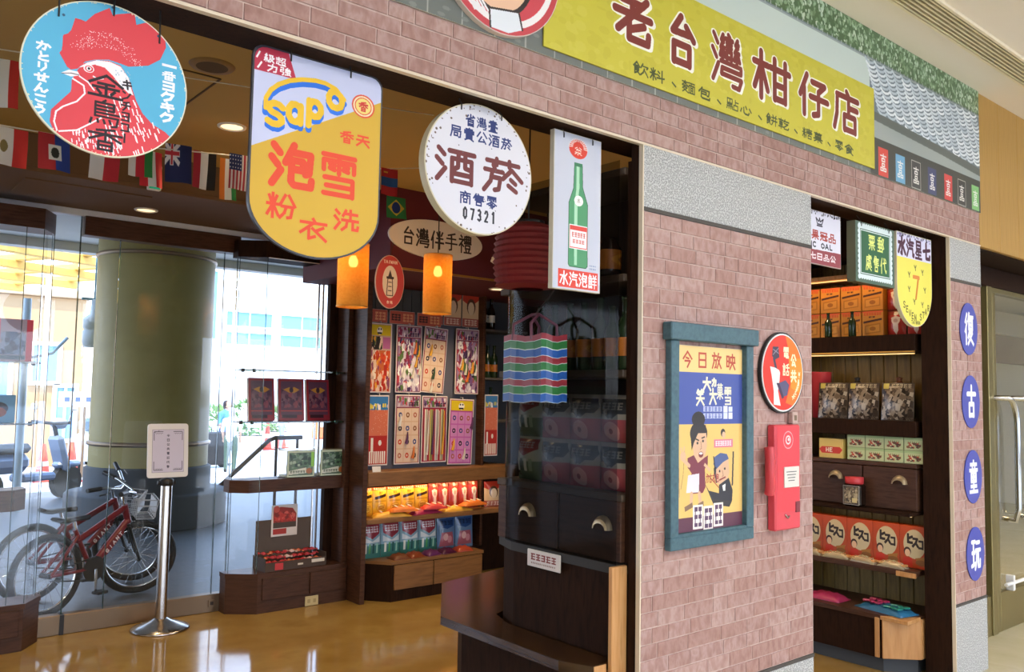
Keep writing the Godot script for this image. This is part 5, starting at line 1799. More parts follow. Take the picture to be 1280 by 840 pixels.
	var lb := thing("lighthouse_board", "red oval board with a lighthouse hung below the bulkhead", "sign", Vector3(2.79, 2.185, -2.53))
	st = S()
	plate(st, oval(0.105, 0.168), -0.005, 0.005)
	obj("board", st, mat(C("d8b8a4"), 0.5), lb)
	obj("print", face(oval(0.101, 0.164), 0.0056, reg.lighthouse), M.print, lb)
	st = S()
	tube(st, [Vector3(0, 0.165, 0), Vector3(0.02, 0.25, 0.0)], 0.002, 5)
	obj("wire", st, M.wire, lb)
	ob = thing("oval_name_board", "second white oval board on the bulkhead beside the security camera", "sign", Vector3(4.02, 2.497, -2.55))
	st = S()
	plate(st, oval(0.16, 0.075), 0.001, 0.015)
	obj("board", st, M.white, ob)
	var cc := thing("security_camera", "white bullet security camera under the dark red bulkhead", "security camera", Vector3(3.59, 2.29, -2.50))
	st = S()
	tube(st, [Vector3(0.0, 0.14, 0.0), Vector3(0.0, 0.11, 0.02), Vector3(0, 0.1, 0.05)], 0.012, 8)
	obj("bracket", st, M.white, cc)
	st = S()
	tube(st, [Vector3(-0.03, 0.13, 0.04), Vector3(0.02, 0.08, 0.09)], 0.032, 14)
	obj("body", st, M.white, cc)
	st = S()
	tube(st, [Vector3(0.02, 0.08, 0.09), Vector3(0.026, 0.074, 0.096)], 0.022, 14)
	obj("lens", st, M.black, cc)

func build_glass_front() -> void:
	var w := struct("window_1", "frameless glass front of the shop onto the street", "window")
	var xs := [-3.2, -1.6, -0.2, 1.29, 2.30, 3.14]
	for i in 5:
		var sp := S()
		quad(sp, Vector3(xs[i] + 0.004, 0.11, -3.752), Vector3(xs[i + 1] - 0.004, 0.11, -3.752), Vector3(xs[i + 1] - 0.004, 2.585, -3.752), Vector3(xs[i] + 0.004, 2.585, -3.752), Vector3(0, 0, -9))
		obj("pane", sp, M.glass, w)
		slab("pane_edge", Vector3(xs[i + 1] - 0.0035, 0.11, -3.757), Vector3(xs[i + 1] + 0.0035, 2.585, -3.747), M.glass_edge, w)
		slab("base_channel", Vector3(xs[i] + 0.006, 0.0, -3.79), Vector3(xs[i + 1] - 0.006, 0.118, -3.72), M.brushed, w, 0.004)
	slab("head_rail", Vector3(-3.2, 2.56, -3.79), Vector3(3.14, 2.6, -3.72), mat(C("d8dce4"), 0.5), w, 0.003)
	slab("transom", Vector3(1.30, 2.44, -3.80), Vector3(2.30, 2.56, -3.70), M.wood, w, 0.004)
	slab("joint_post", Vector3(1.278, 0.0, -3.8), Vector3(1.302, 0.118, -3.715), M.black, w)
	# thin glass fin and door edge
	slab("glass_fin", Vector3(1.52, 0.11, -3.748), Vector3(1.524, 2.44, -3.735), M.glass_edge, w)
	slab("glass_fin", Vector3(2.20, 0.11, -3.748), Vector3(2.204, 2.44, -3.735), M.glass_edge, w)
	var t := thing("wall_socket", "small square floor-level socket on the window base", "socket", Vector3(2.20, 0.06, -3.719))
	var st := S()
	box(st, Vector3(0, 0, 0.003), Vector3(0.045, 0.045, 0.006), 0.002)
	obj("plate", st, M.brushed, t)
	st = S()
	box(st, Vector3(0, 0, 0.0065), Vector3(0.022, 0.022, 0.002))
	obj("insert", st, M.dark, t)

func cabinet_glass(parent: Node3D, pts: Array, y0: float, y1: float) -> void:
	for i in pts.size() - 1:
		var a := Vector3(pts[i][0], y0, pts[i][1])
		var b := Vector3(pts[i + 1][0], y0, pts[i + 1][1])
		var d := (b - a)
		var st := S()
		quad(st, a, b, b + Vector3(0, y1 - y0, 0), a + Vector3(0, y1 - y0, 0), Vector3(1.7, 1, -3.9))
		obj("glass_pane", st, M.glass, parent)
		st = S()
		box(st, b + Vector3(0, (y1 - y0) / 2, 0), Vector3(0.004, y1 - y0, 0.004))
		obj("pane_edge", st, M.glass_edge, parent)

func build_middle_cabinet() -> void:
	var t := thing("display_cabinet", "dark wood and glass display cabinet at the window holding red books", "cabinet")
	var pl := [[2.25, -3.62], [2.42, -3.49], [3.09, -3.49], [3.09, -3.715], [2.25, -3.715]]
	prism("base", pl, 0.0, 0.235, M.wood, t)
	prism("base_top", [[2.245, -3.62], [2.418, -3.482], [3.09, -3.482], [3.09, -3.715], [2.245, -3.715]], 0.235, 0.265, M.wood, t)
	for d in [[2.45, 2.79], [2.80, 3.08]]:
		slab("drawer", Vector3(d[0], 0.085, -3.492), Vector3(d[1], 0.232, -3.478), M.wood, t, 0.003)
	prism("wood_shelf", [[2.25, -3.62], [2.35, -3.53], [3.05, -3.53], [3.05, -3.715], [2.25, -3.715]], 0.80, 0.885, M.wood, t)
	for y in [1.28, 1.635]:
		prism("glass_shelf", [[2.28, -3.6], [2.36, -3.53], [3.05, -3.53], [3.05, -3.71], [2.28, -3.71]], y - 0.01, y, M.glass_edge, t)
		for x in [2.30, 2.38, 3.02]:
			var st := S()
			tube(st, [Vector3(x, y - 0.02, -3.585), Vector3(x, y + 0.005, -3.585)], 0.012, 10)
			obj("shelf_clip", st, M.wire, t)
	prism("canopy", [[2.25, -3.62], [2.40, -3.5], [3.09, -3.5], [3.09, -3.715], [2.25, -3.715]], 2.405, 2.52, M.wood_dark, t)
	slab("pale_edge", Vector3(2.42, 2.402, -3.51), Vector3(3.1, 2.406, -3.49), M.trim, t)  # pale trim strip under the front of the canopy
	cabinet_glass(t, [[2.262, -3.712], [2.262, -3.615], [2.412, -3.5]], 0.266, 2.405)
	slab("side_panel", Vector3(2.98, 0.265, -3.71), Vector3(3.05, 2.405, -3.66), M.wood_dark, t)
	slab("end_panel", Vector3(3.05, 0.265, -3.71), Vector3(3.09, 2.405, -3.5), M.wood, t, 0.003)
	for x in [2.90, 2.935]:
		var st := S()
		box(st, Vector3(x, 1.335, -3.69), Vector3(0.014, 2.14, 0.014), 0.002)
		obj("metal_upright", st, M.chrome, t)
	# socket on the plinth
	var s := thing("socket_plate", "pale double socket plate on the dark cabinet plinth", "socket", Vector3(2.818, 0.036, -3.489))
	var st := S()
	box(st, Vector3(0, 0, 0.003), Vector3(0.1, 0.066, 0.006), 0.002)
	obj("plate", st, mat(C("c8b888"), 0.4), s)
	for x in [-0.022, 0.022]:
		st = S()
		box(st, Vector3(x, 0, 0.0065), Vector3(0.02, 0.026, 0.002))
		obj("outlet", st, mat(C("a89668"), 0.5), s)
	# red books
	var i := 0
	for x in [2.455, 2.675, 2.885]:
		var b := thing("red_book", "red covered picture book standing on the glass shelf", "book", Vector3(x, 1.281, -3.60), Basis.from_euler(Vector3(-0.12, [0.02, -0.05, 0.1][i], 0)), "red books on the glass shelf")
		st = S()
		box(st, Vector3(0, 0.15, -0.011), Vector3(0.186, 0.292, 0.02), 0.001)
		obj("pages", st, M.paper, b)
		put("cover", carton_mesh(0.19, 0.298, 0.003, reg.book, mat(C("8a2432"), 0.3), M.foil), b, Vector3(0, 0.001, 0.002))
		put("back_cover", carton_mesh(0.19, 0.298, 0.003, reg.book, mat(C("8a2432"), 0.3), M.foil), b, Vector3(0, 0.001, -0.021))
		i += 1
	# clear boxes with green packaging
	for x in [2.73, 2.985]:
		var b := thing("toy_terrarium_box", "clear toy box with green printed card on the wooden shelf", "box", Vector3(x, 0.886, -3.545), yaw(0.0), "clear toy boxes on the wooden shelf")
		st = S()
		box(st, Vector3(0, 0.098, -0.07), Vector3(0.215, 0.192, 0.14), 0.002)
		obj("clear_case", st, M.bag_clear, b)
		put("front_card", carton_mesh(0.21, 0.186, 0.002, reg.terrarium, M.dim_green, M.foil), b, Vector3(0, 0.003, 0.004))
		st = S()
		box(st, Vector3(0, 0.01, -0.07), Vector3(0.196, 0.014, 0.13))
		obj("base_tray", st, M.dim_green, b)
		st = S(true)
		for k in 5:
			tube(st, [Vector3(-0.06 + k * 0.03, 0.017, -0.06), Vector3(-0.07 + k * 0.035, 0.07, -0.07 + 0.01 * (k % 2)), Vector3(-0.06 + k * 0.03, 0.12, -0.05)], 0.011, 6, 0.002)
		obj("toy_plant", st, M.leaf, b)
	# counter tray of sweets
	var c := thing("sweets_tray", "brown cardboard counter tray with upright back card", "display tray", Vector3(2.70, 0.266, -3.6), yaw(0.03))
	var card := mat(C("4a3c34"), 0.7)
	st = S()
	box(st, Vector3(0, 0.004, 0), Vector3(0.46, 0.006, 0.19))
	box(st, Vector3(0, 0.03, 0.095), Vector3(0.46, 0.06, 0.005))
	for sx in [-1, 1]:
		box(st, Vector3(sx * 0.2285, 0.045, 0), Vector3(0.005, 0.09, 0.19))
	obj("tray", st, card, c)
	st = S()
	box(st, Vector3(0, 0.16, -0.092), Vector3(0.44, 0.32, 0.005))
	obj("back_card", st, mat(C("5c5048"), 0.7), c)
	put("fruit_card", carton_mesh(0.2, 0.22, 0.004, reg.fruit_card, M.paper), c, Vector3(-0.01, 0.2, -0.082))
	st = S()
	box(st, Vector3(-0.13, 0.03, 0.0985), Vector3(0.06, 0.045, 0.002))
	obj("red_mark", st, M.red, c)
	st = S()
	box(st, Vector3(0.165, 0.04, 0.0985), Vector3(0.1, 0.022, 0.002))
	box(st, Vector3(0.03, 0.03, 0.0985), Vector3(0.04, 0.012, 0.002))
	obj("price_label", st, M.paper, c)
	var sweet: Array[ArrayMesh] = []
	for m in [M.red, mat(C("b02424"), 0.25), mat(C("d8704a"), 0.25), mat(C("e8c8c0"), 0.25)]:
		st = S(true)
		for k in 6:
			var a := k * TAU / 6
			quad(st, Vector3(-0.03, 0, 0), Vector3(-0.03, 0, 0), Vector3(0.0, sin(a) * 0.012, cos(a) * 0.016), Vector3(0.0, sin(a + 1.05) * 0.012, cos(a + 1.05) * 0.016), Vector3.ZERO)
			quad(st, Vector3(0.03, 0, 0), Vector3(0.03, 0, 0), Vector3(0.0, sin(a) * 0.012, cos(a) * 0.016), Vector3(0.0, sin(a + 1.05) * 0.012, cos(a + 1.05) * 0.016), Vector3.ZERO)
		for e in [-1, 1]:
			box(st, Vector3(e * 0.033, 0, 0), Vector3(0.014, 0.002, 0.022))
		sweet.append(done(st, m))
	for r in 4:
		for q in 8:
			var o := put("wrapped_sweet", sweet[(r * 5 + q * 3) % 4 if (r + q) % 3 else 0], null, Vector3(2.52 + q * 0.052, 0.288 + r * 0.026, -3.535 - r * 0.034), Basis.from_euler(Vector3(0.4, rng.randf_range(-0.6, 0.6), rng.randf_range(-0.2, 0.2))))
			tag(o, "small wrapped sweet in red or pale foil in the counter tray", "sweet", "wrapped sweets in the counter tray")

func build_left_cabinet() -> void:
	var t := thing("display_cabinet", "dark wood and glass display cabinet beside the bicycles, with toy boxes", "cabinet")
	var pl := [[-0.4, -3.5], [1.04, -3.5], [1.15, -3.66], [1.15, -3.715], [-0.4, -3.715]]
	prism("base", pl, 0.0, 0.235, M.wood, t)
	prism("base_top", [[-0.4, -3.492], [1.045, -3.492], [1.158, -3.66], [1.158, -3.715], [-0.4, -3.715]], 0.235, 0.265, M.wood, t)
	for d in [[-0.38, 0.28], [0.30, 0.65], [0.66, 1.02]]:
		slab("drawer", Vector3(d[0], 0.085, -3.502), Vector3(d[1], 0.232, -3.488), M.wood, t, 0.003)
	prism("wood_shelf", [[-0.4, -3.54], [0.97, -3.54], [1.04, -3.62], [1.04, -3.715], [-0.4, -3.715]], 0.78, 0.90, M.wood, t)
	for y in [1.28, 1.635]:
		prism("glass_shelf", [[-0.4, -3.54], [1.0, -3.54], [1.09, -3.66], [1.09, -3.71], [-0.4, -3.71]], y - 0.01, y, M.glass_edge, t)
		for x in [0.4, 1.05]:
			var st := S()
			tube(st, [Vector3(x, y - 0.02, -3.66), Vector3(x, y + 0.005, -3.66)], 0.012, 10)
			obj("shelf_clip", st, M.wire, t)
	prism("canopy", [[-0.4, -3.5], [1.04, -3.5], [1.13, -3.66], [1.13, -3.715], [-0.4, -3.715]], 2.41, 2.53, M.wood, t)
	cabinet_glass(t, [[-0.39, -3.503], [0.95, -3.503], [1.04, -3.503], [1.125, -3.655], [1.125, -3.71]], 0.266, 2.41)
	slab("end_panel", Vector3(-0.44, 0, -3.715), Vector3(-0.4, 2.53, -3.49), M.wood, t)
	var b := put("toy_box", carton_mesh(0.2, 0.245, 0.08, reg.toy_box, mat(C("b83450"), 0.4)), null, Vector3(0.93, 1.636, -3.60), yaw(0.05))
	tag(b, "crimson and grey toy car box on the upper glass shelf", "box")
	b = put("toy_box", carton_mesh(0.2, 0.16, 0.06, reg.blue_box, mat(C("4a86b4"), 0.4)), null, Vector3(0.86, 1.281, -3.60), yaw(0.02))
	tag(b, "small blue picture box on the lower glass shelf", "box")

func build_back_shelf() -> void:
	var t := thing("wall_shelf", "wooden wall shelf unit with hanging toy cards and snack bags", "shelf")
	prism("base", [[3.15, -3.46], [3.315, -3.25], [4.14, -3.25], [4.14, -3.73], [3.15, -3.73]], 0.0, 0.262, M.wood_dark, t)
	prism("base_top", [[3.14, -3.46], [3.31, -3.242], [4.145, -3.242], [4.145, -3.73], [3.14, -3.73]], 0.262, 0.284, M.wood_mid, t)
	for d in [[3.335, 3.672], [3.68, 4.13]]:
		slab("drawer", Vector3(d[0], 0.082, -3.252), Vector3(d[1], 0.256, -3.238), M.wood_mid, t, 0.003)
	slab("left_upright", Vector3(3.095, 0, -3.73), Vector3(3.135, 2.29, -3.31), M.wood, t, 0.003)
	slab("right_upright", Vector3(4.24, 0.284, -3.73), Vector3(4.265, 2.29, -3.42), M.wood, t, 0.003)
	slab("shelf_board", Vector3(3.135, 0.82, -3.73), Vector3(4.5, 0.92, -3.30), M.wood_mid, t, 0.004)
	slab("shelf_board", Vector3(3.135, 0.552, -3.73), Vector3(4.5, 0.588, -3.30), M.wood_mid, t, 0.004)
	slab("peg_board", Vector3(3.135, 0.92, -3.52), Vector3(4.24, 2.1, -3.50), mat(C("5a5c6c"), 0.7), t)
	for i in 13:
		slab("slat", Vector3(3.197 + i * 0.08, 2.1, -3.52), Vector3(3.197 + i * 0.08 + 0.074, 2.29, -3.505), M.grey_dark, t, 0.002)
	# light strip under the shelf
	var ls := thing("shelf_light", "warm light strip under the snack shelf board", "light strip", Vector3(3.72, 0.818, -3.40))
	var st := S()
	box(st, Vector3(0, -0.004, 0), Vector3(1.02, 0.008, 0.02))
	var gm := mat(C("fff0d0"), 0.5)
	gm.emission_enabled = true
	gm.emission = Color(1.0, 0.82, 0.55)
	gm.emission_energy_multiplier = 2.5
	obj("glowing_strip", st, gm, ls)
	var l := AreaLight3D.new()
	l.name = "shelf_light_source"
	l.area_size = Vector2(1.0, 0.02)
	l.light_color = Color(1.0, 0.8, 0.52)
	l.light_energy = 0.16
	l.shadow_enabled = true
	ls.add_child(l)
	l.position = Vector3(0, -0.010, 0)
	l.rotation.x = -PI / 2
	# hanging cards
	var cards := [[0, 3.30, 2.01, 0.205, 0.52, 0.0, "yellow-headed toy card over orange flower stickers"], [1, 3.558, 2.008, 0.23, 0.515, 0.0, "purple foil toy card beside the yellow-headed one"], [2, 3.812, 2.008, 0.222, 0.515, 0.07, "tilted beige toy card with a grid of little toys"], [3, 4.116, 2.015, 0.235, 0.525, 0.0, "purple foil toy card at the end of the upper row"], [4, 3.305, 1.472, 0.175, 0.52, 0.0, "red toy card with a blue heading"], [5, 3.563, 1.478, 0.23, 0.525, 0.0, "beige toy card with a grid of toys in the lower row"], [6, 3.81, 1.472, 0.24, 0.515, 0.0, "dark red card of pale candy sticks"], [7, 4.076, 1.45, 0.24, 0.52, 0.03, "pink toy card with a yellow heading"]]
	for c in cards:
		var k := thing("toy_card", c[6], "toy card", Vector3(c[1], c[2], -3.47), Basis(Vector3.BACK, -c[5]), "toy cards on the peg board")
		put("card", carton_mesh(c[3], c[4], 0.004, reg["card_%d" % c[0]], M.paper, M.foil), k, Vector3(0, -c[4], 0))
		st = S()
		tube(st, [Vector3(0, -0.01, 0.006), Vector3(0, 0.012, 0.006), Vector3(0, 0.014, -0.03)], 0.003, 6)
		obj("peg", st, M.white, k)
		if c[0] in [1, 2, 3, 5, 6, 7]:
			# loose prizes taped on the card
			var n: int = {1: 9, 2: 3, 3: 9, 5: 3, 6: 4, 7: 3}[c[0]]
			for q in n:
				st = S(true)
				var px: float = rng.randf_range(-0.4, 0.4) * c[3]
				var py: float = -rng.randf_range(0.3, 0.92) * c[4]
				if c[0] == 6:
					px = (-0.3 + q * 0.2) * c[3]
					py = -0.55 * c[4]
				var hh: float = 0.17 if c[0] == 6 else 0.045
				tube(st, [Vector3(px, py - hh, 0.01), Vector3(px + 0.006, py, 0.016), Vector3(px + 0.012, py + hh, 0.01)], 0.009 if c[0] == 6 else 0.013, 6, 0.004)
				obj("prize", st, [M.white, M.purple, M.paper, M.yellow, M.dim_green, M.orange][(q + c[0]) % 6], k)
	for x in [3.255, 3.50, 3.75]:
		var hc := put("header_card", carton_mesh(0.225, 0.1, 0.003, reg.header_card, M.paper), null, Vector3(x, 2.015, -3.487))
		tag(hc, "red printed heading card above the toy cards", "card", "heading cards above the toy cards")
	for x in [3.80, 3.98, 4.16]:
		var hc := put("face_poster", carton_mesh(0.17, 0.285, 0.003, reg.face_print, M.paper), null, Vector3(x, 2.035, -3.495))
		tag(hc, "cream and red picture card with a face above the toy cards", "card", "picture cards above the toy cards")
	var sc := put("side_card", carton_mesh(0.14, 0.5, 0.004, reg.card_4, M.paper), null, Vector3(4.36, 0.99, -3.45))
	tag(sc, "red card leaning beside the shelf upright", "card")
	# bags on the lit shelf
	var ym := pack_mesh(0.12, 0.205, 0.05, reg.yellow_bag)
	for i in 5:
		var o := put("snack_bag", ym, null, Vector3(3.20 + i * 0.122, 0.589, -3.44), Basis.from_euler(Vector3(-0.06, 0.04 * sin(i * 2), 0)))
		tag(o, "yellow snack bag with dark print on the lit shelf", "snack bag", "yellow snack bags on the lit shelf")
	var rm := pack_mesh(0.094, 0.21, 0.045, reg.red_bag)
	for i in 5:
		var o := put("snack_bag", rm, null, Vector3(3.80 + i * 0.096, 0.589, -3.44), Basis.from_euler(Vector3(-0.06, 0.05 * sin(i * 3), 0)))
		tag(o, "red snack bag with a white figure on the lit shelf", "snack bag", "red snack bags on the lit shelf")
	var flat := func(mm: Material, w: float, d: float) -> ArrayMesh:
		var s2 := S(true)
		var n := 7
		var ph := rng.randf() * 6
		var pt := func(i: int, j: int, up: bool) -> Vector3:
			var u := float(i) / n
			var v := float(j) / n
			var b := pow(maxf(sin(PI * u) * sin(PI * v), 0.0), 0.4)
			return Vector3((u - 0.5) * w, (0.006 + 0.03 * b + 0.009 * sin(u * 17 + v * 9 + ph) * b if up else 0.0), (v - 0.5) * d)
		for i in n:
			for j in n:
				quad(s2, pt.call(i, j, true), pt.call(i + 1, j, true), pt.call(i + 1, j + 1, true), pt.call(i, j + 1, true), Vector3(0, -1, 0))
		for e in n:
			for q in [[e, 0, e + 1, 0], [e, n, e + 1, n], [0, e, 0, e + 1], [n, e, n, e + 1]]:
				quad(s2, pt.call(q[0], q[1], true), pt.call(q[2], q[3], true), pt.call(q[2], q[3], false), pt.call(q[0], q[1], false), Vector3(0, 0.005, 0))
		return done(s2, mm)
	flat_pack = flat
	var lie := [[3.36, M.yellow, "orange-yellow", 0.30], [3.45, M.orange, "orange", 0.22], [3.66, M.pink, "pink and white", 0.28], [3.73, M.red, "red", 0.2], [3.95, M.yellow, "deep yellow", 0.26], [4.10, M.orange, "bright orange", 0.24]]
	var z := 0
	for f in lie:
		var o := put("sweets_pack", flat.call(f[1], f[3], 0.085), null, Vector3(f[0], 0.589 + (0.034 if z % 2 else 0.0), -3.355 + 0.02 * (z % 2)), yaw(rng.randf_range(-0.25, 0.25)))
		tag(o, "flat %s sweets pack lying before the snack bags" % f[2], "sweets pack", "flat packs on the lit shelf")
		st = S()
		for s3 in 3:
			box(st, Vector3((s3 - 1) * f[3] * 0.25, 0.04, 0.0), Vector3(0.012, 0.003, 0.05), 0.0, Basis(Vector3.RIGHT, 0.1))
		obj("stripe", st, M.white, o)
		z += 1
	var fb := put("snack_bag", pack_mesh(0.15, 0.2, 0.05, reg.face_print), null, Vector3(4.35, 0.589, -3.40), Basis.from_euler(Vector3(-0.06, -0.2, 0)))
	tag(fb, "cream snack bag with a printed face at the end of the lit shelf", "snack bag")
	st = S()
	box(st, Vector3(0, 0.02, 0), Vector3(0.07, 0.04, 0.003), 0.0, Basis(Vector3.RIGHT, -0.2))
	tag(obj("price_tag", st, M.white, null, Vector3(3.21, 0.921, -3.32)), "small blank white price tag on the shelf board under the toy cards", "price tag")
	# bags on the base
	var bm := pack_mesh(0.162, 0.262, 0.05, reg.blue_bag)
	for i in 4:
		var o := put("snack_bag", bm, null, Vector3(3.255 + i * 0.166, 0.285, -3.44), Basis.from_euler(Vector3(-0.05, 0, 0)))
		tag(o, "pale blue snack bag with a red crest on the cabinet base", "snack bag", "pale blue snack bags on the base")
	var nm := pack_mesh(0.17, 0.25, 0.05, reg.navy_bag)
	for i in 2:
		var o := put("snack_bag", nm, null, Vector3(3.925 + i * 0.175, 0.285, -3.44), Basis.from_euler(Vector3(-0.05, 0, 0)))
		tag(o, "blue and rose snack bag on the cabinet base", "snack bag", "blue and rose snack bags on the base")
	var j := 0
	for f in [[3.42, M.brown, "brown"], [3.55, mat(C("7a3a20"), 0.3), "rust brown"], [3.70, M.purple, "purple"], [3.84, mat(C("4a1a3a"), 0.3), "dark plum"], [4.0, mat(C("a8442a"), 0.3), "rust red"]]:
		var o := put("sweets_pack", flat.call(f[1], 0.135, 0.11), null, Vector3(f[0], 0.285, -3.325), yaw(0.2 * sin(j)))
		tag(o, "flat %s sweets pack lying on the dark cabinet base" % f[2], "sweets pack", "flat packs on the cabinet base")
		j += 1
	# little side rack with bottles
	var r := thing("bottle_rack", "narrow rack of bottles right of the toy cards", "rack")
	for y in [0.9, 1.28, 1.63, 2.03]:
		slab("rack_shelf", Vector3(4.265, y - 0.02, -3.7), Vector3(4.75, y, -3.46), mat(C("55504c"), 0.6), r, 0.003)
	slab("rack_back", Vector3(4.265, 0.86, -3.73), Vector3(4.75, 2.29, -3.70), M.grey_dark, r)
	var bt := bottle_mesh(0.032, 0.26, M.brown_glass)
	var bt2 := bottle_mesh(0.03, 0.27, M.bottle_glass)
	for q in [[4.33, 2.031, 0], [4.41, 2.031, 0], [4.31, 1.631, 1], [4.38, 1.631, 1], [4.45, 1.631, 1], [4.33, 1.281, 1], [4.42, 1.281, 1]]:
		var o := thing("bottle", "%s on the narrow side rack" % ["dark bottle with a white panda label", "green bottle with an amber label"][q[2]], "bottle", Vector3(q[0], q[1], -3.54), Basis(), ["dark bottles on the side rack", "green bottles on the side rack"][q[2]])
		put("glass_body", [bt, bt2][q[2]], o)
		st = S()
		lathe(st, [[0.0327, 0.06], [0.0327, 0.12]] if q[2] == 0 else [[0.0307, 0.05], [0.0307, 0.11]], Vector3.ZERO, 16, Rect2(reg.panda_label.position, reg.panda_label.size) if q[2] == 0 else reg.amber_label)
		obj("label_band", st, M.print, o)

var flat_pack: Callable

func bottle_mesh(r: float, h: float, m: Material) -> ArrayMesh:
	var st := S(true)
	lathe(st, [[0.0, 0.0], [r * 0.9, 0.0], [r, h * 0.02], [r, h * 0.56], [r * 0.9, h * 0.64], [r * 0.45, h * 0.74], [r * 0.4, h * 0.95], [r * 0.48, h * 0.955], [r * 0.48, h], [0.0, h]], Vector3.ZERO, 18)
	return done(st, m)

# ---------------------------------------------------------------- shelves that run back from the facade and look to -x
func cup_pull(parent: Node3D, at: Vector3) -> void:
	var st := S(true)
	var n := 8
	for i in n:
		for j in 4:
			var p := func(a: int, b: int) -> Vector3:
				var th := PI * a / n
				var ph := PI / 2 * b / 4
				return at + Vector3(-0.026 * sin(ph), 0.05 * sin(th) * cos(ph * 0.7), -0.045 * cos(th) * cos(ph * 0.55))
			quad(st, p.call(i, j), p.call(i + 1, j), p.call(i + 1, j + 1), p.call(i, j + 1), at + Vector3(0.02, -0.01, 0))
	obj("cup_pull", st, mat(C("a89474"), 0.35, 0.5), parent)

func build_corner_shelf() -> void:
	var t := thing("corner_shelf", "tall dark shelf unit with drawers and curved tinted screen behind the brick pier", "shelf")
	slab("back_panel", Vector3(2.60, 0, -0.86), Vector3(2.63, 2.36, -0.06), M.wood_dark, t)
	slab("end_panel", Vector3(2.29, 0.905, -0.076), Vector3(2.60, 2.36, -0.06), M.wood_dark, t)
	prism("lower_body", [[2.275, -0.078], [2.275, -0.67], [2.33, -0.80], [2.46, -0.87], [2.60, -0.87], [2.60, -0.078]], 0.0, 0.865, M.wood_dark, t)
	prism("skirt", [[2.258, -0.078], [2.258, -0.67], [2.31, -0.81], [2.46, -0.89], [2.60, -0.89], [2.60, -0.078]], 0.865, 0.90, mat(C("241f1a"), 0.6), t)
	for d in [[-0.775, -0.412], [-0.402, -0.08]]:
		slab("drawer", Vector3(2.272, 0.905, d[0]), Vector3(2.59, 1.12, d[1]), M.wood, t, 0.003)
	cup_pull(t, Vector3(2.272, 1.015, -0.58))
	cup_pull(t, Vector3(2.272, 1.015, -0.165))
	for y in [1.147, 1.595, 1.945, 2.34]:
		slab("shelf_board", Vector3(2.275, y - 0.028, -0.79), Vector3(2.60, y, -0.078), mat(C("4a3a2c"), 0.6), t, 0.003)
	slab("plank", Vector3(2.207, 0.0, -0.076), Vector3(2.284, 0.90, -0.058), M.wood_light, t, 0.002)
	# tinted screen bent round the far end
	var st := S(true)
	var pts := [Vector2(2.25, -0.08), Vector2(2.25, -0.35), Vector2(2.25, -0.62)]
	for k in 9:
		var a := PI * 0.5 * k / 8
		pts.append(Vector2(2.44 - 0.19 * cos(a), -0.64 - 0.19 * sin(a)))
	for i in pts.size() - 1:
		quad(st, Vector3(pts[i].x, 0.90, pts[i].y), Vector3(pts[i + 1].x, 0.90, pts[i + 1].y), Vector3(pts[i + 1].x, 2.36, pts[i + 1].y), Vector3(pts[i].x, 2.36, pts[i].y), Vector3(3, 1.5, -0.5))
	obj("tinted_screen", st, M.acrylic, t)
	var side := yaw(-PI / 2)
	# bench that wraps round the foot
	var b := thing("wooden_bench", "low polished dark wooden bench with chamfered end round the corner shelf", "bench")
	prism("seat_board", [[2.204, -0.09], [2.14, -0.08], [2.09, -0.20], [2.10, -0.93], [2.467, -1.44], [2.95, -1.54], [2.95, -0.95], [2.46, -0.89], [2.31, -0.82], [2.255, -0.68], [2.255, -0.09]], 0.535, 0.57, M.bench, b)
	slab("lit_end_edge", Vector3(2.143, 0.536, -0.0805), Vector3(2.202, 0.569, -0.0775), M.wood_light, b)  # pale wood colour stands in for outside light on this edge
	prism("plinth", [[2.255, -0.25], [2.19, -0.32], [2.19, -0.90], [2.52, -1.37], [2.93, -1.45], [2.93, -0.95], [2.46, -0.89], [2.31, -0.82], [2.255, -0.68]], 0.0, 0.535, M.wood_dark, b)
	# notice
	var n := thing("shelf_notice", "small white notice with dark red writing on the dark shelf foot", "sign", Vector3(2.257, 0.823, -0.465), side)
	put("plate", carton_mesh(0.19, 0.066, 0.006, reg.shelf_notice, M.paper), n, Vector3(0, 0, 0.006))
	# bottles
	for q in [[-0.245, 0.275], [-0.181, 0.24], [-0.113, 0.27], [-0.33, 0.265], [-0.41, 0.265], [-0.50, 0.265], [-0.58, 0.265]]:
		var o := thing("bottle", "green glass bottle with round amber label on the corner shelf", "bottle", Vector3(2.325, 1.596, q[0]), yaw(-PI / 2), "amber label bottles on the corner shelf")
		put("glass_body", bottle_mesh(0.033, q[1], M.bottle_glass), o)
		st = S()
		lathe(st, [[0.0335, 0.05], [0.0335, 0.118]], Vector3.ZERO, 18, Rect2(reg.amber_label.position, reg.amber_label.size))
		obj("label_band", st, M.print, o)
	var jar := thing("jar", "round jar with an amber label on the top corner shelf", "jar", Vector3(2.34, 1.946, -0.215), side)
	st = S(true)
	lathe(st, [[0.0, 0.0], [0.042, 0.0], [0.047, 0.01], [0.047, 0.113], [0.03, 0.14], [0.03, 0.155], [0.0, 0.155]], Vector3.ZERO, 18)
	obj("body", st, M.brown_glass, jar)
	st = S()
	lathe(st, [[0.0475, 0.03], [0.0475, 0.105]], Vector3.ZERO, 18, reg.amber_label)
	obj("label_band", st, M.print, jar)
	# pouches in two tiers
	var rp := pack_mesh(0.162, 0.177, 0.085, reg.red_pouch)
	var gp := pack_mesh(0.14, 0.177, 0.085, reg.green_pouch)
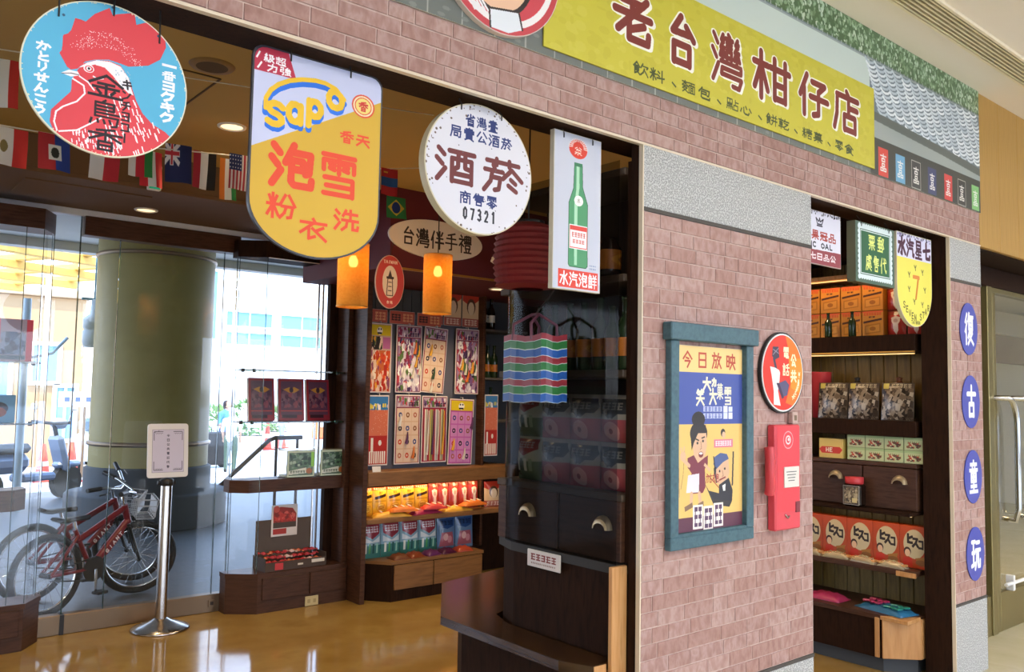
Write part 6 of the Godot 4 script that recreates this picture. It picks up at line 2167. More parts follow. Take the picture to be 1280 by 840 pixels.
	for tier in 2:
		for i in 5:
			var o := put("tea_pouch", rp if i < 3 else gp, null, Vector3(2.335, 1.148 + tier * 0.178, [-0.16, -0.325, -0.49, -0.645, -0.72][i]), side)
			if i == 4:
				o.position += Vector3(0.1, 0, 0.0)
				o.rotation.y = -PI / 2 - 0.5
			var where := "upper" if tier else "lower"
			tag(o, ("red and black pouch in the %s tier of the corner shelf" if i < 3 else "green and cream pouch in the %s tier of the corner shelf") % where, "pouch", ("red pouches in the %s tier" if i < 3 else "green pouches in the %s tier") % where)
	# dark red accordion lantern
	var l := thing("cloth_lantern", "dark red ribbed cloth lantern hanging before the corner shelf", "lantern", Vector3(2.09, 1.895, -0.40))
	var prof := [[0.06, 0.0]]
	for k in 10:
		prof.append([0.122 + 0.013 * sin(PI * (k + 0.5) / 10), 0.011 + k * 0.023])
		prof.append([0.113 + 0.013 * sin(PI * (k + 1.0) / 10), 0.022 + k * 0.023])
	prof.append([0.06, 0.25])
	st = S()
	lathe(st, prof, Vector3.ZERO, 28, Rect2(0, 0, 1, 1), false)
	obj("ribbed_cloth", st, M.lantern_cloth, l)
	st = S()
	lathe(st, [[0.0, 0.248], [0.062, 0.248], [0.062, 0.26], [0.0, 0.26]], Vector3.ZERO, 20)
	obj("top_cap", st, M.black, l)
	st = S()
	tube(st, [Vector3(0, 0.255, 0), Vector3(0.0, 0.905, 0)], 0.003, 6)
	obj("cord", st, M.black, l)
	# striped shopping bag
	var g := thing("striped_bag", "red, green and blue striped nylon shopping bag hanging before the shelf", "bag", Vector3(2.08, 1.47, -0.415), side)
	st = S()
	var r: Rect2 = reg.striped
	var w := 0.108
	var d := 0.065
	var c0 := [Vector3(-w, 0, 0), Vector3(w, 0, 0), Vector3(w, 0, -2 * d), Vector3(-w, 0, -2 * d)]
	for i in 4:
		var a: Vector3 = c0[i]
		var e: Vector3 = c0[(i + 1) % 4]
		var steps := 5
		for k in steps:
			var u0 := float(k) / steps
			var u1 := float(k + 1) / steps
			var f := func(u: float, top: bool) -> Vector3:
				var v := a.lerp(e, u)
				var bulge := sin(PI * u) * 0.012 + 0.004 * sin(u * 19.0 + i)
				v += (v - Vector3(0, 0, -d)).normalized() * (bulge if not top else bulge * 0.4)
				v.y = 0.252 + 0.006 * sin(u * 7 + i) if top else 0.004 * sin(u * 9)
				return v
			quad(st, f.call(u0, true), f.call(u1, true), f.call(u1, false), f.call(u0, false), Vector3(0, 0.13, -d), Rect2(r.position + Vector2(r.size.x * u0, 0), Vector2(r.size.x / steps, r.size.y)))
	quad(st, c0[0], c0[1], c0[2], c0[3], Vector3(0, 0.1, -d), Rect2(r.position, r.size * 0.05))
	obj("body", st, M.print, g)
	for zz in [0.0, -2 * d]:
		st = S(true)
		tube(st, [Vector3(-0.055, 0.235, zz), Vector3(-0.05, 0.295, zz), Vector3(-0.02, 0.335, -d), Vector3(0.02, 0.335, -d), Vector3(0.05, 0.295, zz), Vector3(0.055, 0.235, zz)], 0.006, 8)
		obj("handle", st, mat(C("6a3a4a"), 0.5), g)
	st = S()
	tube(st, [Vector3(0, 0.335, -d), Vector3(0, 0.40, -0.13), Vector3(0.0, 0.45, -0.17)], 0.003, 6)
	obj("hook", st, M.wire, g)

func build_toy_shelf() -> void:
	var t := thing("toy_shelf", "dark shelf unit with plank back holding biscuits and toys behind the signs", "shelf")
	var side := yaw(-PI / 2)
	for i in 10:
		slab("plank", Vector3(5.07, 0.3, -1.0 + i * 0.083), Vector3(5.09, 2.38, -1.0 + i * 0.083 + 0.079), M.plank, t, 0.003)
	slab("far_panel", Vector3(4.80, 0.0, -1.03), Vector3(5.07, 2.4, -1.0), M.wood_dark, t)
	slab("shelf_board", Vector3(4.80, 1.78, -1.0), Vector3(5.07, 1.88, -0.19), M.wood_dark, t, 0.003)
	slab("gold_lit_edge", Vector3(4.797, 1.776, -1.0), Vector3(4.805, 1.784, -0.19), M.gold, t)  # gold colour painted on as the lit edge of the board
	slab("shelf_board", Vector3(4.80, 1.295, -1.0), Vector3(5.07, 1.385, -0.19), M.wood_dark, t, 0.003)
	slab("shelf_board", Vector3(4.80, 1.122, -1.0), Vector3(5.07, 1.145, -0.19), M.wood, t, 0.003)
	slab("shelf_board", Vector3(4.71, 0.862, -1.0), Vector3(5.07, 0.882, -0.19), M.wood_dark, t, 0.003)
	slab("shelf_board", Vector3(4.76, 0.528, -1.0), Vector3(5.07, 0.56, -0.19), M.wood, t, 0.003)
	slab("pale_label_strip", Vector3(4.752, 0.526, -0.29), Vector3(4.76, 0.552, -0.18), M.wood_light, t)
	slab("top_board", Vector3(4.80, 2.36, -1.0), Vector3(5.07, 2.4, -0.19), M.wood_dark, t)
	slab("top_light_shelf", Vector3(4.84, 2.235, -1.0), Vector3(5.07, 2.26, -0.19), M.wood_light, t)
	for d in [[-1.0, -0.51], [-0.50, -0.19]]:
		slab("drawer", Vector3(4.80, 0.885, d[0]), Vector3(5.05, 1.118, d[1]), M.wood, t, 0.003)
	cup_pull(t, Vector3(4.80, 1.03, -0.67))
	cup_pull(t, Vector3(4.80, 1.03, -0.285))
	prism("base", [[4.66, -1.0], [4.66, -0.33], [4.81, -0.19], [5.07, -0.19], [5.07, -1.0]], 0.08, 0.29, M.wood_dark, t)
	prism("base_top", [[4.65, -1.0], [4.65, -0.325], [4.80, -0.18], [5.07, -0.18], [5.07, -1.0]], 0.29, 0.315, M.wood, t)
	prism("toe_kick", [[4.70, -1.0], [4.70, -0.34], [4.83, -0.21], [5.07, -0.21], [5.07, -1.0]], 0.0, 0.08, M.grey_dark, t)
	var st := S()
	var a := Vector3(4.652, 0.19, -0.325)
	var b := Vector3(4.80, 0.19, -0.182)
	box(st, (a + b) / 2 + Vector3(-0.006, 0, 0.006), Vector3((b - a).length(), 0.21, 0.012), 0.002, yaw(-atan2(b.z - a.z, b.x - a.x)))
	obj("chamfer_door", st, M.wood_light, t)
	slab("end_facing", Vector3(4.80, 0.085, -0.186), Vector3(4.86, 0.30, -0.172), M.wood_light, t, 0.002)
	slab("edge_facing", Vector3(4.64, 0.085, -0.36), Vector3(4.652, 0.30, -0.335), M.wood_light, t, 0.002)
	slab("top_facing", Vector3(4.645, 0.292, -0.33), Vector3(4.8, 0.313, -0.176), M.wood_light, t, 0.002)
	# warm light strips
	for q in [[2.232, 0.08], [1.774, 0.03], [0.858, 0.03]]:
		var ls := thing("shelf_light", "warm light strip under a board of the toy shelf, %s" % {2.232: "above the cartons", 1.774: "above the snack packs", 0.858: "above the biscuit boxes"}[q[0]], "light strip", Vector3(4.86 if q[0] > 1 else 4.80, q[0], -0.6))
		st = S()
		box(st, Vector3(0, -0.003, 0), Vector3(0.014, 0.006, 0.76))
		var gm := mat(C("fff0d0"), 0.5)
		gm.emission_enabled = true
		gm.emission = Color(1.0, 0.78, 0.45)
		gm.emission_energy_multiplier = 1.2
		obj("glowing_strip", st, gm, ls)
		var l := AreaLight3D.new()
		l.name = "shelf_light_source"
		l.area_size = Vector2(0.014, 0.74)
		l.light_color = Color(1.0, 0.76, 0.44)
		l.light_energy = q[1]
		l.shadow_enabled = true
		ls.add_child(l)
		l.position = Vector3(0, -0.008, 0)
		l.rotation.x = -PI / 2
	# cartons in two tiers
	var cm := carton_mesh(0.132, 0.158, 0.06, reg.carton, mat(C("b87a24"), 0.5))
	for tier in 2:
		for i in 4:
			var o := put("snack_carton", cm, null, Vector3(4.93, 1.881 + tier * 0.16, -0.91 + i * 0.137), side)
			tag(o, "amber snack carton with dark print on the top toy shelf", "carton", "amber cartons on the toy shelf")
	var db := pack_mesh(0.11, 0.15, 0.04, reg.red_bag)
	for tier in 2:
		for i in 2:
			var o := put("snack_bag", db, null, Vector3(4.97, 1.881 + tier * 0.152, -0.37 + i * 0.12), side)
			tag(o, "red bag with a pale figure beside the amber cartons", "snack bag", "red bags on the toy shelf")
	for z in [-0.73, -0.575]:
		var o := put("bottle", bottle_mesh(0.022, 0.15, M.bottle_glass), null, Vector3(4.83, 1.881, z))
		tag(o, "small green bottle before the amber cartons", "bottle", "small green bottles on the toy shelf")
	# snack packs
	var sm := pack_mesh(0.19, 0.218, 0.04, reg.snack_pack)
	for z in [-0.715, -0.52, -0.315]:
		var o := put("snack_pack", sm, null, Vector3(4.845, 1.386, z), side * Basis(Vector3.RIGHT, -0.08))
		tag(o, "brown and silver snack pack propped on the middle toy shelf", "snack pack", "brown snack packs on the toy shelf")
	for z in [-0.62, -0.36]:
		var o := thing("glass_jar", "round sweet jar with knobbed lid behind the snack packs", "jar", Vector3(4.97, 1.386, z), Basis(), "sweet jars on the toy shelf")
		st = S(true)
		lathe(st, [[0.0, 0.0], [0.075, 0.0], [0.085, 0.02], [0.085, 0.17], [0.07, 0.185]], Vector3.ZERO, 20)
		obj("body", st, M.brown_glass, o)
		st = S(true)
		lathe(st, [[0.078, 0.185], [0.07, 0.205], [0.02, 0.222], [0.012, 0.235], [0.02, 0.248], [0.0, 0.256]], Vector3.ZERO, 20)
		obj("lid", st, M.brown if z > -0.5 else M.black, o)
	var cup := put("red_tub", done(tub(), M.red), null, Vector3(4.93, 1.386, -0.84))
	tag(cup, "red paper tub behind the snack packs", "tub")
	# boxes
	var gb := carton_mesh(0.112, 0.073, 0.09, reg.green_box, mat(C("a8b484"), 0.5))
	for tier in 2:
		for i in 4:
			var o := put("sweet_box", gb, null, Vector3(4.84, 1.146 + tier * 0.074, -0.563 + i * 0.114), side)
			tag(o, "pale green printed box stacked above the drawers", "box", "pale green boxes on the toy shelf")
	var cb := put("crisp_box", carton_mesh(0.155, 0.118, 0.09, reg.crisp_box, mat(C("d8b860"), 0.5)), null, Vector3(4.83, 1.146, -0.72), side)
	tag(cb, "yellow box with a red badge beside the pale green boxes", "box")
	var jr := thing("sweet_jar", "clear square jar with red lid before the drawers", "jar", Vector3(4.755, 0.883, -0.53), side)
	st = S()
	box(st, Vector3(0, 0.065, 0), Vector3(0.11, 0.13, 0.075), 0.012)
	obj("body", st, M.brown_glass, jr)
	put("label_sheet", carton_mesh(0.098, 0.11, 0.002, reg.jar_label, M.paper), jr, Vector3(0, 0.01, 0.040))
	st = S()
	lathe(st, [[0.0, 0.13], [0.05, 0.13], [0.052, 0.14], [0.052, 0.168], [0.0, 0.17]], Vector3.ZERO, 20)
	obj("lid", st, M.red, jr)
	# biscuit boxes
	var bb := carton_mesh(0.157, 0.235, 0.06, reg.biscuit_box, mat(C("c04c18"), 0.45))
	for i in 5:
		var o := put("biscuit_box", bb, null, Vector3(4.86, 0.561, -0.875 + i * 0.159), side)
		tag(o, "orange biscuit box with a cream disc and black lettering", "biscuit box", "orange biscuit boxes on the toy shelf")
	for i in 4:
		var o := put("clear_packet", flat_pack.call(M.bag_clear, 0.165, 0.06), null, Vector3(4.795, 0.561, -0.84 + i * 0.17), yaw(PI / 2 + 0.15 * sin(i * 2.0)))
		tag(o, "clear crackly packet lying before the orange biscuit boxes", "packet", "clear packets on the toy shelf")
		st = S()
		for k in 5:
			box(st, Vector3(-0.07 + k * 0.035, 0.018, 0), Vector3(0.022, 0.012, 0.04), 0.003, yaw(k * 0.7))
		obj("biscuit", st, M.wood_light, o)
	var pb := put("toy_pack", flat_pack.call(M.pink, 0.22, 0.14), null, Vector3(4.78, 0.316, -0.72), yaw(PI / 2))
	tag(pb, "pink toy pack lying on the toy shelf base", "toy pack")
	pb = put("toy_pack", flat_pack.call(M.sky_blue, 0.3, 0.16), null, Vector3(4.78, 0.316, -0.36), yaw(PI / 2 - 0.2))
	tag(pb, "blue, green and pink toy pack lying on the toy shelf base", "toy pack")
	st = S()
	for k in 6:
		box(st, Vector3(0.02 + (k % 3) * 0.04, 0.042, -0.04 + (k / 3) * 0.06), Vector3(0.03, 0.012, 0.04), 0.004, yaw(k))
	obj("printed_patch", st, M.pink, pb)
	st = S()
	for k in 6:
		box(st, Vector3(-0.11 + (k % 3) * 0.035, 0.035, -0.04 + (k / 3) * 0.06), Vector3(0.028, 0.01, 0.045), 0.004, yaw(k))
	obj("printed_patch", st, mat(C("2c8a7c"), 0.3), pb)

func tub() -> SurfaceTool:
	var st := S(true)
	lathe(st, [[0.0, 0.0], [0.05, 0.0], [0.065, 0.28], [0.068, 0.285], [0.0, 0.285]], Vector3.ZERO, 20)
	return st

func build_stand() -> void:
	var t := thing("notice_stand", "steel post stand with white framed notice on a round foot", "sign stand", Vector3(1.80, 0.0, -3.50))
	var st := S(true)
	lathe(st, [[0.0, 0.0], [0.172, 0.0], [0.174, 0.008], [0.168, 0.016], [0.12, 0.034], [0.06, 0.056], [0.04, 0.07], [0.0, 0.07]], Vector3.ZERO, 40)
	obj("foot", st, M.steel, t)
	st = S(true)
	lathe(st, [[0.034, 0.06], [0.034, 0.90], [0.03, 0.915], [0.0, 0.915]], Vector3.ZERO, 24)
	obj("post", st, M.steel, t)
	st = S(true)
	lathe(st, [[0.034, 0.885], [0.042, 0.888], [0.042, 0.92], [0.03, 0.93], [0.012, 0.935], [0.012, 0.955], [0.0, 0.955]], Vector3.ZERO, 20)
	for s in [-1, 1]:
		box(st, Vector3(s * 0.045, 0.905, 0), Vector3(0.022, 0.026, 0.02), 0.003)
	obj("belt_head", st, M.black, t)
	var bas := Basis.from_euler(Vector3(-0.10, -0.02, 0))
	st = S()
	plate(st, oblong(0.247, 0.335, 0.018), -0.006, 0.006)
	obj("frame", st, M.white, t, Vector3(-0.005, 1.105, 0.01), bas)
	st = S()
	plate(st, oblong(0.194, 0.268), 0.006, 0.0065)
	obj("frame_shade_line", st, mat(C("8a8894"), 0.5), t, Vector3(-0.005, 1.103, 0.01), bas)  # grey rim painted in as the shadow line inside the frame
	obj("notice", face(oblong(0.19, 0.264), 0.007, reg.notice), M.print, t, Vector3(-0.005, 1.103, 0.01), bas)

# ---------------------------------------------------------------- glass doors right of the facade
func build_doorway() -> void:
	var w := struct("wall_panel", "tall golden wood panelling right of the mural", "wall")
	var x := 5.238
	while x < 13.8:
		slab("panel_board", Vector3(x, 2.41, -0.03), Vector3(x + 0.298, 3.33, -0.002), M.panel_wood, w, 0.002)
		x += 0.3
	slab("panel_core", Vector3(5.235, 2.40, -0.4), Vector3(14, 3.5, -0.03), M.wood_dark, w)
	var d := struct("door_1", "bronze framed glass lobby doors with curved handles", "door")
	slab("door_head", Vector3(5.235, 2.27, -0.33), Vector3(14, 2.40, -0.25), M.wood_dark, d, 0.003)
	slab("head_rail", Vector3(6.08, 2.24, -0.32), Vector3(14, 2.27, -0.26), M.bronze, d)
	slab("side_pane", Vector3(5.24, 0.25, -0.295), Vector3(5.98, 2.27, -0.285), M.door_glass, d)
	slab("side_sill", Vector3(5.24, 0.0, -0.32), Vector3(5.98, 0.25, -0.26), M.bronze, d)
	slab("jamb", Vector3(5.98, 0.0, -0.34), Vector3(6.06, 2.27, -0.25), M.bronze, d, 0.003)
	for k in 3:
		var x0 := 6.085 + k * 1.1
		slab("stile", Vector3(x0, 0.0, -0.31), Vector3(x0 + 0.05, 2.24, -0.26), M.bronze, d, 0.003)
		slab("pane", Vector3(x0 + 0.05, 0.25, -0.29), Vector3(x0 + 1.05, 2.24, -0.28), M.door_glass, d)
		slab("bottom_rail", Vector3(x0 + 0.05, 0.0, -0.31), Vector3(x0 + 1.05, 0.25, -0.26), M.bronze, d, 0.003)
		slab("stile", Vector3(x0 + 1.05, 0.0, -0.31), Vector3(x0 + 1.1, 2.24, -0.26), M.bronze, d, 0.003)
		for hx in [x0 + 0.16, x0 + 0.42]:
			var st := S(true)
			var pts := [Vector3(hx, 0.72, -0.28), Vector3(hx, 0.72, -0.2), Vector3(hx, 0.80, -0.18), Vector3(hx, 1.36, -0.18)]
			for q in 7:
				var a := PI / 2 * (q + 1) / 7
				pts.append(Vector3(hx - 0.14 * (1 - cos(a)), 1.36 + 0.17 * sin(a), -0.18 - 0.0 * q))
			pts.append(Vector3(hx - 0.16, 1.53, -0.28))
			tube(st, pts, 0.019, 10)
			obj("handle", st, M.chrome, d)
		var s2 := S(true)
		tube(s2, [Vector3(x0 + 0.08, 0.30, -0.24), Vector3(x0 + 0.6, 0.30, -0.24)], 0.012, 8)
		box(s2, Vector3(x0 + 0.2, 0.30, -0.255), Vector3(0.03, 0.1, 0.05), 0.003)
		obj("floor_bolt", s2, M.white, d)
	# lobby beyond the doors
	var v := struct("wall_beyond", "olive and cream walls of the hall beyond the glass doors", "wall")
	slab("back_wall", Vector3(5.24, 0, -3.9), Vector3(14, 3.5, -3.8), mat(C("a89a68"), 0.7), v)
	slab("red_lintel", Vector3(5.24, 2.0, -2.3), Vector3(14, 2.35, -2.2), M.maroon, v)
	slab("cream_cove", Vector3(5.24, 2.45, -3.4), Vector3(14, 2.75, -2.6), M.cream, v)
	slab("hall_ceiling", Vector3(5.24, 2.85, -3.8), Vector3(14, 2.95, -0.4), M.cream, v)
	slab("skirting", Vector3(5.24, 0.0, -3.8), Vector3(14, 0.7, -3.72), mat(C("6a6038"), 0.5), v)
	area("hall_light", Vector3(7.5, 2.83, -1.4), Vector2(2.0, 0.5), 6.0, Color(1.0, 0.9, 0.68))
	var p := thing("hall_light_panel", "warm ceiling light panel of the hall beyond the doors", "ceiling light", Vector3(7.5, 2.85, -1.4))
	var s3 := S()
	box(s3, Vector3(0, -0.004, 0), Vector3(2.0, 0.008, 0.5))
	var gm := mat(C("fff0d8"), 0.5)
	gm.emission_enabled = true
	gm.emission = Color(1.0, 0.9, 0.66)
	gm.emission_energy_multiplier = 1.0
	obj("diffuser", s3, gm, p)
	s3 = S()
	box(s3, Vector3(0, -0.002, 0), Vector3(2.06, 0.006, 0.56))
	obj("frame", s3, M.white, p)

# ---------------------------------------------------------------- outside
func build_outdoors() -> void:
	var g := struct("floor_porch", "grey paved porch outside the glass", "floor")
	slab("paving", Vector3(-12, -0.55, -11.5), Vector3(16, -0.004, -3.86), M.porch, g)
	g = struct("floor_road", "pale sunlit road beyond the porch", "floor")
	slab("road_surface", Vector3(-60, -0.8, -90), Vector3(90, -0.55, -11.5), M.road, g)
	for i in 9:
		slab("road_line", Vector3(4.0, -0.55, -14.6 - i * 1.5), Vector3(26.0, -0.546, -14.45 - i * 1.5), M.white, g)
	var c := struct("ceiling_porch", "pale canopy over the porch", "ceiling")
	slab("canopy", Vector3(-12, 3.2, -9.0), Vector3(16, 3.5, -3.87), mat(C("c8c8c4"), 0.7), c)
	slab("canopy_beam", Vector3(-12, 3.1, -9.2), Vector3(16, 3.5, -9.0), mat(C("d8d8d4"), 0.7), c)
	var col := thing("round_column", "thick olive stone column with dark drum base outside the glass", "column", Vector3(3.05, 0, -7.96))
	var st := S(true)
	lathe(st, [[0.62, 0.5], [0.62, 3.2]], Vector3.ZERO, 56)
	obj("shaft", st, M.stone_col, col)
	st = S(true)
	lathe(st, [[0.62, 0.86], [0.645, 0.87], [0.645, 0.90], [0.62, 0.912]], Vector3.ZERO, 56)
	lathe(st, [[0.62, 2.93], [0.64, 2.935], [0.64, 2.97], [0.62, 2.975]], Vector3.ZERO, 56)
	obj("steel_band", st, M.brushed, col)
	st = S()
	lathe(st, [[0.84, 0.0], [0.84, 0.34], [0.82, 0.36], [0.66, 0.36], [0.66, 0.62], [0.62, 0.64]], Vector3.ZERO, 56)
	obj("drum_base", st, M.grey_dark, col)
	# handrail of the ramp
	var r := thing("handrail", "brown metal ramp handrail beside the column", "handrail", Vector3(4.3, 0, -8.0))
	st = S(true)
	tube(st, [Vector3(-0.62, 0.16, 0), Vector3(0.18, 0.87, 0), Vector3(0.26, 0.90, 0), Vector3(0.62, 0.90, 0)], 0.028, 8)
	obj("rail", st, mat(C("6a5850"), 0.5), r)
	for x in [0.28, 0.56]:
		st = S()
		tube(st, [Vector3(x, -0.004, 0), Vector3(x, 0.9, 0)], 0.02, 8)
		obj("post", st, mat(C("7a6a64"), 0.5), r)
	# pergola
	var p := thing("pergola", "yellow timber pergola with open grid over the street", "pergola", Vector3(1.2, -0.55, -15.2), yaw(0.45))
	var ym := mat(C("e8b85c"), 0.6)
	for i in 6:
		st = S()
		box(st, Vector3(-0.7, 3.95, 3.8 - i * 1.5), Vector3(6.6, 0.13, 0.14), 0.01)
		obj("beam", st, ym, p)
	for i in 7:
		st = S()
		bar(st, Vector3(-3.9 + i * 1.06, 4.06, 4.1), Vector3(-3.9 + i * 1.06, 4.06, -4.1), 0.12, 0.12)
		obj("rafter", st, ym, p)
	for x in [-3.6, -1.0]:
		st = S()
		box(st, Vector3(x, 1.94, -3.0), Vector3(0.2, 3.88, 0.2), 0.01)
		obj("post", st, ym, p)
	# street lamp on a pole
	var sl := thing("street_lamp", "pale street pole with a lantern and curved arm", "street lamp", Vector3(2.05, -0.004, -9.6))
	st = S(true)
	tube(st, [Vector3(0, 0, 0), Vector3(0, 2.55, 0)], 0.045, 10)
	obj("pole", st, mat(C("a8bcc8"), 0.4), sl)
	st = S(true)
	tube(st, [Vector3(-0.5, 1.95, 0), Vector3(-0.3, 1.86, 0), Vector3(0, 1.82, 0), Vector3(0.3, 1.9, 0), Vector3(0.46, 2.1, 0)], 0.02, 8)
	obj("curved_arm", st, mat(C("a8bcc8"), 0.4), sl)
	var lt := thing("wall_lantern", "grey hanging street lantern under the yellow pergola", "lantern", Vector3(2.75, 1.98, -9.4))
	st = S(true)
	lathe(st, [[0.0, 0.0], [0.1, 0.0], [0.12, 0.06], [0.12, 0.2], [0.1, 0.22], [0.12, 0.24], [0.12, 0.36], [0.05, 0.42], [0.03, 0.6], [0.0, 0.6]], Vector3.ZERO, 18)
	obj("body", st, mat(C("b8bebc"), 0.5), lt)
	st = S()
	box(st, Vector3(0, 0.6, 0), Vector3(0.3, 0.03, 0.03), 0.004)
	tube(st, [Vector3(0, 0.6, 0), Vector3(0, 1.45, 0)], 0.01, 6)
	obj("hanger", st, mat(C("5c8a98"), 0.5), lt)
	# buildings
	building("beige_building", "low beige plaster building behind the pergola", Vector3(1.0, -0.55, -24.0), Vector3(9.2, 4.3, 4.0), C("b4946e"), [[3.7, 2.6, 0.55, 0.9], [2.6, 2.5, 0.6, 1.6], [4.2, 1.35, 0.4, 1.3], [0.6, 2.4, 0.9, 1.0]], C("7fa8d0"))
	building("white_building", "white tiled building with rows of blue windows across the street", Vector3(19.0, -0.55, -44.0), Vector3(11.0, 12.5, 8.0), C("dfe2e2"), [[-4.0, 6.2, 1.5, 3.4], [-1.5, 5.6, 2.4, 0.7], [1.4, 5.6, 2.4, 0.7], [-1.5, 4.6, 2.4, 0.6], [1.4, 4.6, 2.4, 0.6], [-4.0, 10.0, 1.5, 2.0], [-1.2, 9.6, 2.4, 1.2], [2.0, 9.6, 2.4, 1.2]], C("6a9cc0"))
	building("grey_building", "pale grey block left of the white tiled building", Vector3(9.0, -0.55, -62.0), Vector3(9.0, 9.0, 8.0), C("d8dcdc"), [[-2.5, 6.0, 2.0, 1.4], [1.2, 6.0, 2.0, 1.4], [-2.5, 3.4, 2.0, 1.4], [1.2, 3.4, 2.0, 1.4]], C("8aa4b8"))
	var w := thing("street_wall", "long low white wall with a coping across the street", "wall", Vector3(19.0, -0.55, -36.0))
	st = S()
	box(st, Vector3(0, 1.3, 0), Vector3(18, 2.6, 0.3), 0.02)
	obj("wall_body", st, mat(C("e0e2e4"), 0.7), w)
	st = S()
	box(st, Vector3(0, 2.63, 0), Vector3(18.2, 0.08, 0.4), 0.01)
	obj("coping", st, M.white, w)
	for i in 6:
		st = S()
		box(st, Vector3(-7.5 + i * 3.0, 1.6, 0.16), Vector3(1.4, 0.8, 0.03), 0.005)
		obj("notice_panel", st, mat(C("c4c8d8"), 0.6), w)
	var sg := thing("street_sign", "white direction sign with a blue arrow square in front of the beige building", "sign", Vector3(4.95, -0.55, -18.9))
	st = S()
	box(st, Vector3(0, 1.75, 0), Vector3(1.1, 0.34, 0.04), 0.005)
	obj("board", st, M.white, sg)
	st = S()
	box(st, Vector3(0.38, 1.75, 0.024), Vector3(0.26, 0.26, 0.01))
	for i in 3:
		box(st, Vector3(-0.38 + i * 0.22, 1.75, 0.024), Vector3(0.1, 0.1, 0.01))
	obj("marks", st, mat(C("5a6aa8"), 0.5), sg)
	st = S()
	tube(st, [Vector3(0, 0, 0), Vector3(0, 1.75, -0.02)], 0.03, 8)
	obj("post", st, M.brushed, sg)
	# shrubs
	var k := 0
	for q in [[10.2, -25.0, 0.9], [11.6, -25.4, 1.1], [13.6, -27.6, 0.8], [8.6, -24.6, 0.8]]:
		var s := thing("shrub", "round green shrub in a planter across the road", "shrub", Vector3(q[0], -0.55, q[1]), Basis(), "shrubs across the road")
		st = S()
		lathe(st, [[0.0, 0.0], [0.42, 0.0], [0.5, 0.5], [0.44, 0.5], [0.0, 0.46]], Vector3.ZERO, 14)
		obj("planter", st, M.white, s)
		st = S()
		for i in 220:
			var d := Vector3(rng.randfn(0, 1), rng.randfn(0, 1), rng.randfn(0, 1)).normalized()
			var at: Vector3 = Vector3(0, 0.5 + q[2] * 0.55, 0) + d * q[2] * 0.55 * rng.randf_range(0.7, 1.0)
			var u := d.cross(Vector3(rng.randf(), 1, rng.randf())).normalized() * 0.09
			tri(st, at - u, at + u, at + d * 0.16 + Vector3(0, 0.05, 0), Vector3(0, 0.5 + q[2] * 0.5, 0))
		obj("foliage", st, mat(C(["7fa060", "6a9050", "90a870", "78985c"][k]), 0.8), s)
		k += 1
	# traffic cones
	for q in [[4.06, -18.4, 0.8], [4.55, -18.1, 0.85], [13.09, -26.2, 0.95], [12.29, -25.6, 0.95]]:
		var s := thing("traffic_cone", "orange-red traffic cone on the sunlit road", "traffic cone", Vector3(q[0], -0.55, q[1]), Basis(), "traffic cones on the road")
		st = S()
		box(st, Vector3(0, 0.02, 0), Vector3(0.4, 0.04, 0.4), 0.008)
		obj("base", st, mat(C("d84a34"), 0.6), s)
		st = S(true)
		lathe(st, [[0.16, 0.04], [0.04, q[2]], [0.0, q[2]]], Vector3.ZERO, 18)
		obj("cone", st, mat(C("e05038"), 0.6), s)
		st = S(true)
		lathe(st, [[0.115, q[2] * 0.42], [0.084, q[2] * 0.64]], Vector3.ZERO, 18)
		obj("band", st, M.white, s)
	var bar_ := thing("road_barrier", "orange and white plastic road barrier", "barrier", Vector3(17.3, -0.55, -31.0), yaw(0.5))
	st = S()
	box(st, Vector3(0, 0.5, 0), Vector3(1.6, 1.0, 0.35), 0.06)
	obj("body", st, mat(C("e0703a"), 0.6), bar_)
	st = S()
	box(st, Vector3(0, 0.62, 0.18), Vector3(1.3, 0.22, 0.02), 0.005)
	obj("white_panel", st, M.white, bar_)
	# parked car at the kerb
	var car := thing("parked_car", "white parked car seen past the column", "car", Vector3(6.2, -0.55, -21.0), yaw(1.2))
	st = S()
	box(st, Vector3(0, 0.62, 0), Vector3(3.9, 0.62, 1.6), 0.14)
	box(st, Vector3(-0.2, 1.12, 0), Vector3(2.2, 0.56, 1.4), 0.2)
	obj("body", st, mat(C("dfe4e8"), 0.25), car)
	st = S()
	box(st, Vector3(-0.2, 1.13, 0), Vector3(2.24, 0.32, 1.2), 0.08)
	box(st, Vector3(-0.2, 1.13, 0), Vector3(1.7, 0.32, 1.42), 0.08)
	obj("window_band", st, mat(C("5a6c7a"), 0.1), car)
	for e in [[-1.2, -0.72], [-1.2, 0.72], [1.2, -0.72], [1.2, 0.72]]:
		st = S(true)
		tube(st, [Vector3(e[0], 0.31, e[1] - 0.1), Vector3(e[0], 0.31, e[1] + 0.1)], 0.31, 18)
		obj("wheel", st, M.rubber, car)
	for q in [[2.3, -10.4, 0.5, "6a7c98"], [0.9, -9.4, 0.3, "5c6068"]]:
		scooter(Vector3(q[0], -0.004, q[1]), q[2], C(q[3]))

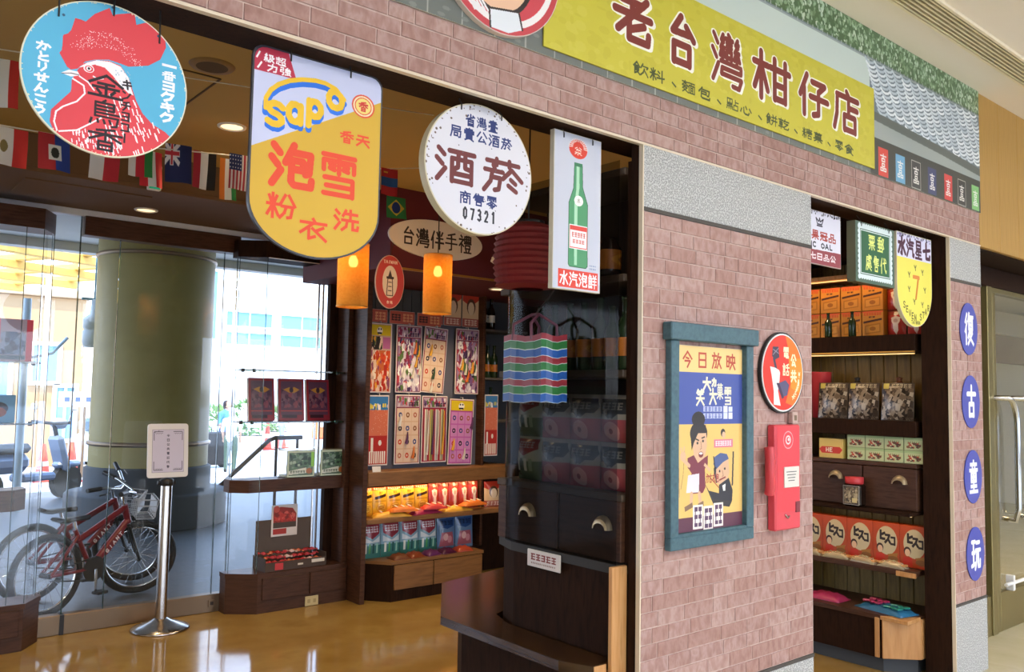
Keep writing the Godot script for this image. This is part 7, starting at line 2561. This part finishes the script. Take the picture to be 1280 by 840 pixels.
func building(called: String, label: String, at: Vector3, size: Vector3, col: Color, wins: Array, pane: Color) -> void:
	var b := thing(called, label, "building", at)
	var st := S()
	box(st, Vector3(0, size.y / 2, 0), size, 0.02)
	obj("wall_block", st, mat(col, 0.8), b)
	st = S()
	box(st, Vector3(0, size.y + 0.1, 0), Vector3(size.x + 0.3, 0.2, size.z + 0.3), 0.02)
	obj("parapet", st, mat(col.lightened(0.2), 0.8), b)
	for w in wins:
		var z := size.z / 2
		st = S()
		for e in [[0, w[3] / 2 + 0.05, w[2] + 0.2, 0.1], [0, -w[3] / 2 - 0.05, w[2] + 0.2, 0.1], [w[2] / 2 + 0.05, 0, 0.1, w[3]], [-w[2] / 2 - 0.05, 0, 0.1, w[3]], [0, 0, 0.06, w[3]]]:
			box(st, Vector3(w[0] + e[0], w[1] + e[1], z + 0.03), Vector3(e[2], e[3], 0.1), 0.01)
		var f := obj("window", st, M.white, b)
		st = S()
		box(st, Vector3(w[0], w[1], z + 0.005), Vector3(w[2], w[3], 0.03))
		obj("pane", st, mat(pane, 0.1), f)
	st = S()
	box(st, Vector3(size.x * 0.22, 1.1, size.z / 2 + 0.02), Vector3(1.0, 2.2, 0.06), 0.01)
	obj("door", st, mat(col.darkened(0.4), 0.6), b)

func scooter(at: Vector3, turn: float, col: Color) -> void:
	var s := thing("scooter", "%s motor scooter parked outside the glass" % ("blue-grey" if turn > 0.4 else "dark grey"), "scooter", at, yaw(turn))
	for x in [-0.58, 0.58]:
		var st := S(true)
		tube(st, [Vector3(x, 0.22, -0.05), Vector3(x, 0.22, 0.05)], 0.22, 20)
		obj("wheel", st, M.rubber, s)
	var st := S()
	box(st, Vector3(-0.4, 0.52, 0), Vector3(0.75, 0.26, 0.28), 0.09)
	box(st, Vector3(0.08, 0.32, 0), Vector3(0.5, 0.1, 0.28), 0.03)
	box(st, Vector3(0.46, 0.6, 0), Vector3(0.1, 0.5, 0.26), 0.04, Basis(Vector3.BACK, 0.3))
	box(st, Vector3(0.58, 0.45, 0), Vector3(0.36, 0.08, 0.16), 0.03)
	obj("body", st, mat(col, 0.25), s)
	st = S()
	box(st, Vector3(-0.36, 0.70, 0), Vector3(0.66, 0.12, 0.26), 0.05)
	obj("seat", st, M.black, s)
	st = S(true)
	tube(st, [Vector3(0.58, 0.24, 0), Vector3(0.36, 0.98, 0)], 0.03, 8)
	tube(st, [Vector3(0.3, 1.02, -0.34), Vector3(0.36, 1.0, 0), Vector3(0.3, 1.02, 0.34)], 0.022, 8)
	obj("handlebar", st, M.wire, s)
	st = S()
	box(st, Vector3(0.43, 1.0, 0), Vector3(0.16, 0.14, 0.24), 0.05)
	obj("headlamp_cowl", st, mat(col.lightened(0.3), 0.2), s)
	for z in [-0.3, 0.3]:
		st = S(true)
		tube(st, [Vector3(0.32, 1.03, z), Vector3(0.34, 1.2, z * 1.15)], 0.008, 6)
		box(st, Vector3(0.34, 1.22, z * 1.2), Vector3(0.02, 0.08, 0.12), 0.01)
		obj("mirror", st, M.chrome, s)

# ---------------------------------------------------------------- bicycles
func wheel(parent: Node3D, at: Vector3, r: float, bas: Basis) -> void:
	var w := Node3D.new()
	w.name = "wheel"
	parent.add_child(w, true)
	w.transform = Transform3D(bas, at)
	for k in [["tyre", r - 0.022, 0.022, M.rubber], ["rim", r - 0.048, 0.008, M.chrome]]:
		var st := S(true)
		var n := 36
		var m := 8
		for i in n:
			for j in m:
				var p := func(a: int, b: int) -> Vector3:
					var th := TAU * a / n
					var ph := TAU * b / m
					return Vector3(cos(th), sin(th), 0) * (k[1] + k[2] * cos(ph)) + Vector3(0, 0, k[2] * sin(ph))
				var th2 := TAU * (i + 0.5) / n
				quad(st, p.call(i, j), p.call(i + 1, j), p.call(i + 1, j + 1), p.call(i, j + 1), Vector3(cos(th2), sin(th2), 0) * k[1])
		obj(k[0], st, k[3], w)
	var st2 := S()
	for i in 20:
		var a := TAU * i / 20
		tube(st2, [Vector3(cos(a + 0.35) * 0.02, sin(a + 0.35) * 0.02, 0.02 if i % 2 else -0.02), Vector3(cos(a), sin(a), 0) * (r - 0.05)], 0.0014, 4)
	obj("spokes", st2, M.chrome, w)
	st2 = S(true)
	tube(st2, [Vector3(0, 0, -0.045), Vector3(0, 0, 0.045)], 0.018, 10)
	obj("hub", st2, M.wire, w)

func bicycle(label: String, rear: Vector3, front: Vector3, steer: float) -> void:
	var d := front - rear
	var t := thing("bicycle", label, "bicycle", rear, yaw(-atan2(d.z, d.x)), "red bicycles outside the glass")
	var L := 0.80
	var r := 0.27
	wheel(t, Vector3(0, r, 0), r, Basis())
	var bb := Vector3(0.34, 0.26, 0)
	var seat_top := Vector3(0.22, 0.50, 0)
	var head_hi := Vector3(0.60, 0.66, 0)
	var head_lo := Vector3(0.64, 0.54, 0)
	var st := S(true)
	tube(st, [bb, seat_top + Vector3(-0.02, 0.04, 0)], 0.017, 10)
	tube(st, [seat_top + Vector3(0, -0.04, 0), head_hi + Vector3(0.005, -0.02, 0)], 0.021, 10)
	tube(st, [bb, head_lo + Vector3(0, 0.01, 0)], 0.026, 10)
	tube(st, [head_lo, head_hi], 0.024, 10)
	for z in [-0.05, 0.05]:
		tube(st, [Vector3(0, r, z), bb + Vector3(0, 0, z * 0.4)], 0.011, 8)
		tube(st, [Vector3(0, r, z), seat_top + Vector3(0, 0, z * 0.3)], 0.011, 8)
	obj("frame", st, M.frame_red, t)
	# maker's lettering along the down tube
	var dd := (head_lo - bb).normalized()
	var lm := face(oblong(0.2, 0.036), 0.0, reg.bike_text)
	for z in [1.0, -1.0]:
		obj("lettering", lm if z > 0 else face(oblong(0.2, 0.036), 0.0, reg.bike_text), M.print, t, (bb + head_lo) / 2 + dd * 0.02 + Vector3(0, 0, 0.0268 * z), Basis(Vector3.BACK, atan2(dd.y, dd.x)) * (Basis() if z > 0 else Basis(Vector3.RIGHT, PI)))
	st = S(true)
	tube(st, [seat_top, seat_top + Vector3(-0.03, 0.1, 0)], 0.012, 8)
	obj("seat_post", st, M.chrome, t)
	st = S(true)
	var sp := seat_top + Vector3(-0.03, 0.11, 0)
	var prof := [[-0.13, 0.065], [-0.09, 0.075], [-0.03, 0.05], [0.05, 0.025], [0.12, 0.016]]
	for i in prof.size() - 1:
		for k in 8:
			var f := func(a: int, b: int) -> Vector3:
				var ph := TAU * b / 8
				return sp + Vector3(prof[a][0], 0.018 * sin(ph) + (0.012 if a == 0 else 0.0), prof[a][1] * cos(ph))
			quad(st, f.call(i, k), f.call(i + 1, k), f.call(i + 1, k + 1), f.call(i, k + 1), sp + Vector3((prof[i][0] + prof[i + 1][0]) / 2, 0, 0))
	obj("saddle", st, M.black, t)
	# crank
	st = S(true)
	tube(st, [bb + Vector3(0, 0, 0.03), bb + Vector3(0, 0, 0.036)], 0.085, 28)
	obj("chain_guard", st, M.black, t)
	st = S()
	bar(st, bb + Vector3(0, 0, 0.05), bb + Vector3(0.0, -0.15, 0.055), 0.012, 0.022)
	bar(st, bb + Vector3(0, 0, -0.04), bb + Vector3(0.0, 0.15, -0.045), 0.012, 0.022)
	obj("crank", st, M.chrome, t)
	for q in [Vector3(0, -0.15, 0.10), Vector3(0, 0.15, -0.09)]:
		st = S()
		box(st, bb + q, Vector3(0.08, 0.02, 0.07), 0.004)
		obj("pedal", st, M.black, t)
	st = S(true)
	tube(st, [Vector3(0, r + 0.03, 0.04), bb + Vector3(0, 0.08, 0.042)], 0.005, 6)
	tube(st, [Vector3(0, r - 0.03, 0.04), bb + Vector3(0, -0.08, 0.042)], 0.005, 6)
	obj("chain", st, M.wire, t)
	# steering assembly
	var axis := (head_hi - head_lo).normalized()
	var f := Node3D.new()
	f.name = "steering"
	t.add_child(f, true)
	f.transform = Transform3D(Basis(axis, steer), head_lo - Basis(axis, steer) * head_lo)
	var hub := Vector3(L - 0.06, r, 0)
	st = S(true)
	for z in [-0.05, 0.05]:
		tube(st, [head_lo + Vector3(0, -0.02, z), hub + Vector3(0, 0, z)], 0.012, 8)
	tube(st, [head_lo + Vector3(0, -0.02, -0.05), head_lo + Vector3(0, -0.02, 0.05)], 0.014, 8)
	obj("fork", st, M.black, f)
	st = S(true)
	tube(st, [head_hi, head_hi + Vector3(-0.02, 0.07, 0), head_hi + Vector3(0.05, 0.1, 0)], 0.013, 8)
	tube(st, [head_hi + Vector3(-0.1, 0.16, -0.29), head_hi + Vector3(-0.02, 0.14, -0.17), head_hi + Vector3(0.05, 0.1, -0.05), head_hi + Vector3(0.05, 0.1, 0.05), head_hi + Vector3(-0.02, 0.14, 0.17), head_hi + Vector3(-0.1, 0.16, 0.29)], 0.011, 8)
	obj("handlebar", st, M.chrome, f)
	for z in [-1.0, 1.0]:
		st = S(true)
		tube(st, [head_hi + Vector3(-0.04, 0.147, 0.2 * z), head_hi + Vector3(-0.1, 0.16, 0.3 * z)], 0.017, 10)
		tube(st, [head_hi + Vector3(0.0, 0.125, 0.15 * z), head_hi + Vector3(0.03, 0.12, 0.2 * z), head_hi + Vector3(-0.02, 0.125, 0.28 * z)], 0.006, 6)
		obj("grip", st, M.black, f)
	st = S()
	for i in 4:
		tube(st, [head_hi + Vector3(0.07, -0.08 + i * 0.045, -0.09), head_hi + Vector3(0.19 + i * 0.008, -0.08 + i * 0.045, -0.09), head_hi + Vector3(0.19 + i * 0.008, -0.08 + i * 0.045, 0.09), head_hi + Vector3(0.07, -0.08 + i * 0.045, 0.09)], 0.003, 5)
	for i in 6:
		tube(st, [head_hi + Vector3(0.07, 0.06, -0.09 + i * 0.036), head_hi + Vector3(0.07, -0.08, -0.09 + i * 0.036), head_hi + Vector3(0.19, -0.08, -0.09 + i * 0.036), head_hi + Vector3(0.215, 0.06, -0.09 + i * 0.036)], 0.003, 5)
	box(st, head_hi + Vector3(0.2, -0.01, 0), Vector3(0.004, 0.12, 0.18))
	obj("basket", st, mat(C("b8bcc0"), 0.4), f)
	# the wheel is a part of its own under the bicycle
	var wb := f.transform.basis
	wheel(t, f.transform * hub, r, wb)

func build_bicycles() -> void:
	bicycle("red bicycle nearest the glass with white lettering on its frame", Vector3(1.29, -0.004, -4.20), Vector3(1.93, -0.004, -4.52), -0.55)
	bicycle("second red bicycle parked behind the first one", Vector3(1.30, -0.004, -4.72), Vector3(2.02, -0.004, -4.95), -0.9)

# ---------------------------------------------------------------- people: one smooth skin over tapered bones
func body_mesh(bones: Array, cell: float) -> ArrayMesh:
	var lo := Vector3(1e9, 1e9, 1e9)
	var hi := -lo
	for b in bones:
		for e in [0, 1]:
			var rr: float = b[2 + e] + 0.06
			lo = lo.min(b[e] - Vector3.ONE * rr)
			hi = hi.max(b[e] + Vector3.ONE * rr)
	var n := Vector3i(((hi - lo) / cell).ceil()) + Vector3i.ONE
	var f := PackedFloat32Array()
	f.resize(n.x * n.y * n.z)
	f.fill(1.0)
	var near := PackedFloat32Array()
	near.resize(f.size())
	near.fill(1.0)
	var who := PackedInt32Array()
	who.resize(f.size())
	for bi in bones.size():
		var b: Array = bones[bi]
		var p: Vector3 = b[0]
		var q: Vector3 = b[1]
		var m: float = maxf(b[2], b[3]) + 0.07
		var i0 := Vector3i(((p.min(q) - Vector3.ONE * m - lo) / cell).floor()).clamp(Vector3i.ZERO, n - Vector3i.ONE)
		var i1 := Vector3i(((p.max(q) + Vector3.ONE * m - lo) / cell).ceil()).clamp(Vector3i.ZERO, n - Vector3i.ONE)
		var pq := q - p
		var len2 := maxf(pq.length_squared(), 1e-8)
		for z in range(i0.z, i1.z + 1):
			for y in range(i0.y, i1.y + 1):
				for x in range(i0.x, i1.x + 1):
					var v := lo + Vector3(x, y, z) * cell
					var t := clampf((v - p).dot(pq) / len2, 0.0, 1.0)
					var dd := v.distance_to(p + pq * t) - lerpf(b[2], b[3], t)
					var k := x + n.x * (y + n.y * z)
					if dd < near[k]:
						near[k] = dd
						who[k] = bi
					var h := clampf(0.5 + 0.5 * (f[k] - dd) / 0.03, 0.0, 1.0)
					f[k] = lerpf(f[k], dd, h) - 0.03 * h * (1 - h)
	var id := {}
	var vs := PackedVector3Array()
	var cs := PackedColorArray()
	for z in n.z - 1:
		for y in n.y - 1:
			for x in n.x - 1:
				var sum := Vector3.ZERO
				var cnt := 0
				var kk := x + n.x * (y + n.y * z)
				var inside := 0
				for c in 8:
					if f[kk + (c & 1) + n.x * (((c >> 1) & 1) + n.y * (c >> 2))] < 0:
						inside += 1
				if inside == 0 or inside == 8:
					continue
				for e in [[0, 1], [2, 3], [4, 5], [6, 7], [0, 2], [1, 3], [4, 6], [5, 7], [0, 4], [1, 5], [2, 6], [3, 7]]:
					var a: int = e[0]
					var b: int = e[1]
					var fa := f[kk + (a & 1) + n.x * (((a >> 1) & 1) + n.y * (a >> 2))]
					var fb := f[kk + (b & 1) + n.x * (((b >> 1) & 1) + n.y * (b >> 2))]
					if (fa < 0) != (fb < 0):
						var t := fa / (fa - fb)
						sum += Vector3(a & 1, (a >> 1) & 1, a >> 2).lerp(Vector3(b & 1, (b >> 1) & 1, b >> 2), t)
						cnt += 1
				id[kk] = vs.size()
				vs.append(lo + (Vector3(x, y, z) + sum / cnt) * cell)
				cs.append(bones[who[kk]][4].srgb_to_linear())
	var st := S(true)
	for kk in id:
		var x: int = kk % n.x
		var y: int = (kk / n.x) % n.y
		var z: int = kk / (n.x * n.y)
		var step := [1, n.x, n.x * n.y]
		for a in 3:
			var u: int = step[(a + 1) % 3]
			var w: int = step[(a + 2) % 3]
			if [y, z, x][a] == 0 or [z, x, y][a] == 0:
				continue
			var f0: float = f[kk]
			var f1: float = f[kk + step[a]]
			if (f0 < 0) == (f1 < 0):
				continue
			var q4 := [kk, kk - u, kk - u - w, kk - w]
			if not (id.has(q4[1]) and id.has(q4[2]) and id.has(q4[3])):
				continue
			var axis := Vector3.ZERO
			axis[a] = 1.0 if f0 < 0 else -1.0
			var o: Array = [id[q4[0]], id[q4[1]], id[q4[2]], id[q4[3]]]
			for tr in [[0, 1, 2], [0, 2, 3]]:
				var i0: int = o[tr[0]]
				var i1: int = o[tr[1]]
				var i2: int = o[tr[2]]
				if (vs[i0] - vs[i2]).cross(vs[i0] - vs[i1]).dot(axis) < 0:
					var sw := i1
					i1 = i2
					i2 = sw
				for i in [i0, i1, i2]:
					st.set_color(cs[i])
					st.add_vertex(vs[i])
	var pm := mat(Color.WHITE, 0.8)
	pm.vertex_color_use_as_albedo = true
	return done(st, pm)

func build_people() -> void:
	var folk := [
		["person with grey hair, white top and dark green trousers standing on the road", Vector3(8.23, -0.55, -18.6), 2.6, "b8b4b0", "e4e6ec", "44584a", 1.56],
		["person in blue shirt and jeans with a dark cap on the road", Vector3(8.75, -0.55, -20.4), 0.6, "2c2628", "4a86c0", "3a4a74", 1.7],
		["person in pale clothes bending forward beyond the road", Vector3(12.6, -0.55, -25.2), 1.2, "4a4240", "d8d4d0", "8a9098", 1.6],
	]
	var n := 0
	for p in folk:
		var s: float = p[6] / 1.7
		var skin := C("c89c80")
		var hair := C(p[3])
		var top := C(p[4])
		var leg := C(p[5])
		var lean := 0.5 if n == 2 else 0.04
		var B := []
		var hip := Vector3(0, 0.9, 0)
		var chest := hip + Vector3(0, 0.42 * cos(lean), 0.42 * sin(lean))
		var neck := chest + Vector3(0, 0.14, 0.03)
		var head := neck + Vector3(0, 0.15, 0.03)
		B.append([hip, chest, 0.13, 0.15, top])
		B.append([chest + Vector3(-0.13, 0.06, 0), chest + Vector3(0.13, 0.06, 0), 0.075, 0.075, top])
		B.append([neck, head, 0.05, 0.06, skin])
		B.append([head + Vector3(0, -0.03, 0.03), head + Vector3(0, 0.03, 0.015), 0.075, 0.085, skin])
		B.append([head + Vector3(0, 0.04, -0.03), head + Vector3(0, -0.05, -0.045), 0.092, 0.075, hair])
		B.append([head + Vector3(0, 0.0, 0.11), head + Vector3(0, -0.02, 0.12), 0.014, 0.016, skin])
		for sx in [-1.0, 1.0]:
			B.append([hip + Vector3(0.08 * sx, -0.02, 0), Vector3(0.1 * sx, 0.5, 0.03), 0.105, 0.075, leg])
			B.append([Vector3(0.1 * sx, 0.5, 0.03), Vector3(0.11 * sx, 0.09, -0.02), 0.07, 0.05, leg])
			B.append([Vector3(0.11 * sx, 0.04, -0.04), Vector3(0.12 * sx, 0.03, 0.15), 0.045, 0.035, C("2a2626")])
			var sh := chest + Vector3(0.19 * sx, 0.05, 0)
			var el := sh + Vector3(0.05 * sx, -0.26, 0.0 if sx < 0 else 0.05)
			var wr := el + Vector3(-0.02 * sx, -0.2, 0.1)
			B.append([sh, el, 0.055, 0.043, top])
			B.append([el, wr, 0.042, 0.03, skin])
			B.append([wr, wr + Vector3(0, -0.07, 0.03), 0.032, 0.026, skin])
			for q in 4:
				B.append([wr + Vector3(0.018 * (q - 1.5), -0.08, 0.03), wr + Vector3(0.018 * (q - 1.5), -0.14, 0.05), 0.011, 0.009, skin])
			B.append([wr + Vector3(-0.02 * sx, -0.03, 0.04), wr + Vector3(-0.03 * sx, -0.08, 0.06), 0.012, 0.01, skin])
		var o := put("person", body_mesh(B, 0.03), null, p[1], yaw(p[2]).scaled(Vector3.ONE * s))
		tag(o, p[0], "person")
		n += 1
	var bag := thing("suitcase", "tall black suitcase beside the person in blue", "suitcase", Vector3(8.35, -0.55, -19.9))
	var st := S()
	box(st, Vector3(0, 0.5, 0), Vector3(0.5, 0.85, 0.28), 0.04)
	obj("case_body", st, M.black, bag)
	st = S(true)
	tube(st, [Vector3(-0.12, 0.9, 0), Vector3(-0.12, 1.1, 0), Vector3(0.12, 1.1, 0), Vector3(0.12, 0.9, 0)], 0.012, 6)
	obj("handle", st, M.wire, bag)
	for sx in [-0.18, 0.18]:
		st = S(true)
		tube(st, [Vector3(sx, 0.05, -0.08), Vector3(sx, 0.05, 0.08)], 0.05, 10)
		obj("wheel", st, M.rubber, bag)
